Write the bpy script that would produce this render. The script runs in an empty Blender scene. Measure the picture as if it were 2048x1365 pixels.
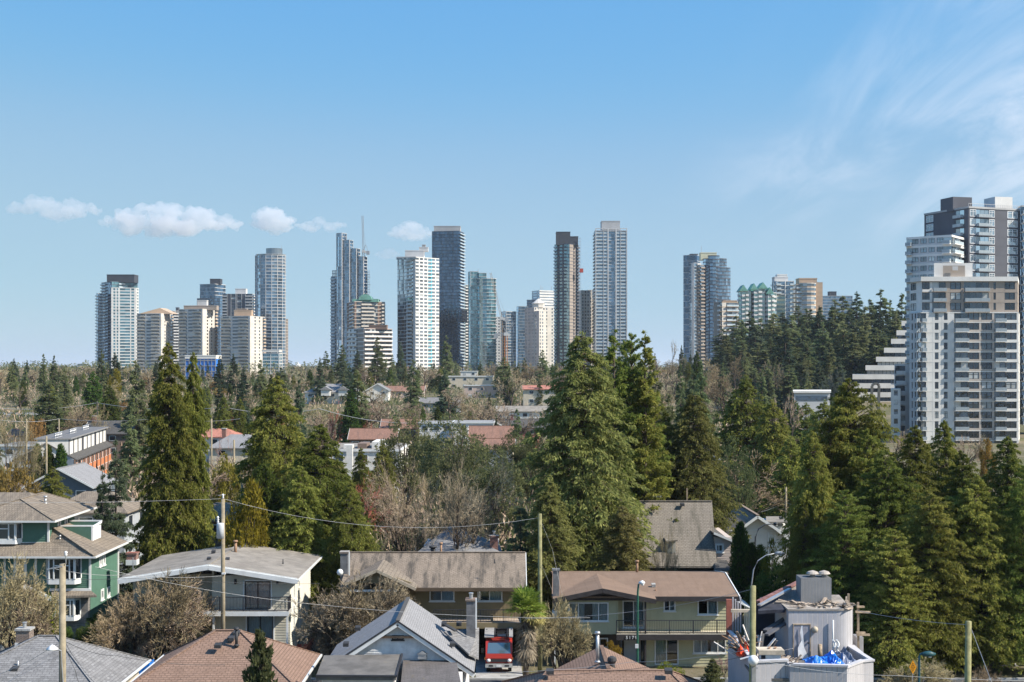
import bpy, bmesh, math, random
import numpy as np
from math import radians, sin, cos, pi, sqrt, atan2
from mathutils import Vector

random.seed(7)
scene = bpy.context.scene
col = scene.collection
# ------------------------------------------------------------------ camera, sky, sun, exposure
F, CZ, HY = 2600.0, 23.0, 735.0          # focal length in photo pixels, eye height, horizon row
cam = bpy.data.cameras.new('camera'); camo = bpy.data.objects.new('camera', cam); col.objects.link(camo)
cam.sensor_width = 36.0; cam.lens = 36.0 * F / 2048.0
cam.shift_y = (HY - 682.5) / 2048.0
cam.clip_start = 1.0; cam.clip_end = 60000.0
camo.location = (0, 0, CZ); camo.rotation_euler = (pi / 2, 0, 0)
scene.camera = camo

SUN_AZ, SUN_EL = radians(106), radians(42)     # clockwise from the view direction
SV = Vector((sin(SUN_AZ) * cos(SUN_EL), cos(SUN_AZ) * cos(SUN_EL), sin(SUN_EL)))
sun = bpy.data.lights.new('sun', 'SUN'); suno = bpy.data.objects.new('sun', sun); col.objects.link(suno)
sun.energy = 4.9; sun.angle = radians(0.5); sun.color = (1.0, 0.935, 0.83)
suno.rotation_euler = SV.to_track_quat('Z', 'Y').to_euler(); suno.location = (200, -40, 250)

world = bpy.data.worlds.new('World'); scene.world = world; world.use_nodes = True
wn, wl = world.node_tree.nodes, world.node_tree.links
wn.clear()
w_out = wn.new('ShaderNodeOutputWorld'); w_bg = wn.new('ShaderNodeBackground')
w_sky = wn.new('ShaderNodeTexSky'); w_sky.sky_type = 'NISHITA'; w_sky.sun_disc = False
w_sky.sun_elevation = SUN_EL; w_sky.sun_rotation = SUN_AZ
w_sky.air_density = 0.8; w_sky.dust_density = 0.3; w_sky.ozone_density = 3.0; w_sky.altitude = 0
w_bg.inputs['Strength'].default_value = 0.12
# film response of the sky: the photograph's blue stays even from the top to the horizon
w_sp = wn.new('ShaderNodeSeparateColor'); w_cb = wn.new('ShaderNodeCombineColor'); wl.new(w_sky.outputs[0], w_sp.inputs[0])
for _i, _pts in enumerate((((0, .03), (.168, .122), (.277, .238), (.53, .305), (1, .44)), ((0, .15), (.287, .318), (.445, .392), (.69, .445), (1, .50)), ((0, .52), (.5, .572), (.68, .545), (1, .555)))):
    _a = wn.new('ShaderNodeMath'); _a.operation = 'MULTIPLY'; wl.new(w_sp.outputs[_i], _a.inputs[0]); _a.inputs[1].default_value = .12
    _b = wn.new('ShaderNodeFloatCurve'); wl.new(_a.outputs[0], _b.inputs['Value']); _cv = _b.mapping.curves[0]
    _cv.points[0].location = _pts[0]; _cv.points[1].location = _pts[-1]
    for _q in _pts[1:-1]: _cv.points.new(*_q)
    _b.mapping.update()
    _c = wn.new('ShaderNodeMath'); _c.operation = 'MULTIPLY'; wl.new(_b.outputs[0], _c.inputs[0]); _c.inputs[1].default_value = .85 / .12
    wl.new(_c.outputs[0], w_cb.inputs[_i])
# thin cirrus drawn over the sky by direction: streaks that thicken towards the right and overhead
tc = wn.new('ShaderNodeTexCoord'); sep = wn.new('ShaderNodeSeparateXYZ'); wl.new(tc.outputs['Generated'], sep.inputs[0])
def wmath(op, a, b=None, clamp=False):
    n = wn.new('ShaderNodeMath'); n.operation = op; n.use_clamp = clamp
    for i, v in enumerate((a, b)):
        if v is None: continue
        if isinstance(v, (int, float)): n.inputs[i].default_value = v
        else: wl.new(v, n.inputs[i])
    return n.outputs[0]
zz = wmath('MAXIMUM', sep.outputs['Z'], 0.03)
pxs = wmath('DIVIDE', sep.outputs['X'], wmath('ADD', zz, 0.12)); pys = wmath('DIVIDE', sep.outputs['Y'], wmath('ADD', zz, 0.12))
cmb = wn.new('ShaderNodeCombineXYZ'); wl.new(pxs, cmb.inputs[0]); wl.new(pys, cmb.inputs[1])
mp = wn.new('ShaderNodeMapping'); wl.new(cmb.outputs[0], mp.inputs[0]); mp.inputs['Rotation'].default_value = (0, 0, radians(-28)); mp.inputs['Scale'].default_value = (2.6, 0.75, 1)
nz = wn.new('ShaderNodeTexNoise'); wl.new(mp.outputs[0], nz.inputs['Vector']); nz.inputs['Scale'].default_value = 1.3; nz.inputs['Detail'].default_value = 9; nz.inputs['Roughness'].default_value = 0.62; nz.inputs['Distortion'].default_value = 0.8
nz2 = wn.new('ShaderNodeTexNoise'); wl.new(cmb.outputs[0], nz2.inputs['Vector']); nz2.inputs['Scale'].default_value = 0.75; nz2.inputs['Detail'].default_value = 3
def wramp(v, lo, hi):
    n = wn.new('ShaderNodeMapRange'); n.interpolation_type = 'SMOOTHSTEP'
    wl.new(v, n.inputs['Value']); n.inputs['From Min'].default_value = lo; n.inputs['From Max'].default_value = hi
    return n.outputs[0]
side = wramp(pxs, 0.42, 1.1)
cover = wmath('MULTIPLY', wramp(nz.outputs['Fac'], 0.36, 0.70), wramp(nz2.outputs['Fac'], 0.30, 0.55))
cir = wmath('MULTIPLY', wmath('MULTIPLY', cover, side), wramp(sep.outputs['Z'], 0.07, 0.16))
cir = wmath('MULTIPLY', cir, 0.58, True)
mx = wn.new('ShaderNodeMix'); mx.data_type = 'RGBA'; wl.new(cir, mx.inputs['Factor'])
wl.new(w_cb.outputs[0], mx.inputs['A']); mx.inputs['B'].default_value = (4.7, 5.0, 5.6, 1)
wl.new(mx.outputs['Result'], w_bg.inputs['Color']); wl.new(w_bg.outputs[0], w_out.inputs['Surface'])

vs = scene.view_settings
vs.view_transform = 'Standard'; vs.look = 'None'; vs.exposure = 0.75; vs.gamma = 1.0; vs.use_curve_mapping = False
scene.render.engine = 'CYCLES'
cy = scene.cycles
cy.use_denoising = True
cy.max_bounces = 6; cy.diffuse_bounces = 3; cy.glossy_bounces = 2; cy.transmission_bounces = 3; cy.transparent_max_bounces = 12; cy.volume_bounces = 3
cy.caustics_reflective = False; cy.caustics_refractive = False
cy.sample_clamp_indirect = 6.0

# ------------------------------------------------------------------ helpers
def PX(px, D): return (px - 1024.0) * D / F
def PZ(py, D): return CZ - (py - HY) * D / F
def sm(t):
    t = np.clip(t, 0, 1); return t * t * (3 - 2 * t)
def H(x, y):
    """height of the ground"""
    x = np.asarray(x, float); y = np.asarray(y, float)
    sh = 150 * sm((x - 60) / 60)
    h = 13 * sm((y - 240 - sh) / 340) + 3.0 * sm((y - 600) / 500)
    h = h + 11 * np.exp(-(((x - 150) / 90) ** 2 + ((y - 600) / 90) ** 2))
    return h
def Hf(x, y): return float(H(x, y))

MATS = {}
def nodes_of(name):
    m = bpy.data.materials.new(name); m.use_nodes = True; n = m.node_tree.nodes; n.clear()
    out = n.new('ShaderNodeOutputMaterial'); return m, n, m.node_tree.links, out
def link(l, v, s):
    if hasattr(v, 'is_output'): l.new(v, s)
    elif isinstance(v, (tuple, list)): s.default_value = tuple(v) + ((1,) if len(v) == 3 and len(s.default_value) == 4 else ())
    else: s.default_value = v
def NM(n, l, op, a, b=0.0):
    k = n.new('ShaderNodeMath'); k.operation = op; link(l, a, k.inputs[0]); link(l, b, k.inputs[1]); return k.outputs[0]
def MIX(n, l, f, a, b, blend='MIX'):
    k = n.new('ShaderNodeMix'); k.data_type = 'RGBA'; k.blend_type = blend
    link(l, f, k.inputs['Factor']); link(l, a, k.inputs['A']); link(l, b, k.inputs['B']); return k.outputs['Result']
def RMP(n, l, v, lo, hi, a=0.0, b=1.0):
    k = n.new('ShaderNodeMapRange'); k.interpolation_type = 'SMOOTHSTEP'; link(l, v, k.inputs['Value'])
    for q, w in zip(('From Min', 'From Max', 'To Min', 'To Max'), (lo, hi, a, b)): k.inputs[q].default_value = w
    return k.outputs[0]
def NOISE(n, l, vec, scale, detail=4, rough=.55):
    k = n.new('ShaderNodeTexNoise'); l.new(vec, k.inputs['Vector']); k.inputs['Scale'].default_value = scale
    k.inputs['Detail'].default_value = detail; k.inputs['Roughness'].default_value = rough; return k.outputs['Fac']
def BUMP(n, l, hgt, dist, strength=1.0):
    k = n.new('ShaderNodeBump'); k.inputs['Strength'].default_value = strength; k.inputs['Distance'].default_value = dist
    l.new(hgt, k.inputs['Height']); return k.outputs[0]
def sc(c, k): return tuple(min(1, x * k) for x in c)

def mat(name, c, rough=.75, var=.18, scale=1.5, bump=0.0, bscale=20, metal=0.0, streak=0.0, stain=None, spec=.35, island=0.0):
    """paint / wood / metal / concrete: colour with uneven wear, optional vertical streaks and stains"""
    if name in MATS: return MATS[name]
    m, n, l, out = nodes_of(name)
    p = n.new('ShaderNodeBsdfPrincipled'); g = n.new('ShaderNodeNewGeometry'); pos = g.outputs['Position']
    colr = MIX(n, l, RMP(n, l, NOISE(n, l, pos, scale, 6, .65), .3, .7), sc(c, 1 - var), sc(c, 1 + var))
    if streak:
        mp = n.new('ShaderNodeMapping'); l.new(pos, mp.inputs[0]); mp.inputs['Scale'].default_value = (2.2, 2.2, .12)
        colr = MIX(n, l, RMP(n, l, NOISE(n, l, mp.outputs[0], 1.6, 5, .7), .48, .75, 0, streak), colr, sc(c, .45))
    if stain:
        colr = MIX(n, l, RMP(n, l, NOISE(n, l, pos, stain[1], 5, .7), stain[2], stain[2] + .13, 0, stain[3]), colr, stain[0])
    if island:
        colr = MIX(n, l, 1.0, colr, RMP(n, l, g.outputs['Random Per Island'], 0, 1, 1 - island, 1 + island * .5), 'MULTIPLY')
    l.new(colr, p.inputs['Base Color']); p.inputs['Roughness'].default_value = rough; p.inputs['Metallic'].default_value = metal
    p.inputs['Specular IOR Level'].default_value = spec
    if bump: l.new(BUMP(n, l, NOISE(n, l, pos, bscale, 4), bump), p.inputs['Normal'])
    l.new(p.outputs[0], out.inputs['Surface']); MATS[name] = m; return m

def slope_uv(n, l):
    """along-contour and down-slope coordinates of any pitched surface, from its position and true normal"""
    g = n.new('ShaderNodeNewGeometry')
    cr = n.new('ShaderNodeVectorMath'); cr.operation = 'CROSS_PRODUCT'; l.new(g.outputs['True Normal'], cr.inputs[0]); cr.inputs[1].default_value = (0, 0, 1)
    ln = n.new('ShaderNodeVectorMath'); ln.operation = 'LENGTH'; l.new(cr.outputs[0], ln.inputs[0])
    nr = n.new('ShaderNodeVectorMath'); nr.operation = 'NORMALIZE'; l.new(cr.outputs[0], nr.inputs[0])
    dt = n.new('ShaderNodeVectorMath'); dt.operation = 'DOT_PRODUCT'; l.new(g.outputs['Position'], dt.inputs[0]); l.new(nr.outputs[0], dt.inputs[1])
    sp = n.new('ShaderNodeSeparateXYZ'); l.new(g.outputs['Position'], sp.inputs[0])
    v = NM(n, l, 'DIVIDE', sp.outputs['Z'], NM(n, l, 'MAXIMUM', ln.outputs['Value'], .08))
    cb = n.new('ShaderNodeCombineXYZ'); l.new(dt.outputs['Value'], cb.inputs[0]); l.new(v, cb.inputs[1])
    return g.outputs['Position'], cb.outputs[0]

def shingle(name, c, c2=None, row=.17, width=.34, mortar=.012, var=.5, moss=None, streak=.35, dirt=(.06, .055, .05), bump=.02):
    if name in MATS: return MATS[name]
    m, n, l, out = nodes_of(name); c2 = c2 or sc(c, .7)
    pos, uv = slope_uv(n, l)
    b = n.new('ShaderNodeTexBrick'); l.new(uv, b.inputs['Vector'])
    b.inputs['Color1'].default_value = (*c, 1); b.inputs['Color2'].default_value = (*c2, 1); b.inputs['Mortar'].default_value = (*sc(c, .33), 1)
    b.inputs['Scale'].default_value = 1; b.inputs['Mortar Size'].default_value = mortar; b.inputs['Mortar Smooth'].default_value = .3
    b.inputs['Brick Width'].default_value = width; b.inputs['Row Height'].default_value = row; b.offset = .5
    colr = MIX(n, l, RMP(n, l, NOISE(n, l, pos, .7, 7, .7), .3, .75, 0, .55), b.outputs['Color'], sc(c, 1 - var * .6))
    colr = MIX(n, l, RMP(n, l, NOISE(n, l, pos, 9, 3, .7), .3, .75, 0, .4), colr, sc(c, 1.3))
    if streak:
        mp = n.new('ShaderNodeMapping'); l.new(uv, mp.inputs[0]); mp.inputs['Scale'].default_value = (1.1, .16, 1)
        colr = MIX(n, l, RMP(n, l, NOISE(n, l, mp.outputs[0], 1.3, 6, .7), .44, .66, 0, streak), colr, dirt)
    if moss: colr = MIX(n, l, RMP(n, l, NOISE(n, l, pos, 1.1, 6, .75), moss, moss + .1, 0, .85), colr, (.16, .12, .03))
    p = n.new('ShaderNodeBsdfPrincipled'); l.new(colr, p.inputs['Base Color']); p.inputs['Roughness'].default_value = .9; p.inputs['Specular IOR Level'].default_value = .2
    sp = n.new('ShaderNodeSeparateXYZ'); l.new(uv, sp.inputs[0])
    saw = NM(n, l, 'SUBTRACT', 1.0, NM(n, l, 'FRACT', NM(n, l, 'DIVIDE', sp.outputs['Y'], row)))
    hh = NM(n, l, 'ADD', saw, NM(n, l, 'MULTIPLY', NOISE(n, l, pos, 14, 3), .6))
    l.new(BUMP(n, l, hh, bump), p.inputs['Normal']); l.new(p.outputs[0], out.inputs['Surface']); MATS[name] = m; return m

def lap(name, c, row=.2, gap=.1, vertical=False, var=.08, streak=.2):
    """lap siding or board cladding for walls where each board is only a pixel or two"""
    if name in MATS: return MATS[name]
    m, n, l, out = nodes_of(name); pos, uv = slope_uv(n, l)
    sp = n.new('ShaderNodeSeparateXYZ'); l.new(uv, sp.inputs[0])
    fr = NM(n, l, 'FRACT', NM(n, l, 'DIVIDE', sp.outputs['X' if vertical else 'Y'], row))
    g = RMP(n, l, fr, 0, gap)
    colr = MIX(n, l, RMP(n, l, NOISE(n, l, pos, .9, 6, .7), .3, .7), sc(c, 1 - var), sc(c, 1 + var))
    colr = MIX(n, l, g, sc(c, .5), colr)
    mp = n.new('ShaderNodeMapping'); l.new(pos, mp.inputs[0]); mp.inputs['Scale'].default_value = (2.2, 2.2, .15)
    colr = MIX(n, l, RMP(n, l, NOISE(n, l, mp.outputs[0], 1.6, 5, .7), .5, .78, 0, streak), colr, sc(c, .55))
    p = n.new('ShaderNodeBsdfPrincipled'); l.new(colr, p.inputs['Base Color']); p.inputs['Roughness'].default_value = .7; p.inputs['Specular IOR Level'].default_value = .3
    l.new(BUMP(n, l, NM(n, l, 'SUBTRACT', 1.0, fr) if not vertical else g, .02), p.inputs['Normal'])
    l.new(p.outputs[0], out.inputs['Surface']); MATS[name] = m; return m

def brickmat(name, c, mort=(.35, .33, .3), w=.22, h=.075, var=.5):
    if name in MATS: return MATS[name]
    m, n, l, out = nodes_of(name); pos, uv = slope_uv(n, l)
    b = n.new('ShaderNodeTexBrick'); l.new(uv, b.inputs['Vector']); b.inputs['Scale'].default_value = 1
    b.inputs['Color1'].default_value = (*c, 1); b.inputs['Color2'].default_value = (*sc(c, 1 - var), 1); b.inputs['Mortar'].default_value = (*mort, 1)
    b.inputs['Mortar Size'].default_value = .01; b.inputs['Brick Width'].default_value = w; b.inputs['Row Height'].default_value = h
    colr = MIX(n, l, RMP(n, l, NOISE(n, l, pos, 2.2, 5, .7), .35, .7, 0, .5), b.outputs['Color'], sc(c, .45))
    p = n.new('ShaderNodeBsdfPrincipled'); l.new(colr, p.inputs['Base Color']); p.inputs['Roughness'].default_value = .9
    l.new(BUMP(n, l, b.outputs['Fac'], -.008), p.inputs['Normal']); l.new(p.outputs[0], out.inputs['Surface']); MATS[name] = m; return m

def glass(name, c=(.07, .1, .13), refl=(.5, .58, .65), metal=.45, var=.6, rough=.06, blind=0.0, blindc=(.5, .5, .47)):
    """window glass of distant walls: every pane its own tone, some with blinds drawn"""
    if name in MATS: return MATS[name]
    m, n, l, out = nodes_of(name); g = n.new('ShaderNodeNewGeometry'); r = g.outputs['Random Per Island']
    oi = n.new('ShaderNodeObjectInfo'); r = NM(n, l, 'FRACT', NM(n, l, 'ADD', r, oi.outputs['Random']))
    f2 = NM(n, l, 'FRACT', NM(n, l, 'MULTIPLY', r, 17.3))
    colr = MIX(n, l, f2, sc(c, 1 - var), sc(c, 1 + var))
    if blind: colr = MIX(n, l, RMP(n, l, r, 1 - blind - .02, 1 - blind + .02), colr, blindc)
    d = n.new('ShaderNodeBsdfDiffuse'); l.new(colr, d.inputs['Color'])
    gl = n.new('ShaderNodeBsdfGlossy'); gl.inputs['Roughness'].default_value = rough; gl.inputs['Color'].default_value = (*refl, 1)
    fr = n.new('ShaderNodeFresnel'); fr.inputs['IOR'].default_value = 1.6
    fac = NM(n, l, 'ADD', NM(n, l, 'MULTIPLY', RMP(n, l, f2, 0, 1, .55, 1.15), metal), fr.outputs[0])
    fac = NM(n, l, 'MINIMUM', fac, 1.0)
    bm = BUMP(n, l, NOISE(n, l, g.outputs['Position'], .35, 2), .12); l.new(bm, gl.inputs['Normal'])
    mx = n.new('ShaderNodeMixShader'); l.new(fac, mx.inputs[0]); l.new(d.outputs[0], mx.inputs[1]); l.new(gl.outputs[0], mx.inputs[2])
    l.new(mx.outputs[0], out.inputs['Surface']); MATS[name] = m; return m

def clear_glass(name, fac=.22):
    if name in MATS: return MATS[name]
    m, n, l, out = nodes_of(name)
    t = n.new('ShaderNodeBsdfTransparent'); t.inputs['Color'].default_value = (.8, .86, .88, 1)
    g = n.new('ShaderNodeBsdfGlossy'); g.inputs['Roughness'].default_value = .03
    fr = n.new('ShaderNodeFresnel'); fr.inputs['IOR'].default_value = 1.5
    mx = n.new('ShaderNodeMixShader'); l.new(NM(n, l, 'MINIMUM', NM(n, l, 'ADD', fr.outputs[0], fac), 1.0), mx.inputs[0]); l.new(t.outputs[0], mx.inputs[1]); l.new(g.outputs[0], mx.inputs[2])
    l.new(mx.outputs[0], out.inputs['Surface']); MATS[name] = m; return m

def foliage(name, c, c2, trans=.35, hue=.025):
    """leaf sprays: colour differs from spray to spray and from tree to tree"""
    if name in MATS: return MATS[name]
    m, n, l, out = nodes_of(name); g = n.new('ShaderNodeNewGeometry'); oi = n.new('ShaderNodeObjectInfo')
    colr = MIX(n, l, g.outputs['Random Per Island'], c, c2)
    colr = MIX(n, l, RMP(n, l, NOISE(n, l, g.outputs['Position'], .45, 4, .6), .35, .68, 0, .6), colr, sc(c, .62))
    hs = n.new('ShaderNodeHueSaturation'); l.new(colr, hs.inputs['Color'])
    l.new(RMP(n, l, oi.outputs['Random'], 0, 1, .5 - hue, .5 + hue), hs.inputs['Hue']); l.new(RMP(n, l, NM(n, l, 'FRACT', NM(n, l, 'MULTIPLY', oi.outputs['Random'], 7.7)), 0, 1, .72, 1.22), hs.inputs['Value'])
    d = n.new('ShaderNodeBsdfDiffuse'); l.new(hs.outputs[0], d.inputs['Color'])
    t = n.new('ShaderNodeBsdfTranslucent'); l.new(hs.outputs[0], t.inputs['Color'])
    mx = n.new('ShaderNodeMixShader'); mx.inputs[0].default_value = trans; l.new(d.outputs[0], mx.inputs[1]); l.new(t.outputs[0], mx.inputs[2])
    l.new(mx.outputs[0], out.inputs['Surface']); MATS[name] = m; return m

# ---- mesh building
class MB:
    def __init__(s): s.v = []; s.f = []; s.mi = []; s.k = 0
    def add(s, vs, fs):
        b = len(s.v); s.v += [tuple(map(float, q)) for q in vs]; s.f += [tuple(b + i for i in q) for q in fs]; s.mi += [s.k] * len(fs); return s
    def box(s, x0, x1, y0, y1, z0, z1):
        return s.hexa([(x0, y0, z0), (x1, y0, z0), (x1, y1, z0), (x0, y1, z0), (x0, y0, z1), (x1, y0, z1), (x1, y1, z1), (x0, y1, z1)])
    def hexa(s, c): return s.add(c, [(0, 3, 2, 1), (4, 5, 6, 7), (0, 1, 5, 4), (1, 2, 6, 5), (2, 3, 7, 6), (3, 0, 4, 7)])
    def quad(s, *c): return s.add(c, [tuple(range(len(c)))])
    def bar(s, a, b, w, h=None, up=(0, 0, 1)):
        a = Vector(a); b = Vector(b); h = h or w; d = (b - a).normalized(); u = Vector(up)
        if abs(d.dot(u)) > .98: u = Vector((0, 1, 0))
        r = d.cross(u).normalized() * (w / 2); t = r.cross(d).normalized() * (h / 2)
        return s.hexa([a - r - t, a + r - t, b + r - t, b - r - t, a - r + t, a + r + t, b + r + t, b - r + t])
    def tube(s, pts, rad, n=6, cap=True):
        pts = [Vector(p) for p in pts]; m = len(pts)
        rad = [rad] * m if isinstance(rad, (int, float)) else rad
        vs = []
        for i, p in enumerate(pts):
            d = (pts[min(i + 1, m - 1)] - pts[max(i - 1, 0)]).normalized(); u = Vector((0, 0, 1)) if abs(d.z) < .95 else Vector((1, 0, 0))
            r = d.cross(u).normalized(); t = r.cross(d)
            vs += [p + (r * cos(2 * pi * j / n) + t * sin(2 * pi * j / n)) * rad[i] for j in range(n)]
        fs = [(i * n + j, i * n + (j + 1) % n, (i + 1) * n + (j + 1) % n, (i + 1) * n + j) for i in range(m - 1) for j in range(n)]
        if cap: fs += [tuple(range(n))[::-1], tuple(range((m - 1) * n, m * n))]
        return s.add(vs, fs)
    def lathe(s, prof, c=(0, 0, 0), n=12):
        vs = []; m = len(prof)
        for r, z in prof: vs += [(c[0] + r * cos(2 * pi * j / n), c[1] + r * sin(2 * pi * j / n), c[2] + z) for j in range(n)]
        fs = [(i * n + j, i * n + (j + 1) % n, (i + 1) * n + (j + 1) % n, (i + 1) * n + j) for i in range(m - 1) for j in range(n)]
        return s.add(vs, fs + [tuple(range(n))[::-1], tuple(range((m - 1) * n, m * n))])
    def prism(s, poly, vec):
        n = len(poly); a = [Vector(p) for p in poly]; b = [p + Vector(vec) for p in a]
        return s.add(a + b, [tuple(range(n)), tuple(range(2 * n - 1, n - 1, -1))] + [(i, n + i, n + (i + 1) % n, (i + 1) % n) for i in range(n)])
    def build(s, name, mats, parent=None, smooth=False, local=False):
        me = bpy.data.meshes.new(name); v = np.array(s.v, float).reshape(-1, 3)
        if parent is not None and not local:
            r = parent
            while r.parent is not None: r = r.parent
            v = v - np.array(r.location)
        me.from_pydata(v.tolist(), [], s.f)
        for m_ in (mats if isinstance(mats, (list, tuple)) else [mats]): me.materials.append(m_)
        if any(s.mi): me.polygons.foreach_set('material_index', s.mi)
        if smooth: me.polygons.foreach_set('use_smooth', [True] * len(me.polygons))
        bm = bmesh.new(); bm.from_mesh(me); bmesh.ops.recalc_face_normals(bm, faces=bm.faces); bm.to_mesh(me); bm.free()
        o = bpy.data.objects.new(name, me); col.objects.link(o)
        if parent is not None: o.parent = parent
        return o

def tag(o, label=None, cat=None, group=None, kind=None):
    for k, v in (('label', label), ('category', cat), ('group', group), ('kind', kind)):
        if v: o[k] = v
    return o
def thing(name, label, cat, loc=(0, 0, 0), group=None, rotz=0):
    o = bpy.data.objects.new(name, None); col.objects.link(o); o.location = loc; o.rotation_euler = (0, 0, rotz); o.empty_display_size = .3
    return tag(o, label, cat, group)
def stuff(o): o['kind'] = 'stuff'; return o

UNIT = {}
def ubox(name, m, parent, x0, x1, y0, y1, z0, z1):
    """a box-shaped piece that shares one unit mesh per material"""
    me = UNIT.get(m.name)
    if me is None:
        o = MB().box(-.5, .5, -.5, .5, -.5, .5).build('unit', m, None); me = o.data; bpy.data.objects.remove(o); UNIT[m.name] = me; me.name = 'piece_' + m.name
    o = bpy.data.objects.new(name, me); col.objects.link(o); o.parent = parent
    r = parent
    while r.parent is not None: r = r.parent
    base = r.location
    p = parent; off = Vector((0, 0, 0))
    while p.parent is not None: off += p.location; p = p.parent
    o.location = Vector(((x0 + x1) / 2, (y0 + y1) / 2, (z0 + z1) / 2)) - base - off
    o.scale = (abs(x1 - x0), abs(y1 - y0), abs(z1 - z0)); return o

def np_mesh(name, v, quads, mats, smooth=False):
    me = bpy.data.meshes.new(name); nv, nf = len(v), len(quads); k = quads.shape[1]
    me.vertices.add(nv); me.vertices.foreach_set('co', v.astype(np.float32).ravel())
    me.loops.add(nf * k); me.loops.foreach_set('vertex_index', quads.astype(np.int32).ravel())
    me.polygons.add(nf); me.polygons.foreach_set('loop_start', np.arange(0, nf * k, k, dtype=np.int32))
    me.polygons.foreach_set('loop_total', np.full(nf, k, dtype=np.int32)) if False else None
    me.update(calc_edges=True); me.validate()
    for m_ in mats: me.materials.append(m_)
    if smooth: me.polygons.foreach_set('use_smooth', np.ones(nf, bool))
    return me
# ------------------------------------------------------------------ trees: prototypes
FOL = dict(
    cedar=foliage('cedar_sprays', (0.137, 0.169, 0.036), (0.353, 0.346, 0.089), .48, .012),
    cedar2=foliage('olive_cedar_sprays', (0.152, 0.165, 0.049), (0.367, 0.337, 0.123), .48),
    spruce=foliage('spruce_needles', (0.124, 0.159, 0.035), (0.357, 0.349, 0.085), .48),
    fir=foliage('fir_needles', (0.132, 0.169, 0.076), (0.300, 0.316, 0.149), .48),
    dark=foliage('dark_fir_needles', (0.073, 0.109, 0.065), (0.173, 0.214, 0.128), .48),
    pine=foliage('pine_needles', (0.092, 0.115, 0.049), (0.234, 0.236, 0.108), .48),
    bright=foliage('fresh_leaves', (.16, .20, .02), (.38, .40, .06), .45),
    gold=foliage('golden_sprays', (.19, .145, .02), (.40, .29, .05), .42),
    hedge=foliage('hedge_sprays', (0.061, 0.109, 0.025), (0.169, 0.225, 0.055), .48),
    willow=foliage('yellow_twigs', (.19, .19, .03), (.34, .31, .07), .38),
    orange=foliage('orange_sprays', (.22, .125, .045), (.40, .24, .09), .3))
BARK = mat('bark', (.085, .065, .05), .95, .35, 3, .03, 14)
TWIG = foliage('bare_twigs', (.25, .188, .130), (.52, .42, .30), .0, .015)
TWIGG = foliage('mossy_bare_twigs', (.24, .185, .105), (.50, .40, .25), .0, .015)
TWIGR = foliage('red_budding_twigs', (.26, .08, .06), (.46, .17, .13), .1, .01)
TWIGP = foliage('pink_blossom_twigs', (.36, .22, .19), (.55, .38, .34), .2, .01)

def unit(a): return a / np.maximum(np.linalg.norm(a, axis=1, keepdims=True), 1e-6)
def blades(rng, pos, d, length, width, nb, spread, jit):
    """every spray becomes nb kite-shaped leaf blades"""
    N = len(pos) * nb
    p = np.repeat(pos, nb, 0) + rng.normal(0, 1, (N, 3)) * np.repeat(jit, nb)[:, None]
    bd = unit(np.repeat(d, nb, 0) + rng.normal(0, spread, (N, 3)))
    s = unit(np.cross(bd, rng.normal(0, 1, (N, 3))))
    L = np.repeat(length, nb)[:, None] * rng.uniform(.6, 1.3, (N, 1)); W = np.repeat(width, nb)[:, None] * rng.uniform(.6, 1.3, (N, 1))
    v = np.stack([p, p + bd * L * .45 + s * W * .5, p + bd * L, p + bd * L * .45 - s * W * .5], 1).reshape(-1, 3)
    return v, np.arange(N * 4).reshape(-1, 4)
def sticks(a, b, ra, rb):
    """three-sided tapering sticks"""
    N = len(a); d = unit(b - a); u = np.where(np.abs(d[:, 2:3]) < .9, [[0, 0, 1.]], [[1., 0, 0]])
    r = unit(np.cross(d, u)); t = np.cross(r, d); vs = []
    for p, q in ((a, ra), (b, rb)):
        for k in range(3):
            an = 2 * pi * k / 3; vs.append(p + (r * cos(an) + t * sin(an)) * np.asarray(q).reshape(-1, 1))
    v = np.stack(vs, 1).reshape(-1, 3); i = np.arange(N)[:, None] * 6
    return v, np.concatenate([i + np.array([[0, 1, 4, 3]]), i + np.array([[1, 2, 5, 4]]), i + np.array([[2, 0, 3, 5]])], 0)
def ribbons(rng, a, b, ra):
    """flat tapering twigs, one blade each"""
    d = unit(b - a); s = unit(np.cross(d, rng.normal(0, 1, a.shape))) * np.asarray(ra).reshape(-1, 1)
    v = np.stack([a - s, a + s, b + s * .45, b - s * .45], 1).reshape(-1, 3); return v, np.arange(len(a) * 4).reshape(-1, 4)
def join(parts):
    vs, fs, b = [], [], 0
    for v, f in parts: vs.append(v); fs.append(f + b); b += len(v)
    return np.concatenate(vs), np.concatenate(fs)
def lump(az, t, rng, k=5, tf=1.0):
    o = np.zeros_like(az)
    for _ in range(k):
        o += np.sin(az * rng.integers(1, 6) + t * rng.uniform(6, 34) * tf + rng.uniform(0, 6.28))
    return o / k
PROTO = {}
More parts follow.
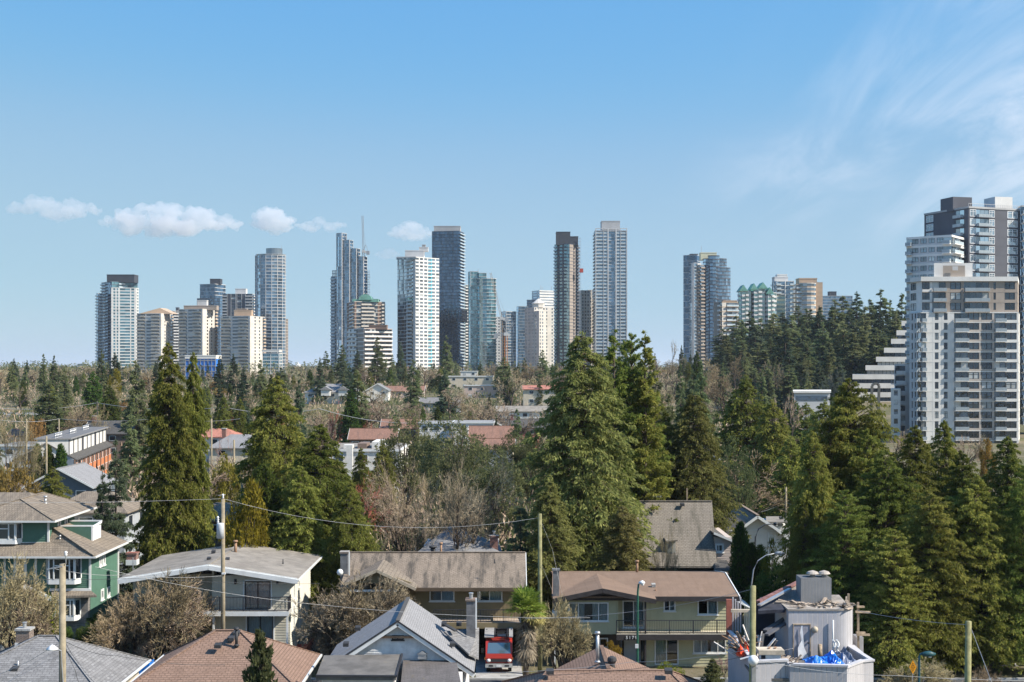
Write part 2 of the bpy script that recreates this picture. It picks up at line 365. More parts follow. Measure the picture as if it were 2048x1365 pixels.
def conifer(key, seed, h, r, prof, nbr, per, spray, nb, up, droop, fol, lumps=.35, s0=.3, t0=.04, spread=.45, hang=.6, fan=.22, gap=0.0, tip=0.0, wid=.42, tf=1.0):
    rng = np.random.default_rng(seed)
    t = t0 + (1 - t0) * rng.uniform(0, 1, nbr * 2) ** 1.15
    t = t[rng.uniform(0, 1, nbr * 2) < np.clip(prof(t) + .2, 0, 1)][:nbr]; n = len(t)
    az = rng.uniform(0, 2 * pi, n); lm = lump(az, t, rng, 5, tf)
    if gap: keep = lump(az, t, rng, 5, tf) > -gap; t, az, lm = t[keep], az[keep], lm[keep]; n = len(t)
    L = r * prof(t) * (.82 + .3 * rng.uniform(-1, 1, n)) * (1 + lumps * lm) + .12
    z = t * h; out = np.stack([np.cos(az), np.sin(az), np.zeros(n)], 1); sd = np.stack([-np.sin(az), np.cos(az), np.zeros(n)], 1)
    def at(bi, s): return out[bi] * (L[bi] * s)[:, None] + np.stack([0 * s, 0 * s, z[bi] + L[bi] * (up * (1 + tip * t[bi]) * s - droop * s * s)], 1)
    bi = np.repeat(np.arange(n), per); s = s0 + (1 - s0) * rng.uniform(0, 1, n * per) ** .75
    w = rng.uniform(-1, 1, n * per) * fan * L[bi] * (1.15 - s)
    pos = at(bi, s) + sd[bi] * w[:, None] + rng.normal(0, .07, (n * per, 3)) * spray
    d = out[bi] * rng.uniform(.3, 1, (n * per, 1)) + sd[bi] * np.sign(w)[:, None] * .35; d[:, 2] += (up - 2 * droop * s) * .7 - hang * rng.uniform(.3, 1.2, n * per)
    size = spray * rng.uniform(.7, 1.25, n * per) * (.6 + .4 * np.clip((1 - t[bi]) * 4, 0, 1))
    v, f = blades(rng, pos, unit(d), size, size * wid, nb, spread, size * .18)
    # leader tip
    m = 40; zt = h * rng.uniform(.9, 1.0, m); pt = np.stack([rng.normal(0, .05, m), rng.normal(0, .05, m), zt], 1) * [r / 3, r / 3, 1]
    v2, f2 = blades(rng, pt, unit(np.stack([rng.normal(0, .6, m), rng.normal(0, .6, m), np.ones(m)], 1)), np.full(m, spray * .7), np.full(m, spray * .2), 3, .3, np.full(m, .05))
    v, f = join([(v, f), (v2, f2)])
    crown = np_mesh(key + '_crown', v, f, [fol])
    zs = np.linspace(0, h * .985, 9); a = np.stack([0 * zs, 0 * zs, zs], 1); rr = (h * .016 + .05) * (1 - zs / h) + .015
    w1 = sticks(a[:-1], a[1:], rr[:-1], rr[1:])
    w2 = sticks(np.stack([0 * t, 0 * t, z], 1), at(np.arange(n), np.full(n, .55)), np.full(n, .045), np.full(n, .02))
    w3 = sticks(at(np.arange(n), np.full(n, .55)), at(np.arange(n), np.full(n, .95)), np.full(n, .02), np.full(n, .006))
    v, f = join([w1, w2, w3]); PROTO[key] = (crown, np_mesh(key + '_trunk', v, f, [BARK]), h, r)

def broad(key, seed, h, r, nclump, per, leaf, fol, z0=.25, flat=.5, stems=1, pads=False, spread=.9, lift=.3):
    """rounded crowns made of leaf clumps on real limbs: pines, shrubs"""
    rng = np.random.default_rng(seed)
    u = unit(rng.normal(0, 1, (nclump, 3))); rad = rng.uniform(.35, 1, nclump) ** .5
    c = u * rad[:, None] * [r, r, h * (1 - z0) / 2]; c[:, 2] += h * (1 + z0) / 2
    cr = r * rng.uniform(.16, .30, nclump)
    q = unit(rng.normal(0, 1, (nclump * per, 3))); bi = np.repeat(np.arange(nclump), per)
    pos = c[bi] + q * cr[bi][:, None] * rng.uniform(.6, 1, (nclump * per, 1)) * [1, 1, flat]
    d = unit(q + [0, 0, lift])
    sz = leaf * rng.uniform(.7, 1.3, len(pos))
    v, f = blades(rng, pos, d, sz, sz * .35, 3, spread, sz * .2)
    crown = np_mesh(key + '_crown', v, f, [fol]); parts = []
    zs = np.linspace(0, h * .85, 7)
    for k in range(stems):
        off = rng.normal(0, r * .12, 2) * (stems > 1); a = np.stack([off[0] + np.cumsum(rng.normal(0, .02 * h, 7)), off[1] + np.cumsum(rng.normal(0, .02 * h, 7)), zs], 1); a[0, :2] = off
        rr = (h * .02 + .03) * (1 - zs / h) + .01; parts.append(sticks(a[:-1], a[1:], rr[:-1], rr[1:]))
    i = np.clip((c[:, 2] / h * .55 / .85 * 6).astype(int), 0, 6); st = a[i]
    parts.append(sticks(st, c, np.full(nclump, h * .006 + .01), np.full(nclump, .01)))
    v, f = join(parts); PROTO[key] = (crown, np_mesh(key + '_trunk', v, f, [BARK]), h, r)

def bare(key, seed, h, r, levels, split, fol, z0=.22, stems=1, twig=.016, ang=.55, upw=.35, rw=1.0):
    """leafless crowns: every fork is real, the last orders are the fine twigs"""
    rng = np.random.default_rng(seed)
    o = np.stack([rng.normal(0, .12, stems) * (stems > 1), rng.normal(0, .12, stems) * (stems > 1), np.zeros(stems)], 1)
    d = unit(np.stack([rng.normal(0, .35, stems) * (stems > 1), rng.normal(0, .35, stems) * (stems > 1), np.ones(stems)], 1))
    L = np.full(stems, h * z0); R = np.full(stems, h * .022 / sqrt(stems) + .03); wood, fine = [], []
    for lv in range(levels + 1):
        mid = o + d * (L * .5)[:, None] + rng.normal(0, .06, o.shape) * L[:, None]
        e = o + d * L[:, None]; Rm, Re = R * .85, R * .66
        tgt = wood if lv < levels - 2 else fine
        if tgt is wood: tgt.append(sticks(o, mid, R, Rm)); tgt.append(sticks(mid, e, Rm, Re))
        else: tgt.append(ribbons(rng, o, mid, R * rw)); tgt.append(ribbons(rng, mid, e, Rm * rw))
        if lv == levels: break
        k = split if lv < levels - 1 else split + 2
        n = len(e); fr = rng.uniform(.45, 1.0, n * k); fr[::k] = 1.0
        oo = np.repeat(o, k, 0) + (np.repeat(e - o, k, 0)) * fr[:, None]
        dd = unit(np.repeat(d, k, 0) + rng.normal(0, ang, (n * k, 3)) + [0, 0, upw * (.5 if lv > 1 else 1)] + unit(oo * [1, 1, 0] + 1e-4) * .22)
        o, d = oo, dd; L = np.repeat(L, k) * rng.uniform(.55, .95, n * k) * (.92 if lv else 1.0) * (1.2 if lv >= levels - 2 and rw < 1 else 1.0) ; R = np.maximum(np.repeat(Re, k) * rng.uniform(.6, .85, n * k), twig * .5)
    v, f = join(fine); v2, f2 = join(wood)
    al = np.concatenate([v, v2]); top = np.percentile(al[:, 2], 99.7); rad = np.percentile(np.hypot(al[:, 0], al[:, 1]), 98)
    for q in (v, v2): q[:, 2] *= h / top; q[:, :2] *= r / rad
    PROTO[key] = (np_mesh(key + '_crown', v, f, [fol]), np_mesh(key + '_trunk', v2, f2, [BARK]), h, r)

p_cedar = lambda t: np.clip((1 - t) ** .60 * (.86 + .30 * t) * np.clip(.78 + 2.2 * t, 0, 1), 0, 1)
p_col = lambda t: np.clip((1 - t ** 2.6) ** .8 * np.clip(.8 + 1.5 * t, 0, 1), 0, 1)
p_cone = lambda t: (1 - t) ** .9
p_fir = lambda t: np.clip((1 - t) ** .8, 0, 1) * np.clip(.45 + 1.4 * t, 0, 1)
conifer('cedarA', 1, 18, 3.6, p_cedar, 780, 34, .28, 4, .15, .50, FOL['cedar'], lumps=.28, s0=.35, hang=.75, fan=.42, wid=.34)
conifer('cedarB', 2, 18, 4.6, p_cedar, 880, 30, .29, 4, .2, .42, FOL['cedar2'], lumps=.46, s0=.35, hang=.9, fan=.34, wid=.3, tf=.45)
conifer('cedarC', 3, 17, 4.2, p_col, 860, 30, .28, 4, .35, .42, FOL['cedar'], lumps=.50, s0=.35, hang=.8, fan=.32, wid=.30, tf=.4)
conifer('spruceA', 4, 20, 3.4, p_cone, 480, 34, .26, 4, .55, .42, FOL['spruce'], lumps=.34, hang=.35, fan=.34, gap=.34, tip=1.2, wid=.3)
conifer('spruceB', 5, 18, 4.0, p_col, 760, 30, .27, 4, .7, .60, FOL['spruce'], lumps=.50, hang=.65, fan=.30, gap=.75, tip=.8, wid=.28, tf=.5)
conifer('cedarD', 9, 18, 4.2, p_col, 820, 30, .29, 4, .7, .70, FOL['spruce'], lumps=.55, s0=.35, hang=.8, fan=.28, tip=.6, wid=.28, tf=.35)
conifer('firA', 6, 16, 4.0, p_cone, 300, 44, .28, 4, .12, .22, FOL['dark'], lumps=.35, hang=.3, fan=.40, gap=.25, wid=.3)
conifer('hedgecol', 7, 5, .8, p_col, 700, 6, .20, 3, 1.0, .1, FOL['hedge'], lumps=.15, hang=-.6, fan=.3)
# coarser ones for the middle distance
conifer('firM', 11, 22, 5.0, p_fir, 260, 30, .5, 3, .15, .28, FOL['fir'], lumps=.4, hang=.35, fan=.32, gap=.32)
conifer('firN', 12, 22, 4.4, p_cone, 260, 30, .5, 3, .12, .25, FOL['dark'], lumps=.35, hang=.35, fan=.32, gap=.36)
conifer('firO', 13, 24, 4.6, p_fir, 240, 30, .52, 3, .1, .3, FOL['fir'], lumps=.55, hang=.4, fan=.32, gap=.22)
conifer('cedarM', 14, 15, 3.4, p_cedar, 420, 18, .42, 3, .2, .4, FOL['hedge'], lumps=.3, hang=.6, fan=.3)
conifer('cedarN', 15, 16, 4.2, p_col, 460, 18, .42, 3, .35, .4, FOL['cedar'], lumps=.35, hang=.5, fan=.3)
broad('pineA', 21, 12, 4.2, 60, 60, .34, FOL['pine'], .25, .55)
broad('pineB', 22, 10, 4.4, 48, 60, .34, FOL['pine'], .35, .45)
broad('shrub', 23, 1.6, 1.0, 60, 40, .10, FOL['bright'], .0, .9, stems=3)
broad('ball', 24, 1.5, .8, 90, 45, .09, FOL['hedge'], .0, .9, stems=3)
broad('gold', 25, 6, 2.3, 60, 55, .26, FOL['gold'], .05, .8, stems=2)
broad('willow', 26, 8, 3.0, 70, 55, .35, FOL['willow'], .1, 1.3, lift=-1.0, spread=.35)
broad('orangebush', 27, 5, 3.0, 60, 45, .3, FOL['orange'], .0, .9, stems=3)
conifer('smallpine', 28, 6.5, 2.5, p_cone, 240, 14, .30, 4, .75, .15, FOL['pine'], lumps=.25, hang=-.5, fan=.35, gap=.4, spread=.6)
bare('bareA', 31, 10, 4.0, 7, 3, TWIG, .17, 2, .014, .5, .32, .6)
bare('bareB', 32, 10, 4.2, 7, 3, TWIGG, .15, 3, .014, .5, .3, .6)
bare('bushA', 33, 4.6, 4.0, 7, 3, TWIGG, .13, 5, .022, .5, .2, .5)
bare('bushB', 34, 4.6, 3.6, 7, 3, TWIG, .13, 5, .022, .5, .2, .5)
bare('bareM', 35, 12, 4.5, 6, 3, TWIG, .2, 1, .036, .5, .32)
bare('bareN', 36, 12, 5.0, 6, 3, TWIGG, .2, 2, .036, .55, .28)
bare('bareR', 37, 8, 4.0, 6, 3, TWIGR, .2, 2, .03, .55, .28)
bare('bareP', 38, 8, 4.0, 6, 3, TWIGP, .2, 2, .03, .55, .28)

def tree(proto, px, ytop, D, w, name, label, cat='tree', group=None, base=None, rot=None):
    """a tree standing on the ground at distance D whose top and width read as given"""
    crown, trunk, h, r = PROTO[proto]; x = PX(px, D); g = Hf(x, D) if base is None else base
    ht = max(.4, PZ(ytop, D) - g); s_xy = (w * D / F / 2) / r; s_z = ht / h
    root = thing(name, label, cat, (x, D, g - .05), group)
    root.rotation_euler = (0, 0, random.uniform(0, 6.28) if rot is None else rot); root.scale = (s_xy, s_xy, s_z)
    for nm, me in (('trunk', trunk), ('crown', crown)):
        o = bpy.data.objects.new(nm, me); col.objects.link(o); o.parent = root
    return root
# ------------------------------------------------------------------ ground, roads
def ground_mat():
    m, n, l, out = nodes_of('ground_cover'); g = n.new('ShaderNodeNewGeometry'); pos = g.outputs['Position']
    c = MIX(n, l, RMP(n, l, NOISE(n, l, pos, .06, 8, .7), .4, .6), (.085, .09, .04), (.19, .155, .11))
    c = MIX(n, l, RMP(n, l, NOISE(n, l, pos, .9, 6, .75), .35, .7, 0, .7), c, (.12, .11, .06))
    c = MIX(n, l, RMP(n, l, NOISE(n, l, pos, 5, 4, .7), .45, .75, 0, .5), c, (.24, .20, .13))
    p = n.new('ShaderNodeBsdfPrincipled'); l.new(c, p.inputs['Base Color']); p.inputs['Roughness'].default_value = .95; p.inputs['Specular IOR Level'].default_value = .1
    l.new(BUMP(n, l, NOISE(n, l, pos, 6, 5, .7), .08), p.inputs['Normal']); l.new(p.outputs[0], out.inputs['Surface']); return m
xs = np.concatenate([-np.geomspace(30000, 420, 24), np.linspace(-400, 400, 81), np.geomspace(420, 30000, 24)])
ys = np.concatenate([np.linspace(-60, 1000, 107), np.geomspace(1040, 40000, 40)])
gx, gy = np.meshgrid(xs, ys); gz = H(gx, gy)
v = np.stack([gx.ravel(), gy.ravel(), gz.ravel()], 1); nx = len(xs)
i0 = (np.arange(len(ys) - 1)[:, None] * nx + np.arange(nx - 1)[None]).ravel()
o = bpy.data.objects.new('ground', np_mesh('ground', v, np.stack([i0, i0 + 1, i0 + 1 + nx, i0 + nx], 1), [ground_mat()], True)); col.objects.link(o); tag(o, kind='structure')

ASPH = mat('asphalt', (.075, .075, .078), .9, .25, .8, .02, 12, stain=((.04, .04, .04), .5, .55, .6))
CONC = mat('concrete', (.36, .35, .33), .9, .18, .7, .02, 9, stain=((.16, .15, .14), .6, .5, .6))
GRASS = mat('lawn', (.085, .135, .03), .95, .4, 3, .06, 10, stain=((.16, .15, .06), .5, .5, .7))
KERB = mat('kerb', (.4, .39, .37), .9, .15)
def sheet(name, pts, m, z=.012, kind='structure'):
    mb = MB(); mb.quad(*[(x, y, Hf(x, y) + z) for x, y in pts]); return tag(mb.build(name, m), kind=kind)
sheet('lane_road', [(-70, 91.6), (70, 91.6), (70, 95.6), (-70, 95.6)], ASPH)
kb = MB().box(-70, 70, 95.6, 95.8, -.05, .13); tag(kb.build('kerb', KERB), kind='structure')
sheet('driveway', [(PX(952, 97), 95.9), (PX(1046, 97), 95.9), (PX(1040, 101), 104), (PX(950, 101), 104)], CONC, .02)
sheet('driveway', [(PX(545, 97), 95.9), (PX(600, 97), 95.9), (PX(628, 107), 110), (PX(590, 107), 110)], CONC, .02)
sheet('driveway', [(PX(955, 84), 78), (PX(1040, 84), 78), (PX(1040, 90), 91.5), (PX(955, 90), 91.5)], CONC, .02)
# side street that runs away between the trees on the right, with a grass verge
cl = [(34.5, 100), (34.2, 130), (34.3, 160), (35.2, 185), (36.2, 205), (37.8, 230), (40, 260), (44, 300), (50, 360)]
mr, mv, mk = MB(), MB(), MB()
for (xa, ya), (xb, yb) in zip(cl[:-1], cl[1:]):
    q = lambda x, y, d, z: (x + d, y, Hf(x + d, y) + z)
    mr.quad(q(xa, ya, -4.2, .02), q(xa, ya, 4.2, .02), q(xb, yb, 4.2, .02), q(xb, yb, -4.2, .02))
    mv.quad(q(xa, ya, 4.45, .10), q(xa, ya, 11, .13), q(xb, yb, 11, .13), q(xb, yb, 4.45, .10))
    mk.hexa([q(xa, ya, 4.2, -.05), q(xa, ya, 4.45, -.05), q(xb, yb, 4.45, -.05), q(xb, yb, 4.2, -.05), q(xa, ya, 4.2, .14), q(xa, ya, 4.45, .14), q(xb, yb, 4.45, .14), q(xb, yb, 4.2, .14)])
tag(mr.build('side_street_road', ASPH), kind='structure'); tag(mv.build('grass_verge', GRASS), kind='structure'); tag(mk.build('side_street_kerb', KERB), kind='structure')
sheet('lawn', [(-36, 96), (-24, 96), (-24, 101), (-36, 101)], GRASS, .02)
# ------------------------------------------------------------------ towers
G = dict(blue=glass('blue_glass', (.07, .115, .16), (.50, .62, .74), .30), navy=glass('navy_glass', (.022, .036, .055), (.30, .40, .52), .30, .5),
         teal=glass('teal_glass', (.07, .15, .165), (.48, .66, .72), .30), grey=glass('grey_glass', (.10, .115, .125), (.48, .53, .58), .24, .6, blind=.12),
         dark=glass('dark_glass', (.035, .045, .055), (.36, .42, .48), .17, .6, blind=.12), green=glass('green_glass', (.09, .16, .15), (.5, .64, .62), .26, .5, blind=.06),
         pale=glass('pale_glass', (.16, .20, .23), (.6, .68, .74), .32, .5, blind=.1))
W = dict(white=mat('white_concrete', (.68, .655, .615), .8, .1, .15, streak=.15), beige=mat('beige_concrete', (.53, .475, .41), .85, .1, .12, streak=.2), cream=mat('cream_concrete', (.58, .535, .475), .85, .1, .12, streak=.15),
         brown=mat('brown_panel', (.19, .125, .095), .8, .15, .12), dark=mat('dark_panel', (.050, .054, .066), .7, .15, .1), char=mat('charcoal_panel', (.085, .088, .105), .7, .12, .1),
         grey=mat('grey_concrete', (.37, .365, .36), .85, .1, .12, streak=.2), lgrey=mat('light_grey_concrete', (.52, .51, .50), .85, .1, .12, streak=.15), pink=mat('pinkish_concrete', (.54, .445, .40), .85, .1, .12, streak=.15),
         tan=mat('tan_panel', (.42, .31, .22), .85, .1, .12), copper=mat('green_copper', (.16, .34, .27), .7, .2, .2), teal=mat('teal_panel', (.10, .42, .50), .6, .1, .1), taupe=mat('taupe_panel', (.30, .25, .21), .85, .12, .12, streak=.2),
         orange=mat('safety_orange', (.60, .22, .05), .6, .1), blue=mat('blue_wrap', (.03, .17, .55), .6, .3, .3), red=mat('red_paint_far', (.42, .06, .04), .6, .1), yellow=mat('pale_yellow_panel', (.62, .58, .40), .8, .1), steel=mat('steel_lattice', (.33, .34, .35), .6, .1, metal=.3))
RAIL = mat('balcony_rail', (.30, .34, .36), .3, .1, spec=.6)
RAILP = mat('balcony_glass_rail', (.45, .52, .55), .15, .1, spec=.8)
WINMESH = {}
def winmesh(gm, fm):
    k = (gm.name, fm.name)
    if k not in WINMESH:
        mb = MB(); a, d = .06, .09
        for b in ((0, 1, 0, a), (0, 1, 1 - a, 1), (0, a, a, 1 - a), (1 - a, 1, a, 1 - a), (.5 - a / 2, .5 + a / 2, a, 1 - a), (a, 1 - a, .66, .66 + a * .7)):
            mb.box(b[0], b[1], -d if b[2] != .66 else -d * .8, 0, b[2], b[3])
        mb.k = 1; mb.quad((0, -.01, 0), (1, -.01, 0), (1, -.01, 1), (0, -.01, 1))
        o = mb.build('window_unit', [fm, gm]); WINMESH[k] = o.data; bpy.data.objects.remove(o)
    return WINMESH[k]
DARKF = mat('dark_window_frame', (.05, .05, .055), .5, .1); WHITEF = mat('white_window_frame', (.72, .72, .72), .5, .06)

def rect(px0, pxc, px1, D, dep=None):
    if pxc is None:
        x0, x1 = PX(px0, D), PX(px1, D); dep = dep or min(28, max(14, (x1 - x0) * .9)); return [(x0, D), (x1, D), (x1, D + dep), (x0, D + dep)]
    C = np.array([PX(pxc, D), D]); wl_, wr = (pxc - px0) * D / F, (px1 - pxc) * D / F
    al = min(radians(76), max(radians(14), atan2(wl_, wr))) - atan2(C[0], D); dr = np.array([cos(al), sin(al)]); dl = np.array([-sin(al), cos(al)])
    # a perspective correction keeps the far corners on their columns
    kr = (px1 - 1024) / F; kl = (px0 - 1024) / F
    ar = (kr * D - C[0]) / (dr[0] - kr * dr[1]); a_l = (kl * D - C[0]) / (dl[0] - kl * dl[1])
    R = C + dr * ar; L = C + dl * a_l; return [tuple(C), tuple(R), tuple(R + L - C), tuple(L)]
def wedge(px0, px1, D, dep): return [(PX(px0, D), D), (PX(px1, D), D), (PX(px1, D + dep), D + dep), (PX(px0, D + dep), D + dep)]
def ring(px0, px1, D, n=14, sq=.8, ph=0):
    x0, x1 = PX(px0, D), PX(px1, D); r = (x1 - x0) / 2; cx = (x0 + x1) / 2
    return [(cx + r * cos(2 * pi * (i + ph) / n) , D + r * sq + r * sq * sin(2 * pi * (i + ph) / n)) for i in range(n)]

PARTNAME = dict(win='windows', wall='wall_panels', band='slab_bands', pier='piers', bal='balconies', rail='railings')
def vol(root, pts, ytop, style, D, z0=None, fh=2.95, z1=None, roof=None, name_core='core'):
    """one block of a tower: glass panes, proud wall panels, slab bands, piers and balconies on every face"""
    z1 = PZ(ytop, D) if z1 is None else z1
    z0 = Hf(pts[0][0], pts[0][1]) - 1 if z0 is None else z0
    n = len(pts); cx = sum(p[0] for p in pts) / n; cyy = sum(p[1] for p in pts) / n
    acc = {}
    def mbf(part, m): return acc.setdefault((part, m.name), (MB(), m))[0]
    styles = style if isinstance(style, list) else [style] * n
    nf = max(1, int(round((z1 - z0) / fh))); fh = (z1 - z0) / nf
    for e in range(n):
        p0, p1 = np.array(pts[e]), np.array(pts[(e + 1) % n]); L = float(np.linalg.norm(p1 - p0)); u = (p1 - p0) / L; nn = np.array([u[1], -u[0]])
        mid = (p0 + p1) / 2
        facing = float(nn @ (-mid)) > -0.04 * float(np.linalg.norm(mid))
        st = styles[e % len(styles)]
        if st is None: continue
        ang = atan2(u[1], u[0])
        def hx(mb, a, b, zl, zh, d0, d1):
            P = lambda s, d, z: (p0[0] + u[0] * s + nn[0] * d, p0[1] + u[1] * s + nn[1] * d, z)
            mb.hexa([P(a, d1, zl), P(b, d1, zl), P(b, d0, zl), P(a, d0, zl), P(a, d1, zh), P(b, d1, zh), P(b, d0, zh), P(a, d0, zh)])
        gm, wm = G[st['glass']], W[st.get('wall', 'white')]
        pat = st['pat']
        if isinstance(pat, str):
            k = max(1, int(round(L / st.get('cw', 3.2)))); seq = [(pat[i * len(pat) // k] if not st.get('cyc') else pat[i % len(pat)], 1.0, None) for i in range(k)]
        else: seq = [(q + (None,))[:3] for q in pat]
        tot = sum(q[1] for q in seq); edges = [0.0]
        for q in seq: edges.append(edges[-1] + q[1] / tot * L)
        band = st.get('band', (.5, .22)); bm = W[st.get('bandm', st.get('wall', 'white'))]
        if not facing:
            hx(mbf('wall', wm), 0, L, z0, z1, -.05, .1); continue
        for f in range(nf):
            zl = z0 + f * fh; zh = zl + fh
            if D > 700 and zh < PZ(810, D): continue
            if band: hx(mbf('band', bm), 0, L, zh - band[0], zh, -.05, band[1])
            zt = zh - (band[0] if band else 0)
            run = None
            for i, (c, _, wk) in enumerate(seq):
                a, b = edges[i], edges[i + 1]; wmm = W[wk] if wk else wm
                if c == 's': hx(mbf('wall', wmm), a, b, zl, zt, -.05, band[1] * .8 if band else .2); continue
                lo = zl + fh * st.get('sill', .28) if c in 'wp' else zl; hi = zt
                if c in 'wp': hx(mbf('wall', wmm), a, b, zl, lo, -.05, .17)
                aa, bb = a, b
                if c == 'p':
                    g = (b - a) * .27; hx(mbf('wall', wmm), a, a + g, lo, hi, -.05, .17); hx(mbf('wall', wmm), b - g, b, lo, hi, -.05, .17); aa, bb = a + g, b - g
                if st.get('indiv') and c in 'wp':
                    o = bpy.data.objects.new('window', winmesh(gm, DARKF if st.get('frame') != 'white' else WHITEF)); col.objects.link(o); o.parent = root
                    o.location = (p0[0] + u[0] * aa - root.location.x + nn[0] * .06, p0[1] + u[1] * aa - root.location.y + nn[1] * .06, lo - root.location.z); o.rotation_euler = (0, 0, ang); o.scale = (bb - aa, 1, hi - lo)
                else:
                    P = lambda s, z: (p0[0] + u[0] * s, p0[1] + u[1] * s, z)
                    m_ = mbf('win', gm); k2 = max(1, int(round((bb - aa) / 1.9))) if c in 'gb' else 1
                    for j in range(k2):
                        q0, q1 = aa + (bb - aa) * j / k2, aa + (bb - aa) * (j + 1) / k2 - (.0 if k2 == 1 else .08); m_.quad(P(q0, lo), P(q1, lo), P(q1, hi), P(q0, hi))
                if c in 'bB':
                    bd = st.get('bal', 1.5)
                    if st.get('indiv'):
                        mb1, mb2 = MB(), MB(); hx(mb1, a + .05, b - .05, zl - .1, zl + .12, .24, bd); hx(mb2, a + .08, b - .08, zl + .13, zl + 1.1, bd - .07, bd - .03); hx(mb2, a + .08, a + .12, zl + .13, zl + 1.1, .24, bd - .08); hx(mb2, b - .12, b - .08, zl + .13, zl + 1.1, .24, bd - .08)
                        o1 = mb1.build('balcony', bm, root); mb2.build('railing', RAIL, o1)
                    else:
                        hx(mbf('bal', bm), a, b, zl - .1, zl + .14, 0, bd); hx(mbf('rail', W[st['railm']] if 'railm' in st else RAILP), a + .05, b - .05, zl + .14, zl + 1.1, bd - .12, bd - .04)
        pier = st.get('pier')
        if pier:
            ev, pw, pd = pier[:3]; pm = W[pier[3]] if len(pier) > 3 else wm
            for i in range(0, len(edges), ev): hx(mbf('pier', pm), max(0, edges[i] - pw / 2), min(L, edges[i] + pw / 2), z0, z1, -.05, pd)
    k = .985; mb = MB(); mb.prism([(cx + (p[0] - cx) * k, cyy + (p[1] - cyy) * k, z0) for p in pts], (0, 0, z1 - z0 + .05)); mb.build(name_core, W[roof] if roof else W['char'], root)
    for (part, mn), (m_, mt) in acc.items():
        o = m_.build(PARTNAME[part], mt, root)
        if part in ('win', 'band', 'bal', 'rail', 'pier', 'wall'): stuff(o)
def roofbox(root, px0, px1, ytop, ybot, D, m, dep=10, back=4, name='roof_box'):
    x0, x1 = PX(px0, D), PX(px1, D); mb = MB(); mb.box(x0, x1, D + back, D + back + dep, PZ(ybot, D) - .3, PZ(ytop, D))
    mb.box(x0 - .15, x1 + .15, D + back - .15, D + back + dep + .15, PZ(ytop, D) - .6, PZ(ytop, D) + .1); return mb.build(name, W[m], root)
def twr(label, px, D, name='apartment_tower', cat='tower'):
    x = PX(px, D); return thing(name, label, cat, (x, D, Hf(x, D)))
def S(glass, pat, wall='white', **k): return dict(glass=glass, pat=pat, wall=wall, **k)

# --- left cluster
D = 1250; t = twr('dark glass tower with white framed front and flat black roof box, leftmost in skyline', 234, D)
vol(t, rect(203, 224, 275, D), 563, [S('teal', 'gbgg', 'dark', band=(.35, .15), bandm='char'), S('navy', 'g', 'dark'), None, S('navy', 'bg', 'dark', bandm='grey')], D, roof='dark')
vol(t, [(PX(224.5, D) , D - 3), (PX(272, D), D + 1), (PX(272, D), D + 8), (PX(224.5, D), D + 6)], 576, [S('teal', [('s', 2), ('w', 2), ('s', 1.2), ('w', 1.6), ('s', 1.6), ('w', 5), ('w', 5), ('s', 1), ('w', 3), ('s', 2)], 'white', band=(.6, .3), sill=.1)], D, roof='white')
vol(t, rect(193, 196, 205, D + 6), 587, S('blue', 'b', 'grey', bandm='grey'), D + 6)
roofbox(t, 211, 266, 549, 564, D, 'dark', 14)
D = 1130
def beige_slab(label, px0, pxc, px1, ytop, pent, slant=False):
    t = twr(label, (px0 + px1) / 2, D)
    fr = [('b', 5), ('s', 1), ('w', 3), ('b', 5), ('s', 1)]
    pts = rect(px0, pxc, px1, D)
    vol(t, pts, ytop, [S('dark', [('s', 4), ('p', 3), ('s', 2), ('p', 3), ('s', 2), ('b', 3)], 'cream', bandm='cream', bal=1.2, railm='tan'), S('dark', 's', 'beige'), None, S('dark', fr, 'lgrey', bandm='cream', band=(.7, .25), bal=1.4, railm='beige')], D, roof='tan')  # left face's grey and right's cream put shade and sun into wall colours
    return t
t = beige_slab('beige concrete slab tower with sloping tiled roof, next to the leftmost dark tower', 274, 322, 345, 627, None)
mb = MB(); zb = PZ(627.5, D); mb.prism([(PX(278, D), D + 1, zb), (PX(317, D), D + 4, PZ(616, D)), (PX(341, D), D + 6, zb), (PX(341, D), D + 14, zb)][:3], (3, 11, 0)); mb.build('roof', W['tan'], t)
t = beige_slab('beige concrete slab tower with white box on roof, middle of three similar towers', 358, 405, 434, 618, None); roofbox(t, 364, 430, 611, 619, D, 'taupe', 9, 6); roofbox(t, 390, 409, 600, 612, D, 'lgrey', 6, 8)
t = beige_slab('pale beige slab tower with broad white side wall, right of three similar towers', 442, 500, 530, 632, None); roofbox(t, 465, 500, 620, 633, D, 'tan', 8, 6); roofbox(t, 470, 490, 617, 621, D, 'taupe', 5, 7)
D = 1330; t = twr('narrow dark balcony tower wedged between two beige slab towers', 351, D); vol(t, rect(344, 346, 358, D), 622, S('grey', 'b', 'lgrey', railm='lgrey'), D); roofbox(t, 350, 355, 615, 623, D, 'char', 5, 3)
D = 1400; t = twr('dark blue glass tower with flat overhanging top, behind the middle beige tower', 424, D)
vol(t, rect(394, 440, 452, D), 597, S('blue', 'g', 'char', band=(.4, .2), bandm='char'), D); vol(t, rect(400, 430, 451, D + 4), 568, S('navy', 'g', 'dark', band=(.5, .5), bandm='lgrey', fh=3.4), D + 4, z0=PZ(597, D), fh=4.0); roofbox(t, 416, 437, 557, 569, D, 'dark', 10, 9)
D = 1260; t = twr('dark precast tower with white balcony edges, between glass tower and round tower', 480, D)
vol(t, rect(445, 505, 515, D), 588, [S('dark', 'b', 'grey', bandm='lgrey', railm='lgrey'), S('dark', 's', 'grey'), None, S('dark', [('b', 2), ('s', 1.6), ('w', 2), ('s', .5), ('w', 2), ('s', 1.6), ('b', 3)], 'char', bandm='char', pier=(1, .5, .4, 'grey'), railm='lgrey')], D, roof='grey'); roofbox(t, 468, 489, 577, 589, D, 'lgrey', 8, 6)
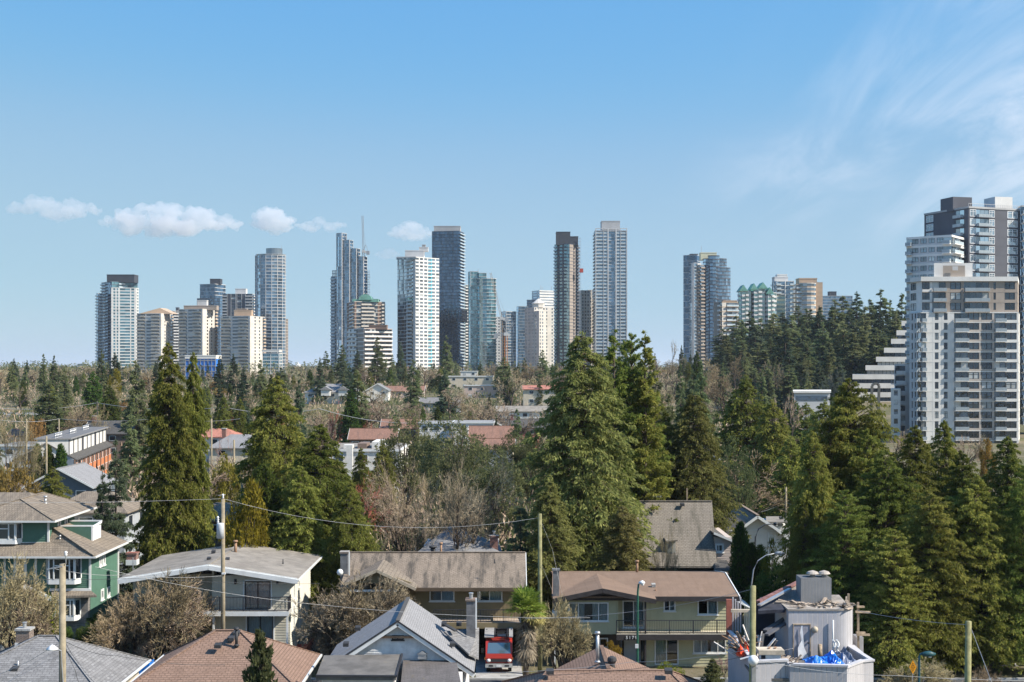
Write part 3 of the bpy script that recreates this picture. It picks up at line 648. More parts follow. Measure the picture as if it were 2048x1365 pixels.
D = 1180; t = twr('tall rounded pale glass tower with curved crown, rising above beige towers', 537, D)
rg = ring(507, 567, D, 16, .75, .5); vol(t, rg, 510, S('blue', 'g', 'lgrey', band=(.45, .5), bandm='lgrey', pier=(9, .7, .55, 'lgrey')), D, roof='grey')
vol(t, ring(510, 566, D + 1, 16, .7, .5), 508, S('teal', 'g', 'lgrey', band=(.35, 1.2), bandm='grey'), D + 1, z0=PZ(548, D), fh=2.95); mb = MB()
pr = [(PX(545, D) + 7.6 * cos(a * pi / 9), D + 9 + 6 * sin(a * pi / 9)) for a in range(18)]; mb.prism([(x, y, PZ(511, D)) for x, y in pr], (0, 0, 6.5)); mb.prism([(x * 1.0, y, PZ(497, D)) for x, y in pr], (0, 0, .5)); mb.build('crown', G['grey'], t)
mb = MB(); mb.tube([(PX(560, D), D + 8, PZ(497, D)), (PX(560, D), D + 8, PZ(489, D))], .12, 4); mb.build('antenna', W['steel'], t)
D = 1290; t = twr('thin brown concrete tower peeking out right of the round glass tower', 570, D); vol(t, rect(562, 572, 576, D), 638, S('dark', 'p', 'taupe'), D)
D = 1080; t = twr('low teal glass building with white roof frame below the round tower', 541, D, 'office_building', 'building'); vol(t, rect(525, None, 558, D), 707, S('teal', 'g', 'white', pier=(2, .4, .3)), D, roof='white'); roofbox(t, 524, 559, 700, 704, D, 'white', 12, -1, 'roof_frame')
D = 900; t = twr('building wrapped in bright blue tarpaulin with white roof edge, below the beige towers', 400, D, 'wrapped_building', 'building')
mb = MB(); mb.box(PX(371, D), PX(431, D), D, D + 16, Hf(PX(400, D), D), PZ(716, D)); mb.build('tarpaulin', W['blue'], t)
mb = MB()
for i in range(9): x = PX(371 + i * 7.5, D); mb.box(x - .25, x + .25, D - .3, D, Hf(x, D), PZ(713, D))
for y in (722, 733, 744): mb.box(PX(371, D), PX(431, D), D - .35, D - .1, PZ(y, D), PZ(y - 1.5, D))
mb.build('scaffold', W['steel'], t); roofbox(t, 370, 432, 711, 717, D, 'white', 17, -.5, 'roof_edge')
D = 2600; t = twr('small hazy blue-grey tower far away at left behind firs', 166, D); vol(t, rect(155, 168, 176, D), 728, S('blue', 'g', 'lgrey'), D)
t = twr('small distant white building with domed roof in gap before the stepped tower', 597, D, 'domed_building', 'building'); vol(t, rect(583, None, 614, D), 736, S('blue', 'w', 'lgrey'), D)
mb = MB(); mb.lathe([(9, 0), (8.5, 4), (6, 7), (2, 9.5), (.3, 13)], (PX(594, D), D + 9, PZ(737, D)), 12); mb.build('dome', W['lgrey'], t); roofbox(t, 600, 614, 732, 737, D, 'lgrey')

# --- stepped tower under construction with its crane
D = 1150; t = twr('tall stepped glass tower with white grid, under construction, crane on its top', 700, D)
sg = [S('blue', 'g', 'lgrey', band=(.4, .25), bandm='lgrey', pier=(2, .5, .35)), S('blue', 'g', 'grey'), None, S('blue', 'g', 'lgrey', band=(.4, .25), bandm='lgrey', pier=(2, .7, .35))]
for (a, b, c, y, dd) in ((673, 684, 693, 466, 0), (687, 699, 706, 480, -1), (701, 713, 720, 497, -2), (716, 727, 734, 513, -3)): vol(t, rect(a, b, c, D + dd), y, sg, D + dd, roof='grey')
vol(t, rect(662, 671, 676, D + 6), 553, S('navy', 'b', 'grey', bandm='grey'), D + 6)
mb = MB()
for i in range(5):
    for j in range(4): mb.bar((PX(663 + i * 2.8, D), D + 6 + j, PZ(553, D)), (PX(663 + i * 2.8, D), D + 6 + j, PZ(541, D)), .22)
for y in (541, 547): mb.box(PX(662, D), PX(675, D), D + 6, D + 10, PZ(y, D), PZ(y, D) + .35)
mb.build('formwork', W['steel'], t)
mb = MB()
for i in range(14): mb.box(PX(735, D), PX(739, D) + (i % 3) * .5, D - 2, D + .5, PZ(545 + i * 5, D), PZ(545 + i * 5, D) + .3)
for px in (735, 738.5): mb.bar((PX(px, D), D - 1, PZ(540, D)), (PX(px, D), D - 1, PZ(640, D)), .3)
mb.build('hoist', W['steel'], t)
def lattice(mb, a, b, w, seg, r):
    a, b = Vector(a), Vector(b); d = (b - a).normalized(); s = d.cross(Vector((0, 1, 0))).normalized() * w / 2; q = Vector((0, w / 2, 0)); n = max(2, int((b - a).length / seg))
    cs = [s + q, s - q, -s - q, -s + q]
    for c in cs: mb.bar(a + c, b + c, r)
    for i in range(n):
        p0, p1 = a.lerp(b, i / n), a.lerp(b, (i + 1) / n)
        for k in range(4): mb.bar(p0 + cs[k], p1 + cs[(k + 1) % 4], r * .7)
def crane(label, px, ybot, yslew, tip, D, m, mast_w=2.0, cj=(8, 3)):
    x = PX(px, D); t = thing('tower_crane', label, 'crane', (x, D, PZ(ybot, D))); zs = PZ(yslew, D)
    mb = MB(); lattice(mb, (x, D, PZ(ybot, D)), (x, D, zs), mast_w, 2.4, .28); mb.build('mast', W[m], t)
    mb = MB(); mb.box(x - 1.5, x + 1.3, D - 1.4, D + 1.4, zs, zs + 2.2); mb.box(x + 1.3, x + 2.6, D - 1.2, D - .2, zs - .6, zs + 1.6); mb.build('cab', W['lgrey'], t)
    mb = MB(); lattice(mb, (x, D, zs + 1.6), (PX(tip[0], D), D, PZ(tip[1], D)), 1.3, 2.2, .2); mb.build('jib', W[m if m != 'orange' else 'steel'], t)
    sgn = -1 if tip[0] > px else 1
    mb = MB(); mb.bar((x, D, zs + 1.3), (x + sgn * cj[0], D, zs + 1.3), 1.2, .8); mb.box(x + sgn * cj[0] - 1.4, x + sgn * cj[0] + 1.4, D - 1.2, D + 1.2, zs - 1.6, zs + 1.5); mb.bar((x, D, zs + 2), (x + sgn * 2, D, zs + 7), .4); mb.bar((x + sgn * 2, D, zs + 7), (x + sgn * cj[0], D, zs + 1.6), .25); mb.bar((x + sgn * 2, D, zs + 7), Vector((x, D, zs)).lerp(Vector((PX(tip[0], D), D, PZ(tip[1], D))), .8), .12); mb.build('counter_jib', W['steel'], t)
crane('grey tower crane with steep upright jib on top of the stepped tower', 727, 520, 506, (725, 432), 1148, 'steel', 2.0, (4, 2))
crane('tower crane with long leaning jib beside the green glass tower', 1003, 735, 640, (981, 546), 1000, 'tan', 1.8, (4, 2))
crane('orange tower crane with short jib standing low before the pinkish tower', 1012, 735, 672, (1028, 645), 900, 'orange', 2.2, (7, 3))

# --- centre
D = 1050; t = twr('brown balcony tower with green copper barrel roof, right of stepped tower', 732, D)
vol(t, rect(694, 709, 770, D), 603, [S('dark', [('s', 1), ('g', 2.5), ('b', 7), ('g', 2), ('s', 2), ('b', 2)], 'brown', bandm='beige', railm='beige'), S('dark', 's', 'brown'), None, S('dark', 'sb', 'brown', bandm='beige')], D, roof='tan')
mb = MB(); zr = PZ(604, D); mb.box(PX(704, D), PX(756, D), D + 3, D + 16, zr, PZ(598, D)); mb.prism([(PX(730, D) + 5.4 * cos(a * pi / 12), D + 1.5, PZ(600, D) + 4.6 * sin(a * pi / 12)) for a in range(13)], (0, 15, 0)); mb.build('roof', W['copper'], t)
D = 900; t = twr('terraced block with white and mauve balcony bands before the copper-roofed tower', 740, D)
vol(t, rect(697, 728, 784, D), 657, [S('dark', 'b', 'pink', bandm='pink', railm='white', bal=1.2), S('dark', 's', 'pink'), None, S('dark', [('b', 3), ('s', 1), ('s', 1)], 'taupe', bandm='white', railm='white', bal=1.2)], D, roof='brown'); roofbox(t, 736, 772, 650, 658, D, 'brown', 8, 5)
D = 1050; t = twr('white tower with teal stripes and grey shaded side, centre of skyline', 836, D)
vol(t, rect(795, 831, 878, D), 514, [S('grey', [('w', 2), ('s', .7), ('w', 2), ('s', .7), ('w', 2), ('s', .5), ('w', 2, 'teal'), ('s', .5, 'teal'), ('w', 2), ('s', .7), ('w', 2)], 'white', band=(.7, .25), sill=.2), S('grey', 's', 'white'), None, S('grey', [('g', 5), ('s', .4), ('b', 3), ('s', 1.2)], 'lgrey', bandm='lgrey', band=(.45, .25))], D, roof='lgrey')  # left face greyed to put its shade into the wall colour
vol(t, rect(793, 831, 832, D - .5), 513.5, S('grey', 'g', 'lgrey', bandm='lgrey', band=(.8, .6)), D - .5, z0=PZ(519, D), fh=2.2); roofbox(t, 808, 846, 499, 515, D, 'lgrey', 10, 10); roofbox(t, 836, 854, 492, 500, D, 'lgrey', 6, 12); roofbox(t, 842, 849, 487, 493, D, 'grey', 4, 12)
D = 1180; t = twr('tall dark navy glass tower with grey roof box and protruding belt, right of white tower', 896, D)
nv = S('navy', 'g', 'dark', band=(.3, .12), bandm='dark', pier=(3, .3, .2, 'dark'))
vol(t, rect(864, 918, 928, D), 462, [S('navy', 'b', 'char', bandm='char'), nv, None, nv], D, roof='dark'); roofbox(t, 867, 920, 451, 463, D, 'grey', 16, 6)
vol(t, rect(870, 924, 934, D - 3), 620, S('navy', 'g', 'dark', band=(.4, .2), bandm='dark', pier=(1, .5, .4, 'dark')), D - 3, z0=PZ(643, D), fh=3.2, name_core='belt')
D = 1250; t = twr('pale balcony tower half hidden right behind the navy tower', 935, D); vol(t, rect(924, 930, 943, D), 570, S('green', 'b', 'white', railm='white'), D)
D = 1100; t = twr('green-blue glass tower with three step top and rounded balcony corner', 965, D)
vol(t, rect(937, 941, 957, D), 543, S('teal', 'g', 'lgrey', band=(.3, .15), bandm='grey', pier=(4, .5, .3, 'lgrey')), D); vol(t, rect(956, 958, 973, D - 1), 546, S('teal', 'g', 'lgrey', band=(.3, .2), bandm='grey'), D - 1)
vol(t, ring(955, 992, D - 4, 14, .8, .5), 557, S('teal', 'g', 'lgrey', band=(.35, .7), bandm='lgrey'), D - 4)
mb = MB(); mb.tube([(PX(956, D), D + 6, PZ(543, D)), (PX(956, D), D + 6, PZ(538, D))], .15, 4); mb.build('antenna', W['steel'], t)
D = 1300; t = twr('narrow white lattice tower right of the green-blue glass tower', 995, D); vol(t, rect(989, None, 1001, D), 634, S('grey', 'p', 'white', cw=2.6), D)
t = twr('grey-blue glass block behind the leaning crane', 1018, D); vol(t, rect(1003, 1012, 1032, D), 623, S('blue', 'g', 'lgrey', pier=(3, .5, .3)), D)
t = twr('slim blue glass tower left of the pinkish tower with cupola', 1044, D); vol(t, rect(1033, 1037, 1056, D), 613, S('blue', 'g', 'grey', band=(.25, .1), bandm='grey'), D)
D = 1400; t = twr('white topped office tower with antennas behind the pinkish tower', 1085, D, 'office_tower'); vol(t, rect(1054, None, 1078, D), 600, S('navy', 'g', 'char'), D); vol(t, rect(1064, 1079, 1108, D + 5), 581, S('blue', 'w', 'white', band=(1.2, .2)), D + 5, roof='white')
mb = MB()
for px, y in ((1082, 570), (1085, 573), (1104, 571)): mb.tube([(PX(px, D), D + 12, PZ(582, D)), (PX(px, D), D + 12, PZ(y, D))], .2, 4)
stuff(mb.build('antennas', W['steel'], t))
D = 1080; t = twr('pinkish cream tower with octagonal cupola roof in centre right of skyline', 1078, D)
pk = S('grey', 'pps', 'pink', band=(.4, .2), bandm='pink', cyc=1, cw=2.4); ck = S('grey', 'pps', 'cream', band=(.4, .2), bandm='cream', cyc=1, cw=2.4)
vol(t, rect(1050, 1068, 1107, D), 615, [ck, ck, None, pk], D, roof='cream'); vol(t, rect(1066, 1078, 1092, D - 4), 622, [ck, ck, None, pk], D - 4, roof='cream')
mb = MB(); mb.lathe([(5.2, 0), (5.2, 3.2), (5.8, 3.3), (2.2, 6.2), (.2, 7.5)], (PX(1077, D), D + 6, PZ(615, D)), 8); mb.build('cupola', W['cream'], t)
D = 1120; t = twr('dark tower under construction with black roof box, red hoist and pinkish strip', 1132, D)
vol(t, rect(1109, 1139, 1157, D), 488, [S('dark', [('s', 3, 'taupe'), ('p', 3, 'taupe'), ('s', .5), ('b', 3)], 'dark', bandm='char', railm='char'), S('navy', 's', 'dark'), None, S('teal', [('b', 2), ('s', 1.6), ('w', 2), ('s', 1), ('w', 2), ('g', 2)], 'dark', bandm='char', band=(.4, .2), bal=1.8)], D, roof='dark'); roofbox(t, 1113, 1141, 463, 489, D, 'dark', 14, 4); roofbox(t, 1141, 1157, 472, 489, D, 'dark', 10, 5)
mb = MB()
for px in (1159.5, 1162): mb.bar((PX(px, D), D + 4, PZ(475, D)), (PX(px, D), D + 4, PZ(700, D)), .18)
for i in range(30): mb.bar((PX(1156, D), D + 4, PZ(476 + i * 7, D)), (PX(1162, D), D + 4, PZ(476 + i * 7, D)), .16)
mb.build('hoist_mast', W['steel'], t); mb = MB(); mb.box(PX(1160, D), PX(1167, D), D + 2.5, D + 5, PZ(545, D), PZ(537, D)); mb.build('hoist_car', W['red'], t)
D = 1160; t = twr('beige balcony tower right behind the dark tower under construction', 1170, D); vol(t, rect(1155, 1163, 1184, D), 581, S('dark', 'pp', 'beige', cw=2.6), D); vol(t, rect(1174, 1178, 1192, D + 10), 600, S('grey', 'b', 'beige', railm='beige'), D + 10)
D = 1350; t = twr('sliver of pale glass tower just left of the tall white lattice tower', 1184, D); vol(t, rect(1176, None, 1196, D), 580, S('pale', 'g', 'white'), D)
D = 1130; t = twr('tall slab tower with white lattice of slabs and fins, grey box on top', 1222, D)
wl_ = S('blue', [('b', 3), ('b', 2), ('g', .3), ('g', 2.2), ('g', .3), ('b', 2), ('b', 3)], 'lgrey', band=(.4, .3), bandm='lgrey', bal=1.0)
vol(t, rect(1191, None, 1254, D, 24), 461, wl_, D, roof='lgrey')
mb = MB()
for px, w in ((1191.5, .7), (1207, .3), (1216, 1.0), (1232, 1.0), (1241, .3), (1253.5, .7)): mb.box(PX(px, D) - w / 2, PX(px, D) + w / 2, D - 1.25, D, Hf(PX(px, D), D), PZ(457, D))
for y in (457, 462): mb.box(PX(1191, D), PX(1254, D), D - 1.2, D - .1, PZ(y, D) - .5, PZ(y, D))
mb.build('fins', W['lgrey'], t); roofbox(t, 1204, 1241, 441, 458, D, 'grey', 14, 5)

# --- right of centre
D = 1150; t = twr('dark blue tower with thin white floor lines, left of the curved glass tower', 1380, D)
vol(t, rect(1367, 1394, 1400, D), 510, S('navy', 'gg', 'char', band=(.35, .2), bandm='lgrey', fh=2.95), D, fh=5.2); roofbox(t, 1383, 1398, 507, 511, D, 'dark', 8, 6); vol(t, rect(1379, 1388, 1402, D - 4), 526, S('blue', 'gs', 'lgrey', band=(.35, .2)), D - 4)
D = 1080; t = twr('broad bowed glass tower with dark floor bands and yellow roof box', 1428, D)
gb = S('blue', 'g', 'char', band=(.7, .35), bandm='char')
rg = ring(1406, 1463, D, 18, .55, .5); vol(t, rg, 535, gb, D, roof='grey'); vol(t, ring(1408, 1455, D + 2, 16, .5, .5), 517, gb, D + 2, z0=PZ(536, D)); vol(t, ring(1417, 1440, D - .5, 12, .6, .5), 511, gb, D - .5); roofbox(t, 1404, 1436, 504, 518, D, 'yellow', 9, 7)
vol(t, rect(1393, 1400, 1408, D - 1), 530, S('dark', 'b', 'taupe', bandm='taupe', railm='taupe'), D - 1)
mb = MB(); mb.tube([(PX(1406, D), D + 9, PZ(510, D)), (PX(1406, D), D + 9, PZ(490, D))], .14, 4); mb.build('antenna', W['steel'], t)
D = 800; t = twr('brown and cream mid-rise partly hidden by forest, below the bowed glass tower', 1455, D); vol(t, rect(1428, 1444, 1476, D), 604, [S('grey', [('s', 2), ('b', 3), ('b', 3)], 'cream', bandm='tan'), S('grey', 's', 'tan'), None, S('grey', 'sb', 'taupe', bandm='taupe')], D, roof='tan'); roofbox(t, 1448, 1476, 601, 606, D, 'tan', 8, 3)
D = 850; t = twr('pale green tower with green gabled roofs rising behind the wooded hill', 1514, D)
gg = S('green', 'wbw', 'lgrey', bandm='lgrey', railm='lgrey', cw=2.4)
for a, b, c, y in ((1476, 1484, 1502, 583), (1498, 1508, 1530, 577), (1522, 1536, 1553, 585)): vol(t, rect(a, b, c, D), y, gg, D, roof='copper')
for px, y, w in ((1487, 570, 9), (1508, 567, 8), (1526, 565, 10), (1540, 575, 8)):
    mb = MB(); mb.prism([(PX(px - w, D), D - .5, PZ(y + 13, D)), (PX(px + w, D), D - .5, PZ(y + 13, D)), (PX(px, D), D - .5, PZ(y, D))], (0, 12, 0)); mb.build('gable_roof', W['copper'], t)
vol(t, rect(1550, None, 1570, D + 8), 592, S('green', 'w', 'yellow', cw=2.4), D + 8, roof='yellow')
D = 900; t = twr('white grid tower with stacked roof boxes, behind the wooded hill', 1567, D); vol(t, rect(1545, 1553, 1588, D), 562, S('blue', 'bggb', 'white', pier=(2, .6, .4), bandm='white'), D, roof='white'); roofbox(t, 1552, 1579, 553, 563, D, 'lgrey', 9, 5); roofbox(t, 1558, 1578, 548, 554, D, 'white', 6, 6)
D = 850; t = twr('tan and brown tower with curved bays and flat hat roof, behind the wooded hill', 1616, D)
vol(t, rect(1588, 1592, 1608, D), 569, S('grey', 'b', 'tan', bandm='tan'), D); vol(t, ring(1602, 1634, D - 3, 12, .7, .5), 566, S('grey', 'w', 'tan', bandm='cream'), D - 3, roof='tan'); vol(t, rect(1628, 1631, 1645, D + 2), 565, S('grey', 'sb', 'tan', bandm='tan'), D + 2); roofbox(t, 1601, 1637, 556, 567, D, 'tan', 10, 4)
D = 1300; t = twr('low dark-topped building just clearing the forest top at right', 1668, D); vol(t, rect(1645, None, 1705, D), 592, S('blue', 'g', 'grey'), D); roofbox(t, 1661, 1675, 583, 593, D, 'dark', 8, 4)

# --- near right
D = 425; t = twr('tall charcoal clad tower with white lower wing at right edge', 1937, D)
rt = [('g', 1.2), ('w', 2.6), ('b', 6.2), ('w', 2.4), ('s', 5.5), ('w', 4.4), ('s', 1.5)]
cs = dict(band=(.3, .1), bandm='char', indiv=1, frame='white', sill=.12)
vol(t, rect(1849, 1937, 2040, D), 417, [S('pale', [('s', .5), ('w', 2.6), ('b', 5.6), ('w', 2.4), ('s', 5.5), ('w', 4.4), ('s', 1.2)], 'char', **cs), S('pale', 's', 'char'), None, S('pale', [('s', 1), ('w', 3.6), ('s', 11), ('b', 4), ('s', 2)], 'char', **cs)], D, z0=4, roof='char')
mb = MB(); pts = rect(1849, 1937, 2040, D)
for (a, b) in ((pts[3], pts[0]), (pts[0], pts[1])): mb.bar((*a, PZ(416, D) + .2), (*b, PZ(416, D) + .2), .5, .6)
mb.build('parapet', W['grey'], t); mb = MB()
for k in range(30):
    a, b = pts[0], pts[1]; f = k / 29; mb.bar((a[0] + (b[0] - a[0]) * f, a[1] + (b[1] - a[1]) * f, PZ(416, D)), (a[0] + (b[0] - a[0]) * f, a[1] + (b[1] - a[1]) * f, PZ(407, D)), .08)
mb.bar((pts[0][0], pts[0][1], PZ(407, D)), (pts[1][0], pts[1][1], PZ(407, D)), .1); stuff(mb.build('roof_railing', W['lgrey'], t))
for a, b, c, y, m_ in ((1881, 1906, 1944, 389, 'char'), (1968, 1990, 2025, 389, 'white')):
    q = rect(a, b, c, D + 6); mb = MB(); mb.prism([(x, y2, PZ(418, D)) for x, y2 in q], (0, 0, PZ(y, D) - PZ(418, D))); mb.build('roof_box', W[m_], t)
wc = dict(band=(.7, .2), bandm='white', sill=.2)
vol(t, rect(1813, 1903, 1932, D - 9), 470, [S('pale', 'bg', 'white', bal=1.2, **wc), S('pale', 's', 'white'), None, S('pale', [('b', 3), ('w', 3), ('s', 1), ('w', 3), ('s', 1), ('w', 3), ('s', 1), ('w', 3), ('b', 4)], 'lgrey', bal=1.6, **wc, indiv=1)], D - 9, z0=4, roof='white')
vol(t, rect(2036, 2044, 2110, D + 6), 411, S('blue', 'bg', 'lgrey', bandm='white'), D + 6, z0=4)
D = 393; t = twr('near white and taupe apartment tower with rows of balconies, right edge', 1930, D)
fr = [('b', 10), ('s', 13), ('p', 16), ('s', 2), ('p', 16), ('s', 9), ('b', 28, 'taupe'), ('w', 22, 'tan2'), ('s', 4, 'tan2'), ('w', 22, 'tan2'), ('s', 4, 'tan2'), ('b', 23), ('w', 22), ('s', 3)]
W['tan2'] = mat('light_taupe_panel', (.46, .40, .345), .85, .12, .12, streak=.15); W['tan3'] = mat('taupe_top_panel', (.36, .30, .25), .85, .12, .12)
pts = [(PX(1842, D), D), (PX(2036, D), D), (PX(2038, D + 20), D + 20), (PX(1822, D + 20), D + 20), (PX(1820, D + 6), D + 6)]
nb = dict(band=(.25, .19), indiv=1, sill=.22, bal=1.4)
vol(t, pts, 625, [S('dark', fr, 'white', bandm='white', **nb), S('dark', 's', 'white'), None, S('dark', 's', 'white'), S('dark', [('s', 2), ('p', 3), ('s', 1), ('p', 3), ('s', 1), ('b', 4)], 'lgrey', bandm='lgrey', **nb)], D, z0=-2, fh=2.9, roof='lgrey')  # greyer left chamfer has its shade put into the wall colour
ft = [('w', 14, 'white'), ('s', 5, 'white'), ('b', 26, 'white'), ('s', 8, 'tan3'), ('w', 21, 'tan3'), ('s', 5, 'tan3'), ('b', 48, 'tan3'), ('s', 6, 'tan3'), ('p', 10, 'tan3'), ('s', 14, 'tan3'), ('w', 20, 'tan3'), ('s', 4, 'tan3')]
vol(t, [(x + (.6 if k in (0, 4) else 0), y + .8) for k, (x, y) in enumerate(pts)], 563, [S('dark', ft, 'tan3', bandm='tan3', **nb), S('dark', 's', 'tan3'), None, S('dark', 's', 'white'), S('dark', 'wsw', 'white', bandm='white', **nb)], D, z0=PZ(625, D) + .03, fh=2.95, roof='lgrey')
mb = MB(); mb.prism([(x, y, PZ(563, D) + .04) for x, y in pts], (0, 0, PZ(554, D) - PZ(563, D))); mb.build('parapet', W['white'], t)
for nm, a, b, dd, dep, y0, y1, mm in (('roof_box', 1868, 1945, 3, 10, 556, 525, 'white'), ('roof_box_panel', 1886, 1930, 1.2, .2, 553, 531, 'tan3'), ('vent_grille', 1905, 1916, .3, .3, 541, 533, 'lgrey')):
    q = wedge(a, b, D + dd, dep); mb = MB(); mb.prism([(x, y, PZ(y0, D)) for x, y in q], (0, 0, PZ(y1, D) - PZ(y0, D))); mb.build(nm, W[mm], t)
D = 520; t = twr('white banded office block stepping down like stairs beside the forest', 1765, D, 'office_block', 'building')
steps = [(1803, 642), (1793, 661), (1782, 678), (1768, 696), (1752, 714), (1731, 731), (1705, 749), (1700, 767), (1697, 785), (1694, 803), (1690, 821)]
for i, (px, y) in enumerate(steps):
    y2 = y + 17.6; q = wedge(px, 1860, D, 26); mb = MB(); mb.prism([(a_, b_, PZ(y + 10, D)) for a_, b_ in q], (0, 0, PZ(y, D) - PZ(y + 10, D))); mb.build('white_band', W['white'], t)
    g_ = wedge(px + 3, 1858, D + .7, 24); mb = MB(); mb.prism([(a_, b_, PZ(y2, D) + .01) for a_, b_ in g_], (0, 0, PZ(y + 10, D) - PZ(y2, D) - .02)); mb.build('window_strip', G['dark'], t)
    mb = MB(); A_, B_ = Vector(g_[0]), Vector(g_[1]); n_ = int((B_ - A_).length / 1.5)
    for k in range(n_): c_ = A_.lerp(B_, k / n_); mb.box(c_.x - .06, c_.x + .06, c_.y - .1, c_.y, PZ(y2, D) + .01, PZ(y + 10, D) - .01)
    stuff(mb.build('mullions', W['char'], t))
D = 405; t = twr('low white residential block with planted terraces at foot of the near tower', 1805, D, 'terrace_block', 'building')
vol(t, wedge(1790, 1830, D, 10), 729, S('dark', 'bs', 'lgrey', bandm='lgrey', railm='lgrey', bal=1.2), D, z0=-1); vol(t, wedge(1783, 1800, D - 4, 10), 778, S('dark', 'p', 'white', cw=1.8), D - 4, z0=-1, roof='white')
D = 400; x = PX(1750, D); t = thing('arch_sculpture', 'rusty brown leaning arch sculpture before the stepped white office block', 'sculpture', (x, D, 5)); mb = MB()
P_ = [(PX(1742, D), D, PZ(830, D)), (PX(1744, D), D, PZ(772, D)), (PX(1748, D), D, PZ(768, D)), (PX(1755, D), D, PZ(768, D)), (PX(1758, D), D, PZ(772, D)), (PX(1757, D), D, PZ(830, D))]
for a, b in zip(P_[:-1], P_[1:]): mb.bar(a, b, .7)
mb.build('arch', W['tan'], t)
D = 330; t = twr('low white warehouse with dark window strip seen between trees, below the forest', 1615, D, 'warehouse', 'building'); g_ = Hf(PX(1615, D), D)
for nm, a_, b_, dd, dep, y0, y1, mm in (('wall', 1588, 1660, 0, 14, None, 786, W['lgrey']), ('roof', 1586, 1662, -.4, 15, 786, 782, W['white']), ('window_strip', 1592, 1655, -.08, .06, 802, 793, G['dark'])):
    q = wedge(a_, b_, D + dd, dep); z_ = g_ if y0 is None else PZ(y0, D) + .01; mb = MB(); mb.prism([(x, y, z_) for x, y in q], (0, 0, PZ(y1, D) - z_)); mb.build(nm, mm, t)
# ------------------------------------------------------------------ houses: helpers
PW = mat('white_trim', (.68, .68, .66), .6, .08, 1.2, streak=.12); GUT = mat('gutter_metal', (.60, .60, .58), .45, .08)
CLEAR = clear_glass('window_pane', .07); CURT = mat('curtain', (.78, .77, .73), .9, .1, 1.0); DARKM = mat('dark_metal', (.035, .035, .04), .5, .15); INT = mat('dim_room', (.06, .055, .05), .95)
PIPE = mat('galvanised_pipe', (.45, .45, .45), .4, .15, 3, metal=.6); VENT = mat('black_roof_vent', (.04, .04, .042), .7)
RUST = mat('rusty_flue', (.30, .18, .11), .8, .3, 3)
class Wall:
    def __init__(s, p0, p1): s.p0 = Vector(p0); s.L = (Vector(p1) - s.p0).length; s.u = (Vector(p1) - s.p0) / s.L; s.n = Vector((s.u.y, -s.u.x))
    def P(s, u, n, z): q = s.p0 + s.u * u + s.n * n; return (q.x, q.y, z)
    def box(s, mb, u0, u1, n0, n1, z0, z1): P = s.P; mb.hexa([P(u0, n1, z0), P(u1, n1, z0), P(u1, n0, z0), P(u0, n0, z0), P(u0, n1, z1), P(u1, n1, z1), P(u1, n0, z1), P(u0, n0, z1)]); return mb
def cells(a0, a1, z0, z1, ops):
    xs_ = sorted({a0, a1, *[min(max(q, a0), a1) for o in ops for q in o[:2]]}); zs_ = sorted({z0, z1, *[min(max(q, z0), z1) for o in ops for q in o[2:]]})
    for i in range(len(xs_) - 1):
        for j in range(len(zs_) - 1):
            cx, cz = (xs_[i] + xs_[i + 1]) / 2, (zs_[j] + zs_[j + 1]) / 2
            if not any(o[0] < cx < o[1] and o[2] < cz < o[3] for o in ops): yield xs_[i], xs_[i + 1], zs_[j], zs_[j + 1]
def siding(root, w, z0, z1, m, ops=(), course=.2, u0=0, u1=None, rng=None, vertical=False, name='siding', th=.15):
    """a clad wall: backing around the openings and every lapped board as its own wedge"""
    u1 = w.L if u1 is None else u1
    mb = MB()
    for a, b, c, d in cells(u0, u1, z0, z1, ops): w.box(mb, a, b, -th, 0, c, d)
    mb.build('wall', m, root); mb = MB(); z = z0
    if vertical:
        u = u0
        while u < u1 - .02:
            e = min(u + course, u1); cuts = [(z0, z1)]
            for o in ops:
                if o[0] < (u + e) / 2 < o[1]: cuts = [q for a, b in cuts for q in ((a, min(b, o[2])), (max(a, o[3]), b)) if q[1] - q[0] > .02]
            for a, b in cuts: w.box(mb, u + .012, e - .012, 0, .022, a, b)
            u = e
    else:
        while z < z1 - .03:
            e = min(z + course, z1); lo, hi = (u0, u1) if rng is None else rng((z + e) / 2); segs = [(lo, hi)]
            for o in ops:
                if o[2] < (z + e) / 2 < o[3]: segs = [q for a, b in segs for q in ((a, min(b, o[0])), (max(a, o[1]), b)) if q[1] - q[0] > .02]
            for a, b in segs:
                P = w.P; mb.hexa([P(a, .035, z), P(b, .035, z), P(b, 0, z), P(a, 0, z), P(a, .01, e - .004), P(b, .01, e - .004), P(b, 0, e - .004), P(a, 0, e - .004)])
            z = e
    return stuff(mb.build(name, m, root))
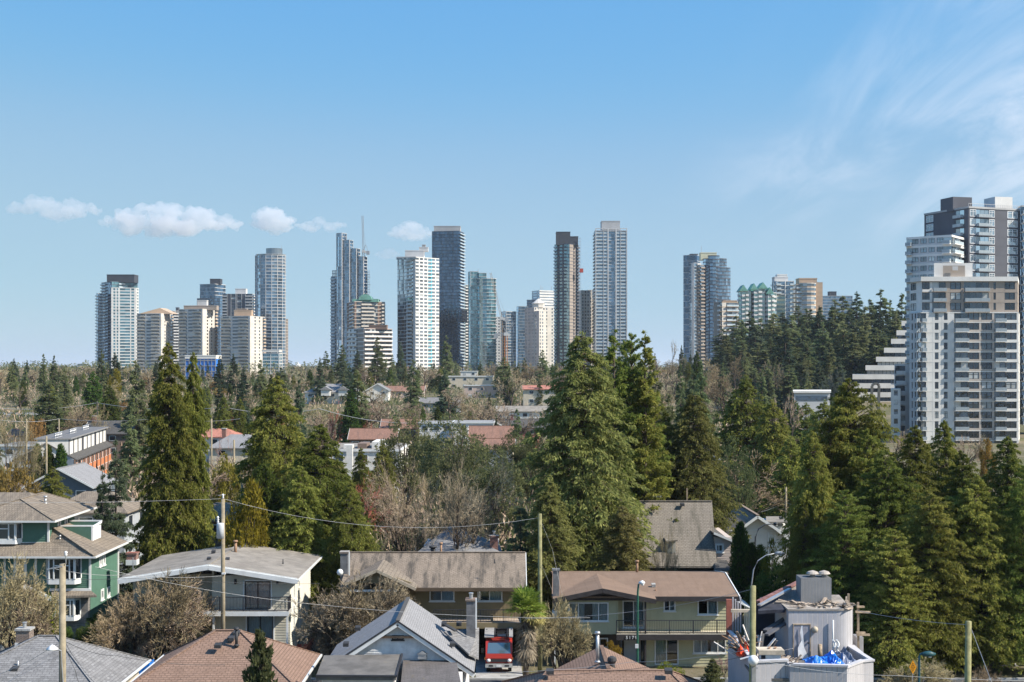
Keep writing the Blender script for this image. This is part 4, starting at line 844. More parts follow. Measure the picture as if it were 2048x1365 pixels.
def window(root, w, u0, u1, z0, z1, div=(.5,), fm=None, hdiv=(), curtain=0.0, fw=.075, trim=0.0, pane=None, name='window', kind='half'):
    fm = fm or PW; mb = MB()
    W_, H_ = u1 - u0, z1 - z0
    t = fw
    for a, b, c, d in ((u0 - trim, u1 + trim, z0 - trim, z0 + t), (u0 - trim, u1 + trim, z1 - t, z1 + trim), (u0 - trim, u0 + t, z0 + t, z1 - t), (u1 - t, u1 + trim, z0 + t, z1 - t)): w.box(mb, a, b, -.08, .075, c, d)
    for f in div: w.box(mb, u0 + W_ * f - t * .4, u0 + W_ * f + t * .4, -.06, .05, z0 + t, z1 - t)
    for f in hdiv: w.box(mb, u0 + t, u1 - t, -.055, .045, z0 + H_ * f - t * .35, z0 + H_ * f + t * .35)
    if z0 > .6: w.box(mb, u0 - .06 - trim, u1 + .06 + trim, 0, .13, z0 - trim - .06, z0 - trim)
    o = mb.build(name, fm, root); xs_ = [0, *div, 1]
    for i in range(len(xs_) - 1):
        p = MB(); a, b = u0 + W_ * xs_[i] + t * .4, u0 + W_ * xs_[i + 1] - t * .4; w.box(p, a, b, -.045, -.035, z0 + t * .7, z1 - t * .7); p.build('pane', pane or CLEAR, o)
    if curtain:
        c = MB(); n = int(W_ / .09) + 2; spans = ((0, curtain / 2), (1 - curtain / 2, 1)) if kind == 'half' else ((1 - curtain, 1),) if kind == 'right' else ((0, curtain),)
        for s0, s1 in spans:
            us = np.linspace(u0 + W_ * s0, u0 + W_ * s1, max(3, int(n * (s1 - s0)))); vs_ = []
            for k, u in enumerate(us): vs_ += [w.P(u, -.1 - .05 * (k % 2), z0 + .02), w.P(u, -.1 - .05 * (k % 2), z1 - .02)]
            c.add(vs_, [(2 * k, 2 * k + 2, 2 * k + 3, 2 * k + 1) for k in range(len(us) - 1)])
        c.build('curtain', CURT, o)
    return o
def slab(root, name, poly, m, th=.14): return MB().prism(poly, (0, 0, -th)).build(name, m, root)
def bars(root, name, segs, w, m, h=None):
    for a, b in segs: MB().bar(a, b, w, h).build(name, m, root)
def rail(root, pts, z, h, m, gap=.11, post=1.8, bow=0.0, name='railing'):
    """a metal balcony railing: rails and posts, balusters joined (each under a pixel or two)"""
    mb, bl = MB(), MB()
    for a, b in zip(pts[:-1], pts[1:]):
        a, b = Vector(a), Vector(b); L = (b - a).length; d = (b - a) / L; nn = Vector((d.y, -d.x))
        for zz_ in (z + .08, z + h): mb.bar((a.x, a.y, zz_), (b.x, b.y, zz_), .05)
        for k in range(int(L / post) + 1): q = a + d * min(L, k * post); mb.bar((q.x, q.y, z), (q.x, q.y, z + h), .06)
        for k in range(int(L / gap) + 1):
            q = a + d * (k * gap)
            if bow: r = q + nn * bow; bl.bar((q.x, q.y, z + h), (q.x, q.y, z + h * .5), .02); bl.bar((q.x, q.y, z + h * .5), (r.x, r.y, z + h * .25), .02); bl.bar((r.x, r.y, z + h * .25), (q.x, q.y, z + .08), .02)
            else: bl.bar((q.x, q.y, z + .08), (q.x, q.y, z + h), .022)
    o = mb.build(name, m, root); stuff(bl.build('balusters', m, o)); return o
def boxvent(root, x, y, z, s=.4, m=None): mb = MB(); mb.hexa([(x - s / 2, y - s / 2, z - .1), (x + s / 2, y - s / 2, z - .1), (x + s / 2, y + s / 2, z), (x - s / 2, y + s / 2, z), (x - s / 2, y - s / 2, z + .12), (x + s / 2, y - s / 2, z + .12), (x + s / 2, y + s / 2, z + .2), (x - s / 2, y + s / 2, z + .2)]); return mb.build('roof_vent', m or VENT, root)
def pipe(root, x, y, z0, z1, r, m=None, cap=True, name='flue'):
    mb = MB(); mb.tube([(x, y, z0), (x, y, z1)], r, 10)
    if cap: mb.tube([(x, y, z1 + .06), (x, y, z1 + .2)], [r * 1.7, r * 1.5], 10); mb.tube([(x, y, z1 - .02), (x, y, z1 + .08)], r * .5, 6)
    mb.tube([(x, y, z0), (x, y, z0 + .12)], [r * 2, r * 1.1], 10); return mb.build(name, m or PIPE, root, True)
def chimney(root, x0, x1, y0, y1, z0, z1, m, capm=None, pots=1, flash=True):
    c = MB().box(x0, x1, y0, y1, z0, z1).build('chimney', m, root); e = .07
    MB().box(x0 - e, x1 + e, y0 - e, y1 + e, z1 + .003, z1 + .13).build('chimney_cap', capm or CONC, c)
    for k in range(pots): xx = x0 + (x1 - x0) * (k + .5) / pots; MB().lathe([(.13, 0), (.12, .3), (.16, .32), (.16, .38)], (xx, (y0 + y1) / 2, z1 + .13), 10).build('chimney_pot', PIPE if pots == 1 else RUST, c)
    if flash: MB().box(x0 - .05, x1 + .05, y0 - .05, y1 + .05, z0 + .02, z0 + .45).build('flashing', GUT, c)
    return c
def gutter(root, segs, m=None): bars(root, 'gutter', segs, .13, m or GUT)
def hip(root, x0, x1, y0, y1, ze, zr, ra, rb, m, th=.15, caps=None, over=0):
    """hip roof, ridge from ra to rb"""
    A, B, C, D_ = (x0, y0, ze), (x1, y0, ze), (x1, y1, ze), (x0, y1, ze); ra, rb = (*ra, zr), (*rb, zr)
    if abs(ra[0] - rb[0]) >= abs(ra[1] - rb[1]): polys = [(A, B, rb, ra), (B, C, rb), (C, D_, ra, rb), (D_, A, ra)]; hips = [(A, ra), (D_, ra), (B, rb), (C, rb), (ra, rb)]
    else: polys = [(A, B, ra), (B, C, rb, ra), (C, D_, rb), (D_, A, ra, rb)]; hips = [(A, ra), (B, ra), (C, rb), (D_, rb), (ra, rb)]
    mb = MB()
    for p in polys: mb.quad(*p)
    mb.quad((x0, y0, ze - th), (x1, y0, ze - th), (x1, y1, ze - th), (x0, y1, ze - th))
    for a, b in ((A, B), (B, C), (C, D_), (D_, A)): mb.quad(a, b, (b[0], b[1], ze - th), (a[0], a[1], ze - th))
    o = mb.build('roof', m, root)
    if caps:
        for a, b in hips:
            if (Vector(a) - Vector(b)).length > .2: MB().bar((a[0], a[1], a[2] + .02), (b[0], b[1], b[2] + .02), .22, .05).build('ridge_cap', caps, o)
    return o
def gable(root, x0, x1, y0, y1, ze, zr, m, along='y', rid=None, th=.18, caps=None, trim=PW):
    """gable roof with its ridge along x or y; returns roof"""
    if along == 'y':
        r = (x0 + x1) / 2 if rid is None else rid; A = [[(x0, y0, ze), (r, y0, zr), (r, y1, zr), (x0, y1, ze)], [(r, y0, zr), (x1, y0, ze), (x1, y1, ze), (r, y1, zr)]]; rs = ((r, y0, zr), (r, y1, zr)); vg = [((x0, y0, ze), (r, y0, zr)), ((r, y0, zr), (x1, y0, ze))]
    else:
        r = (y0 + y1) / 2 if rid is None else rid; A = [[(x0, y0, ze), (x1, y0, ze), (x1, r, zr), (x0, r, zr)], [(x0, r, zr), (x1, r, zr), (x1, y1, ze), (x0, y1, ze)]]; rs = ((x0, r, zr), (x1, r, zr)); vg = [((x1, y0, ze), (x1, r, zr)), ((x0, y0, ze), (x0, r, zr)), ((x1, y1, ze), (x1, r, zr))]
    o = None
    for p in A:
        q = slab(root, 'roof_slope', p, m, th); o = o or q
    MB().bar((rs[0][0], rs[0][1], rs[0][2] + .03), (rs[1][0], rs[1][1], rs[1][2] + .03), .26, .06).build('ridge_cap', caps or m, root)
    if trim:
        for a, b in vg: d = -.02 if along == 'y' else (.02 if a[0] == x1 else -.02); a_, b_ = ((a[0], a[1] + d, a[2] - .1), (b[0], b[1] + d, b[2] - .1)) if along == 'y' else ((a[0] + d, a[1], a[2] - .1), (b[0] + d, b[1], b[2] - .1)); MB().bar(a_, b_, .05, .26).build('fascia', trim, root)
    return o
def fill_gable(root, w, z0, za, m, name='gable_wall', th=.15):
    mb = MB(); P = w.P; mb.prism([P(0, 0, z0), P(w.L, 0, z0), P(w.L / 2, 0, za)], tuple(w.n * -th) + (0,)); return mb.build(name, m, root)
def house(label, x, y, name='house', z=0): return thing(name, label, 'house', (x, y, z))

SH = dict(grey=shingle('grey_shingles', (.25, .243, .24), (.125, .122, .122), .2, .42, .022, streak=.25), gtaupe=shingle('grey_taupe_shingles', (.235, .205, .17), (.18, .155, .13), .18, .34, .025, streak=.6, dirt=(.07, .065, .05)), brown=shingle('brown_shingles', (.27, .175, .13), (.20, .128, .095), .2, .36, .03, streak=.2, dirt=(.12, .08, .06)), lite=shingle('light_grey_shingles', (.275, .27, .272), (.22, .216, .218), .15, .3, streak=.15),
          dark=shingle('dark_shingles', (.105, .10, .095), None, .15, .3), taupe=shingle('weathered_taupe_shingles', (.27, .215, .165), (.20, .158, .12), .18, .32, .022, streak=.95, dirt=(.07, .06, .05)), wood=shingle('weathered_shakes', (.265, .218, .168), (.175, .14, .108), .3, .22, .03, streak=.45), flat=mat('roofing_felt', (.235, .21, .18), .95, .2, .8, .015, 30, stain=((.16, .14, .12), .5, .5, .6)),
          felt=mat('dark_roofing_felt', (.13, .12, .11), .9, .25, .9, .015, 30, stain=((.22, .16, .05), .9, .6, .8)), brownf=shingle('brown_felt_roof', (.22, .150, .108), (.19, .13, .095), .9, 1.0, .004, streak=.35, dirt=(.14, .09, .06), bump=.006), tile=shingle('brown_tiles', (.25, .19, .15), (.19, .14, .11), .33, .28, .02, streak=.3), pink=shingle('red_tiles', (.46, .20, .15), (.40, .17, .12), .3, .3), rust=shingle('rusty_brown_roof', (.27, .15, .11), (.2, .11, .08), .3, .4))
BRK = brickmat('red_brick', (.30, .11, .075)); BRKB = brickmat('brown_brick', (.24, .16, .12)); STONE = brickmat('grey_ledgestone', (.30, .28, .26), (.16, .15, .14), .35, .09)
BLOCK = mat('stained_concrete_block', (.15, .15, .155), .95, .3, 1.5, .01, 20, streak=.6)

# ------------------------------------------------------------------ near row (we look down on their roofs)
CR = mat('cream_render', (.52, .47, .38), .85, .1)
def plain_body(t, x0, x1, y0, y1, z1, m=None): MB().box(x0, x1, y0, y1, -.1, z1).build('wall', m or CR, t)
t = house('grey shingle hip-roofed house with brown brick chimney, bottom left corner', -30.4, 79)
hip(t, -36.2, -24.85, 79, 89, 3.0, 5.65, (-30.6, 84), (-29.4, 84), SH['grey'], caps=SH['grey']); plain_body(t, -35.7, -25.4, 79.5, 88.5, 2.84)
gutter(t, [((-24.78, 78.9, 2.93), (-24.78, 89.1, 2.93))]); chimney(t, PX(36, 86), PX(63, 86), 85.6, 86.4, 4.4, PZ(1260, 86), BRKB, pots=1)
for px, y, D in ((80, 1281, 86.5), (74, 1329, 82), (30, 1340, 81.2), (101, 1279, 85.6)): boxvent(t, PX(px, D), D, PZ(y, D), .42)
pipe(t, PX(36, 81.5), 81.5, 3.9, 4.6, .05, cap=False)
t = house('brown shingle hip-roofed house behind the small pine, bottom left', -18.8, 81)
hip(t, -24.15, -13.4, 81.2, 90.6, 3.0, 5.6, (-19.6, 86), (-18.0, 86), SH['brown'], caps=SH['brown']); plain_body(t, -23.6, -13.9, 81.8, 90, 2.84)
gutter(t, [((-13.3, 81.1, 2.93), (-13.3, 90.7, 2.93)), ((-24.22, 81.1, 2.93), (-24.22, 90.7, 2.93))])
D = 84.5; pipe(t, PX(473, D), D, PZ(1292, D), PZ(1262, D), .10, VENT); pipe(t, PX(342, 87.5), 87.5, PZ(1318, 87.5), PZ(1309, 87.5), .05, VENT, False)
for px, y, D in ((436, 1293, 84), (462, 1279, 85), (473, 1268, 85.6)): boxvent(t, PX(px, D), D, PZ(y, D), .42)
# white gabled house
t = house('white clapboard house with steep grey gable roof and low felt roof in front', -7.25, 82)
gable(t, -12.15, -2.4, 81.9, 90.2, 3.75, 7.0, SH['lite'], 'y', -7.2, caps=SH['dark'], trim=None)
wallw = mat('peeling_white_paint', (.64, .63, .62), .8, .12, 2, streak=.25, stain=((.25, .24, .23), 1.5, .68, .8))
wf = Wall((-11.6, 82.3), (-2.95, 82.3)); rg = lambda z: (max(0, (z - 3.9) / 2.85 * 4.33), wf.L - max(0, (z - 3.9) / 2.85 * 4.33))
MB().box(-11.6, -2.95, 82.45, 89.8, -.1, 3.85).build('wall', wallw, t); fill_gable(t, wf, 3.4, 6.75, wallw)
mb = MB(); z = 3.9
while z < 6.4: a, b = rg(z + .08); P = wf.P; mb.hexa([P(a + .1, .035, z), P(b - .1, .035, z), P(b - .1, 0, z), P(a + .1, 0, z), P(a + .1, .008, z + .16), P(b - .1, .008, z + .16), P(b - .1, 0, z + .16), P(a + .1, 0, z + .16)]); z += .165
stuff(mb.build('siding', wallw, t))
for a, b in (((-12.2, 81.86, 3.58), (-7.2, 81.86, 6.85)), ((-7.2, 81.86, 6.85), (-2.35, 81.86, 3.58))): MB().bar(a, b, .06, .3).build('bargeboard', PW, t); MB().bar((a[0], a[1] - .05, a[2] + .16), (b[0], b[1] - .05, b[2] + .16), .05, .1).build('roof_edge', DARKM, t)
window(t, wf, 4.0, 4.75, 5.75, 6.05, (.5,), DARKM, name='attic_vent', pane=G['dark'])
MB().box(PX(756, 82.2), PX(833, 82.2), 82.05, 82.25, PZ(1276, 82.2), PZ(1272, 82.2)).build('ledge', RUST, t)
mb = MB(); x = PX(844, 82); zc = PZ(1310, 82); mb.box(x - .25, x + .25, 81.9, 82.25, zc - .25, zc + .05); mb.prism([(x - .3, 81.85, zc + .05), (x + .3, 81.85, zc + .05), (x, 81.85, zc + .25)], (0, .4, 0)); mb.build('vent_hood', PIPE, t)
for px, y, D in ((918, 1249, 88), (905, 1290, 84.5), (888, 1250, 87)): boxvent(t, PX(px, D), D, PZ(y, D), .35)
for px, y, D in ((716, 1258, 86), (692, 1290, 84)): boxvent(t, PX(px, D), D, PZ(y, D), .35)
bars(t, 'skylight_strip', [((PX(887, 87), 87, PZ(1248, 87)), (PX(912, 86), 86, PZ(1262, 86)))], .25, VENT, .1)
# cross gable on the right slope with the block chimney
q = [(PX(888, 86), 86.2, PZ(1264, 86)), (PX(958, 88), 88.2, PZ(1263, 87)), (PX(958, 86), 85.2, PZ(1311, 86)), (PX(938, 84.5), 84.2, PZ(1306, 84.5))]; slab(t, 'dormer_roof', q, SH['grey'], .12)
chimney(t, PX(933, 87), PX(951, 87), 86.8, 87.5, 3.6, PZ(1202, 87), BLOCK, BRKB, pots=1, flash=False)
bars(t, 'downpipe', [((PX(952, 86), 86.4, PZ(1199, 86)), (PX(952, 86), 86.4, PZ(1260, 86)))], .09, PW)
# low felt roofs in front
q = [(PX(632, 78), 78, PZ(1352, 78)), (PX(792, 78), 78, PZ(1353, 78)), (PX(804, 81.8), 81.8, PZ(1309, 81.8)), (PX(648, 81.8), 81.8, PZ(1311, 81.8))]; slab(t, 'felt_roof', q, SH['felt'], .25); MB().box(q[0][0] + .3, q[1][0] - .1, 78.3, 82.2, -.1, q[0][2] - .27).build('porch_wall', wallw, t)
bars(t, 'roof_edge', [(q[i], q[(i + 1) % 4]) for i in (0, 1)], .12, DARKM)
q = [(PX(800, 76.5), 76.5, 4.0), (PX(925, 76.5), 76.5, 4.0), (PX(912, 82), 82.2, PZ(1323, 82)), (PX(806, 82), 82.2, PZ(1322, 82))]; slab(t, 'lean_to_roof', q, SH['dark'] if False else shingle('mossy_dark_shingles', (.15, .135, .13), None, .2, .4, moss=.63), .15); MB().box(q[0][0] + .1, q[1][0] - .2, 76.9, 82.2, -.1, 3.83).build('lean_to_wall', wallw, t)
# brown hip roof right of the white house
t = house('brown shingle roofed house with metal flue and turbine vent, bottom centre right', 5.8, 73)
hip(t, -.6, 12.2, 72.6, 84.4, 2.6, 4.7, (2.2, 78.5), (9.5, 78.5), SH['brown'], caps=SH['brown'])
gable(t, 2.6, 9.4, 78.6, 85.2, 3.1, 4.74, SH['brown'], 'y', 5.85, caps=SH['brown'], trim=None); plain_body(t, 0, 11.5, 73.2, 83.8, 2.4); plain_body(t, 3, 9, 80, 84.9, 3.0)
D = 81; pipe(t, PX(1195, D), D, PZ(1325, D), PZ(1270, D), .11); D = 80
mb = MB(); mb.lathe([(.22, -.15), (.16, .1), (.2, .12), (.3, .3), (.26, .48), (.1, .56)], (PX(1224, D), D, PZ(1331, D)), 14); mb.build('turbine_vent', VENT, t)
boxvent(t, PX(1100, 77.6), 77.6, PZ(1345, 77.6), .45); boxvent(t, PX(1337, 77.6), 77.6, PZ(1344, 77.6), .45)

# ------------------------------------------------------------------ second row
# green house
GRN = mat('green_siding', (.075, .155, .112), .75, .08, 1.0, streak=.12)
t = house('green clapboard three-storey house with white bay windows and brown shingle roofs', -36, 102)
wr_ = Wall((-33.1, 102), (-33.1, 109)); wfl = Wall((-44, 102), (-33.1, 102)); u = lambda px, D=102: PX(px, D) + 44
ow = [(2.2, 2.7, PZ(1133, 104), PZ(1113, 104)), (3.1, 3.6, PZ(1130, 105), PZ(1110, 105)), (2.6, 3.2, PZ(1198, 105), PZ(1180, 105)), (4.2, 4.8, PZ(1195, 106), PZ(1178, 106))]
siding(t, wr_, 1.5, 8.3, GRN, ow, .16); [window(t, wr_, *o, (), fw=.08, trim=.08) for o in ow]
of = [(u(31), u(51), PZ(1150, 102), PZ(1117, 102)), (u(94) + .15, u(162) - .15, PZ(1165, 102), PZ(1113, 102)), (u(104), u(158), PZ(1238, 102), PZ(1197, 102))]
siding(t, wfl, 5.1, 8.3, GRN, of, .16); window(t, wfl, *of[0], (), hdiv=(.6,), trim=.12, curtain=.6)
def bay(t, w, u0, u1, z0, z1, d=.55):
    a, b = w.P(u0, d, 0)[:2], w.P(u1, d, 0)[:2]; e = .35; f = Wall((a[0] + e, a[1]), (b[0] - e, b[1])); W3 = f.L
    mb = MB(); P = w.P; lo = [P(u0, 0, z0), P(u0 + e, d, z0), P(u1 - e, d, z0), P(u1, 0, z0)]; mb.prism(lo, (0, 0, .42)); mb.prism([(x, y, z1 - .25) for x, y, _ in lo], (0, 0, .25)); o = stuff(mb.build('bay_window', PW, t))
    f2 = [Wall(P(u0, 0, 0)[:2], P(u0 + e, d, 0)[:2]), f, Wall(P(u1 - e, d, 0)[:2], P(u1, 0, 0)[:2])]
    for k, ww in enumerate(f2):
        mb = MB(); L = ww.L; s = .09
        for q0, q1 in ((0, s), (L - s, L)): ww.box(mb, q0, q1, -.06, .04, z0 + .42, z1 - .25)
        if k == 1:
            for q0 in (L * .2, L * .8): ww.box(mb, q0 - s / 2, q0 + s / 2, -.05, .03, z0 + .42, z1 - .25)
            ww.box(mb, L * .2, L * .8, -.05, .03, z0 + .42 + (z1 - z0 - .67) * .66, z0 + .42 + (z1 - z0 - .67) * .66 + .07)
        mb.build('bay_frame', PW, o); mb = MB(); ww.box(mb, s, L - s, -.05, -.04, z0 + .42, z1 - .25); mb.build('pane', G['dark'], o)
    return o
bay(t, wfl, u(93), u(163), PZ(1167, 102), PZ(1111, 102)); 
# ground floor: ledgestone wall with bay, little skirt roof
ws = Wall((PX(100, 101.5), 101.5), (PX(176, 101.5), 101.5)); MB().box(PX(60, 101.5), PX(176, 101.5), 101.5, 102, 1.0, 5.1).build('stone_wall', STONE, t); bay(t, ws, .2, 2.4, PZ(1240, 101.5), PZ(1193, 101.5), .5)
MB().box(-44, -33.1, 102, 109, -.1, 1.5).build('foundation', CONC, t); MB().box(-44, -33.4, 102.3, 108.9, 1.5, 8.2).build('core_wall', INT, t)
slab(t, 'skirt_roof', [(PX(104, 101), 100.8, PZ(1192, 101)), (PX(195, 101), 100.8, PZ(1190, 101)), (PX(182, 102), 101.95, PZ(1181, 102)), (PX(104, 102), 101.95, PZ(1181, 102))], SH['wood'], .16); bars(t, 'trim', [((PX(100, 101.9), 101.9, PZ(1179.5, 102)), (PX(182, 101.9), 101.9, PZ(1179.5, 102)))], .1, PW, .2)
slab(t, 'porch_roof', [(PX(48, 101), 99.8, PZ(1170, 101)), (PX(105, 101), 99.8, PZ(1197, 101)), (PX(105, 102), 101.95, PZ(1192, 102)), (PX(48, 102), 101.95, PZ(1164, 102))], SH['wood'], .16); bars(t, 'bargeboard', [((PX(48, 99.7), 99.7, PZ(1173, 99.7)), (PX(105, 99.7), 99.7, PZ(1200, 99.7)))], .08, PW, .3)
for x in (-33.1, PX(72, 102), PX(10, 102)): bars(t, 'corner_board', [((x, 101.97, 5.1), (x, 101.97, 8.3))], .16, PW, .1)
bars(t, 'corner_board', [((-33.05, 109, 1.5), (-33.05, 109, 8.3))], .16, PW)
# roofs
slab(t, 'lower_roof_front', [(-45, 101.2, 8.3), (-32.5, 101.2, 8.3), (-36.6, 103.8, 10.15), (-36.72, 103.0, 9.2), (-45, 103.0, 9.0)], SH['wood'], .18)
slab(t, 'lower_roof_side', [(-32.5, 101.2, 8.3), (-32.5, 109.8, 8.3), (-36.6, 109.8, 10.15), (-36.6, 103.8, 10.15)], SH['wood'], .18)
bars(t, 'ridge_cap', [((-32.5, 101.2, 8.35), (-36.6, 103.8, 10.2))], .25, SH['wood'], .08); gutter(t, [((-45, 101.15, 8.2), (-32.45, 101.15, 8.2)), ((-32.43, 101.1, 8.2), (-32.43, 109.8, 8.2))])
wu, wur = Wall((-44, 103), (-36.7, 103)), Wall((-36.7, 103), (-36.7, 109)); uu = lambda px: PX(px, 103) + 44
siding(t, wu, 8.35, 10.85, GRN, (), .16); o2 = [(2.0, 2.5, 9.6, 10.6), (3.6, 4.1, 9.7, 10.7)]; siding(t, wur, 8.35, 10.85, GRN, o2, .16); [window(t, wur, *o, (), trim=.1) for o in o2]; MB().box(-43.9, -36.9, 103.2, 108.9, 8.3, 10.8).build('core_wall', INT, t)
bay(t, wu, uu(-40), uu(45), PZ(1087, 103), PZ(1041, 103)); bars(t, 'corner_board', [((-36.72, 102.97, 8.9), (-36.72, 102.97, 10.85))], .16, PW, .1); bars(t, 'trim', [((-44, 102.96, 9.05), (-36.6, 102.96, 9.05))], .1, PW, .2)
hip(t, -44, -36.0, 102.2, 112.5, 10.95, 12.35, (-39.8, 105.3), (-39.8, 110.5), SH['wood'], caps=SH['wood']); gutter(t, [((-35.95, 102.1, 10.86), (-35.95, 112.5, 10.86)), ((-44, 102.15, 10.86), (-35.95, 102.15, 10.86))])
pipe(t, PX(91, 107), 107, PZ(1008, 107), PZ(997, 107), .1); bars(t, 'skylight', [((PX(76, 106), 105.5, 11.75), (PX(100, 106), 106.5, 11.3))], .4, GUT, .15); pipe(t, PX(120, 103), 103, 9.0, 9.5, .06)
for b in ((-36.6, -34.0, 105.2, 105.35, 8.9, 10.1), (-36.6, -34.0, 107.4, 107.55, 8.9, 10.25)): MB().box(*b).build('deck_parapet', GRN, t)
MB().box(-34.05, -33.95, 105.36, 107.39, 8.85, 10.0).build('deck_screen', PW, t)
bars(t, 'parapet_cap', [((-36.6, 105.27, 10.14), (-33.9, 105.27, 10.14)), ((-36.6, 107.47, 10.29), (-33.9, 107.47, 10.29)), ((-33.98, 105.2, 10.05), (-33.98, 107.5, 10.2)), ((-33.98, 105.26, 8.75), (-33.98, 105.26, 10.1))], .14, PW)

# cream house with low-pitched roof
CRM = mat('cream_siding', (.52, .49, .40), .75, .07, 1.0, streak=.15); CRM_LIT = mat('cream_siding_lit', (.60, .58, .50), .75, .07, 1.0, streak=.12)  # paler copy has the sun on the side wall put into its colour
t = house('cream two-storey house with low-pitched pale roof and long black balcony railing', -23, 100)
gable(t, -29.9, -16.3, 98.7, 110.9, 6.95, 8.02, SH['flat'], 'y', -23.05, th=.16, caps=SH['flat'], trim=PW)
for a, b in (((-29.9, 98.62, 6.72), (-23.05, 98.62, 7.8)), ((-23.05, 98.62, 7.8), (-16.25, 98.62, 6.72))): MB().bar(a, b, .08, .34).build('fascia', PW, t)
gutter(t, [((-16.22, 98.6, 6.82), (-16.22, 110.9, 6.82))]); bars(t, 'soffit_board', [((-16.5, 98.8, 6.7), (-16.5, 110.8, 6.7))], .5, PW, .06)
wR = Wall((-17.08, 100), (-17.08, 110)); oR = [(1.6, 2.0, 4.9, 6.1), (4.2, 4.7, 1.6, 2.9), (1.4, 1.75, 1.8, 4.4), (3.9, 4.3, 5.4, 6.0)]; siding(t, wR, 0, 6.75, CRM_LIT, oR, .2); [window(t, wR, *o, (), fw=.05, pane=G['dark']) for o in oR]
wA = Wall((PX(424, 100), 100), (-17.08, 100)); ua = lambda px: PX(px, 100) - PX(424, 100)
oA = [(ua(490), ua(541), PZ(1219, 100), PZ(1163, 100)), (ua(495), ua(546), 0.15, PZ(1231, 100))]
siding(t, wA, 0, 7.0, CRM, oA, .2, rng=lambda z: (0, wA.L) if z < 6.7 else (0, wA.L - (z - 6.6) / .16)); 
for o, n in zip(oA, ('sliding_door', 'sliding_door')): window(t, wA, *o, (.5,), DARKM, curtain=.95, trim=.0, fw=.06, name=n); bars(t, 'door_trim', [(wA.P(o[0] - .08, .05, o[2]), wA.P(o[0] - .08, .05, o[3] + .1)), (wA.P(o[1] + .08, .05, o[2]), wA.P(o[1] + .08, .05, o[3] + .1)), (wA.P(o[0] - .12, .05, o[3] + .08), wA.P(o[1] + .12, .05, o[3] + .08))], .1, PW)
wB = Wall((-29.4, 100.9), (PX(424, 100), 100.9)); oB = [(PX(340, 100.9) + 29.4, PX(383, 100.9) + 29.4, PZ(1195, 100.9), PZ(1160, 100.9))]; siding(t, wB, 0, 6.95, mat('cream_siding_shaded', (.50, .45, .34), .75, .07, 1.0), oB, .2, rng=lambda z: (0, wB.L) if z < 6.6 else ((z - 6.6) / .16, wB.L)); window(t, wB, *oB[0], (.5,), curtain=.7, kind='right')  # recessed wall's deeper beige has its shade put into the colour
mb = MB(); mb.prism([(-29.3, 101.06, 6.5), (-17.1, 101.06, 6.5), (-23.05, 101.06, 7.75)], (0, 9, 0)); mb.build('gable_core', INT, t); MB().box(PX(424, 100), PX(424, 100) + .14, 100.01, 100.9, 0, 7.4).build('wall', CRM, t); MB().box(-29.4, -29.2, 101, 110, 0, 6.7).build('wall', CRM, t); MB().box(-29.4, -17.2, 109.9, 110, 0, 6.7).build('wall', CRM, t)
fl = MB().box(-29.4, -16.95, 98.7, 100, 4.2, 4.42).build('balcony_floor', CONC, t); MB().box(-29.4, -16.93, 98.62, 98.69, 4.12, 4.45).build('balcony_edge', PW, t); rail(t, [(-29.4, 98.75), (-17.0, 98.75), (-17.0, 100)], 4.45, 1.08, DARKM)
bars(t, 'balcony_post', [((-17.1, 98.9, 0), (-17.1, 98.9, 4.2)), ((PX(428, 99), 98.9, 0), (PX(428, 99), 98.9, 4.2))], .14, PW)
for px in (394, 471, 555): MB().box(PX(px, 99.9) - .08, PX(px, 99.9) + .08, 99.8, 99.95, PZ(1168, 100), PZ(1158, 100)).build('wall_lamp', DARKM, t)
MB().box(PX(454, 99.9), PX(466, 99.9), 99.7, 99.95, PZ(1147, 100), PZ(1143, 100)).build('security_light', PW, t)
pipe(t, PX(471, 106), 106, PZ(1109, 106), PZ(1086, 106), .12, RUST)
for px, y, D in ((418, 1118, 102), (427, 1104, 106), (455, 1119, 102)): boxvent(t, PX(px, D), D, PZ(y, D) - .05, .3)
for px, y, D in ((480, 1100, 108), (566, 1128, 103)): pipe(t, PX(px, D), D, PZ(y, D), PZ(y - 9, D), .04, VENT, False)
chimney(t, PX(256, 106), PX(275, 106), 105.6, 106.3, 6.9, PZ(1108, 106), BRK, BRK, pots=0)
bars(t, 'antenna', [((PX(266, 105), 105, PZ(1145, 105)), (PX(266, 105), 105, PZ(1115, 105)))], .06, PIPE)

# taupe house with broad weathered roof
TP = mat('olive_brown_siding', (.215, .17, .095), .8, .08, 1.0, streak=.15)
t = house('olive-brown house under broad weathered taupe roof, ladder truck in its carport', -6.2, 102)
gable(t, PX(698, 106), 1.1, 100.6, 111.5, 5.95, 7.9, SH['taupe'], 'x', 106, caps=SH['taupe'], trim=None); bars(t, 'fascia', [((PX(690, 100.6), 100.55, 5.8), (1.12, 100.55, 5.8))], .06, mat('brown_fascia', (.10, .07, .045), .8), .25)
bars(t, 'bargeboard', [((1.13, 100.6, 5.84), (1.13, 106, 7.8)), ((1.13, 106, 7.8), (1.13, 111.4, 5.84))], .05, PW, .2)
wt = Wall((PX(830, 102), 102), (.7, 102)); ut = lambda px: PX(px, 102) - PX(830, 102); oT = [(ut(859), ut(909), PZ(1203, 102), PZ(1178, 102)), (ut(955), ut(1005), PZ(1203, 102), PZ(1178, 102))]
siding(t, wt, 3.3, 5.8, TP, oT, .3, vertical=True); [window(t, wt, *o, (.48,), curtain=.5, kind='right', fw=.09) for o in oT]
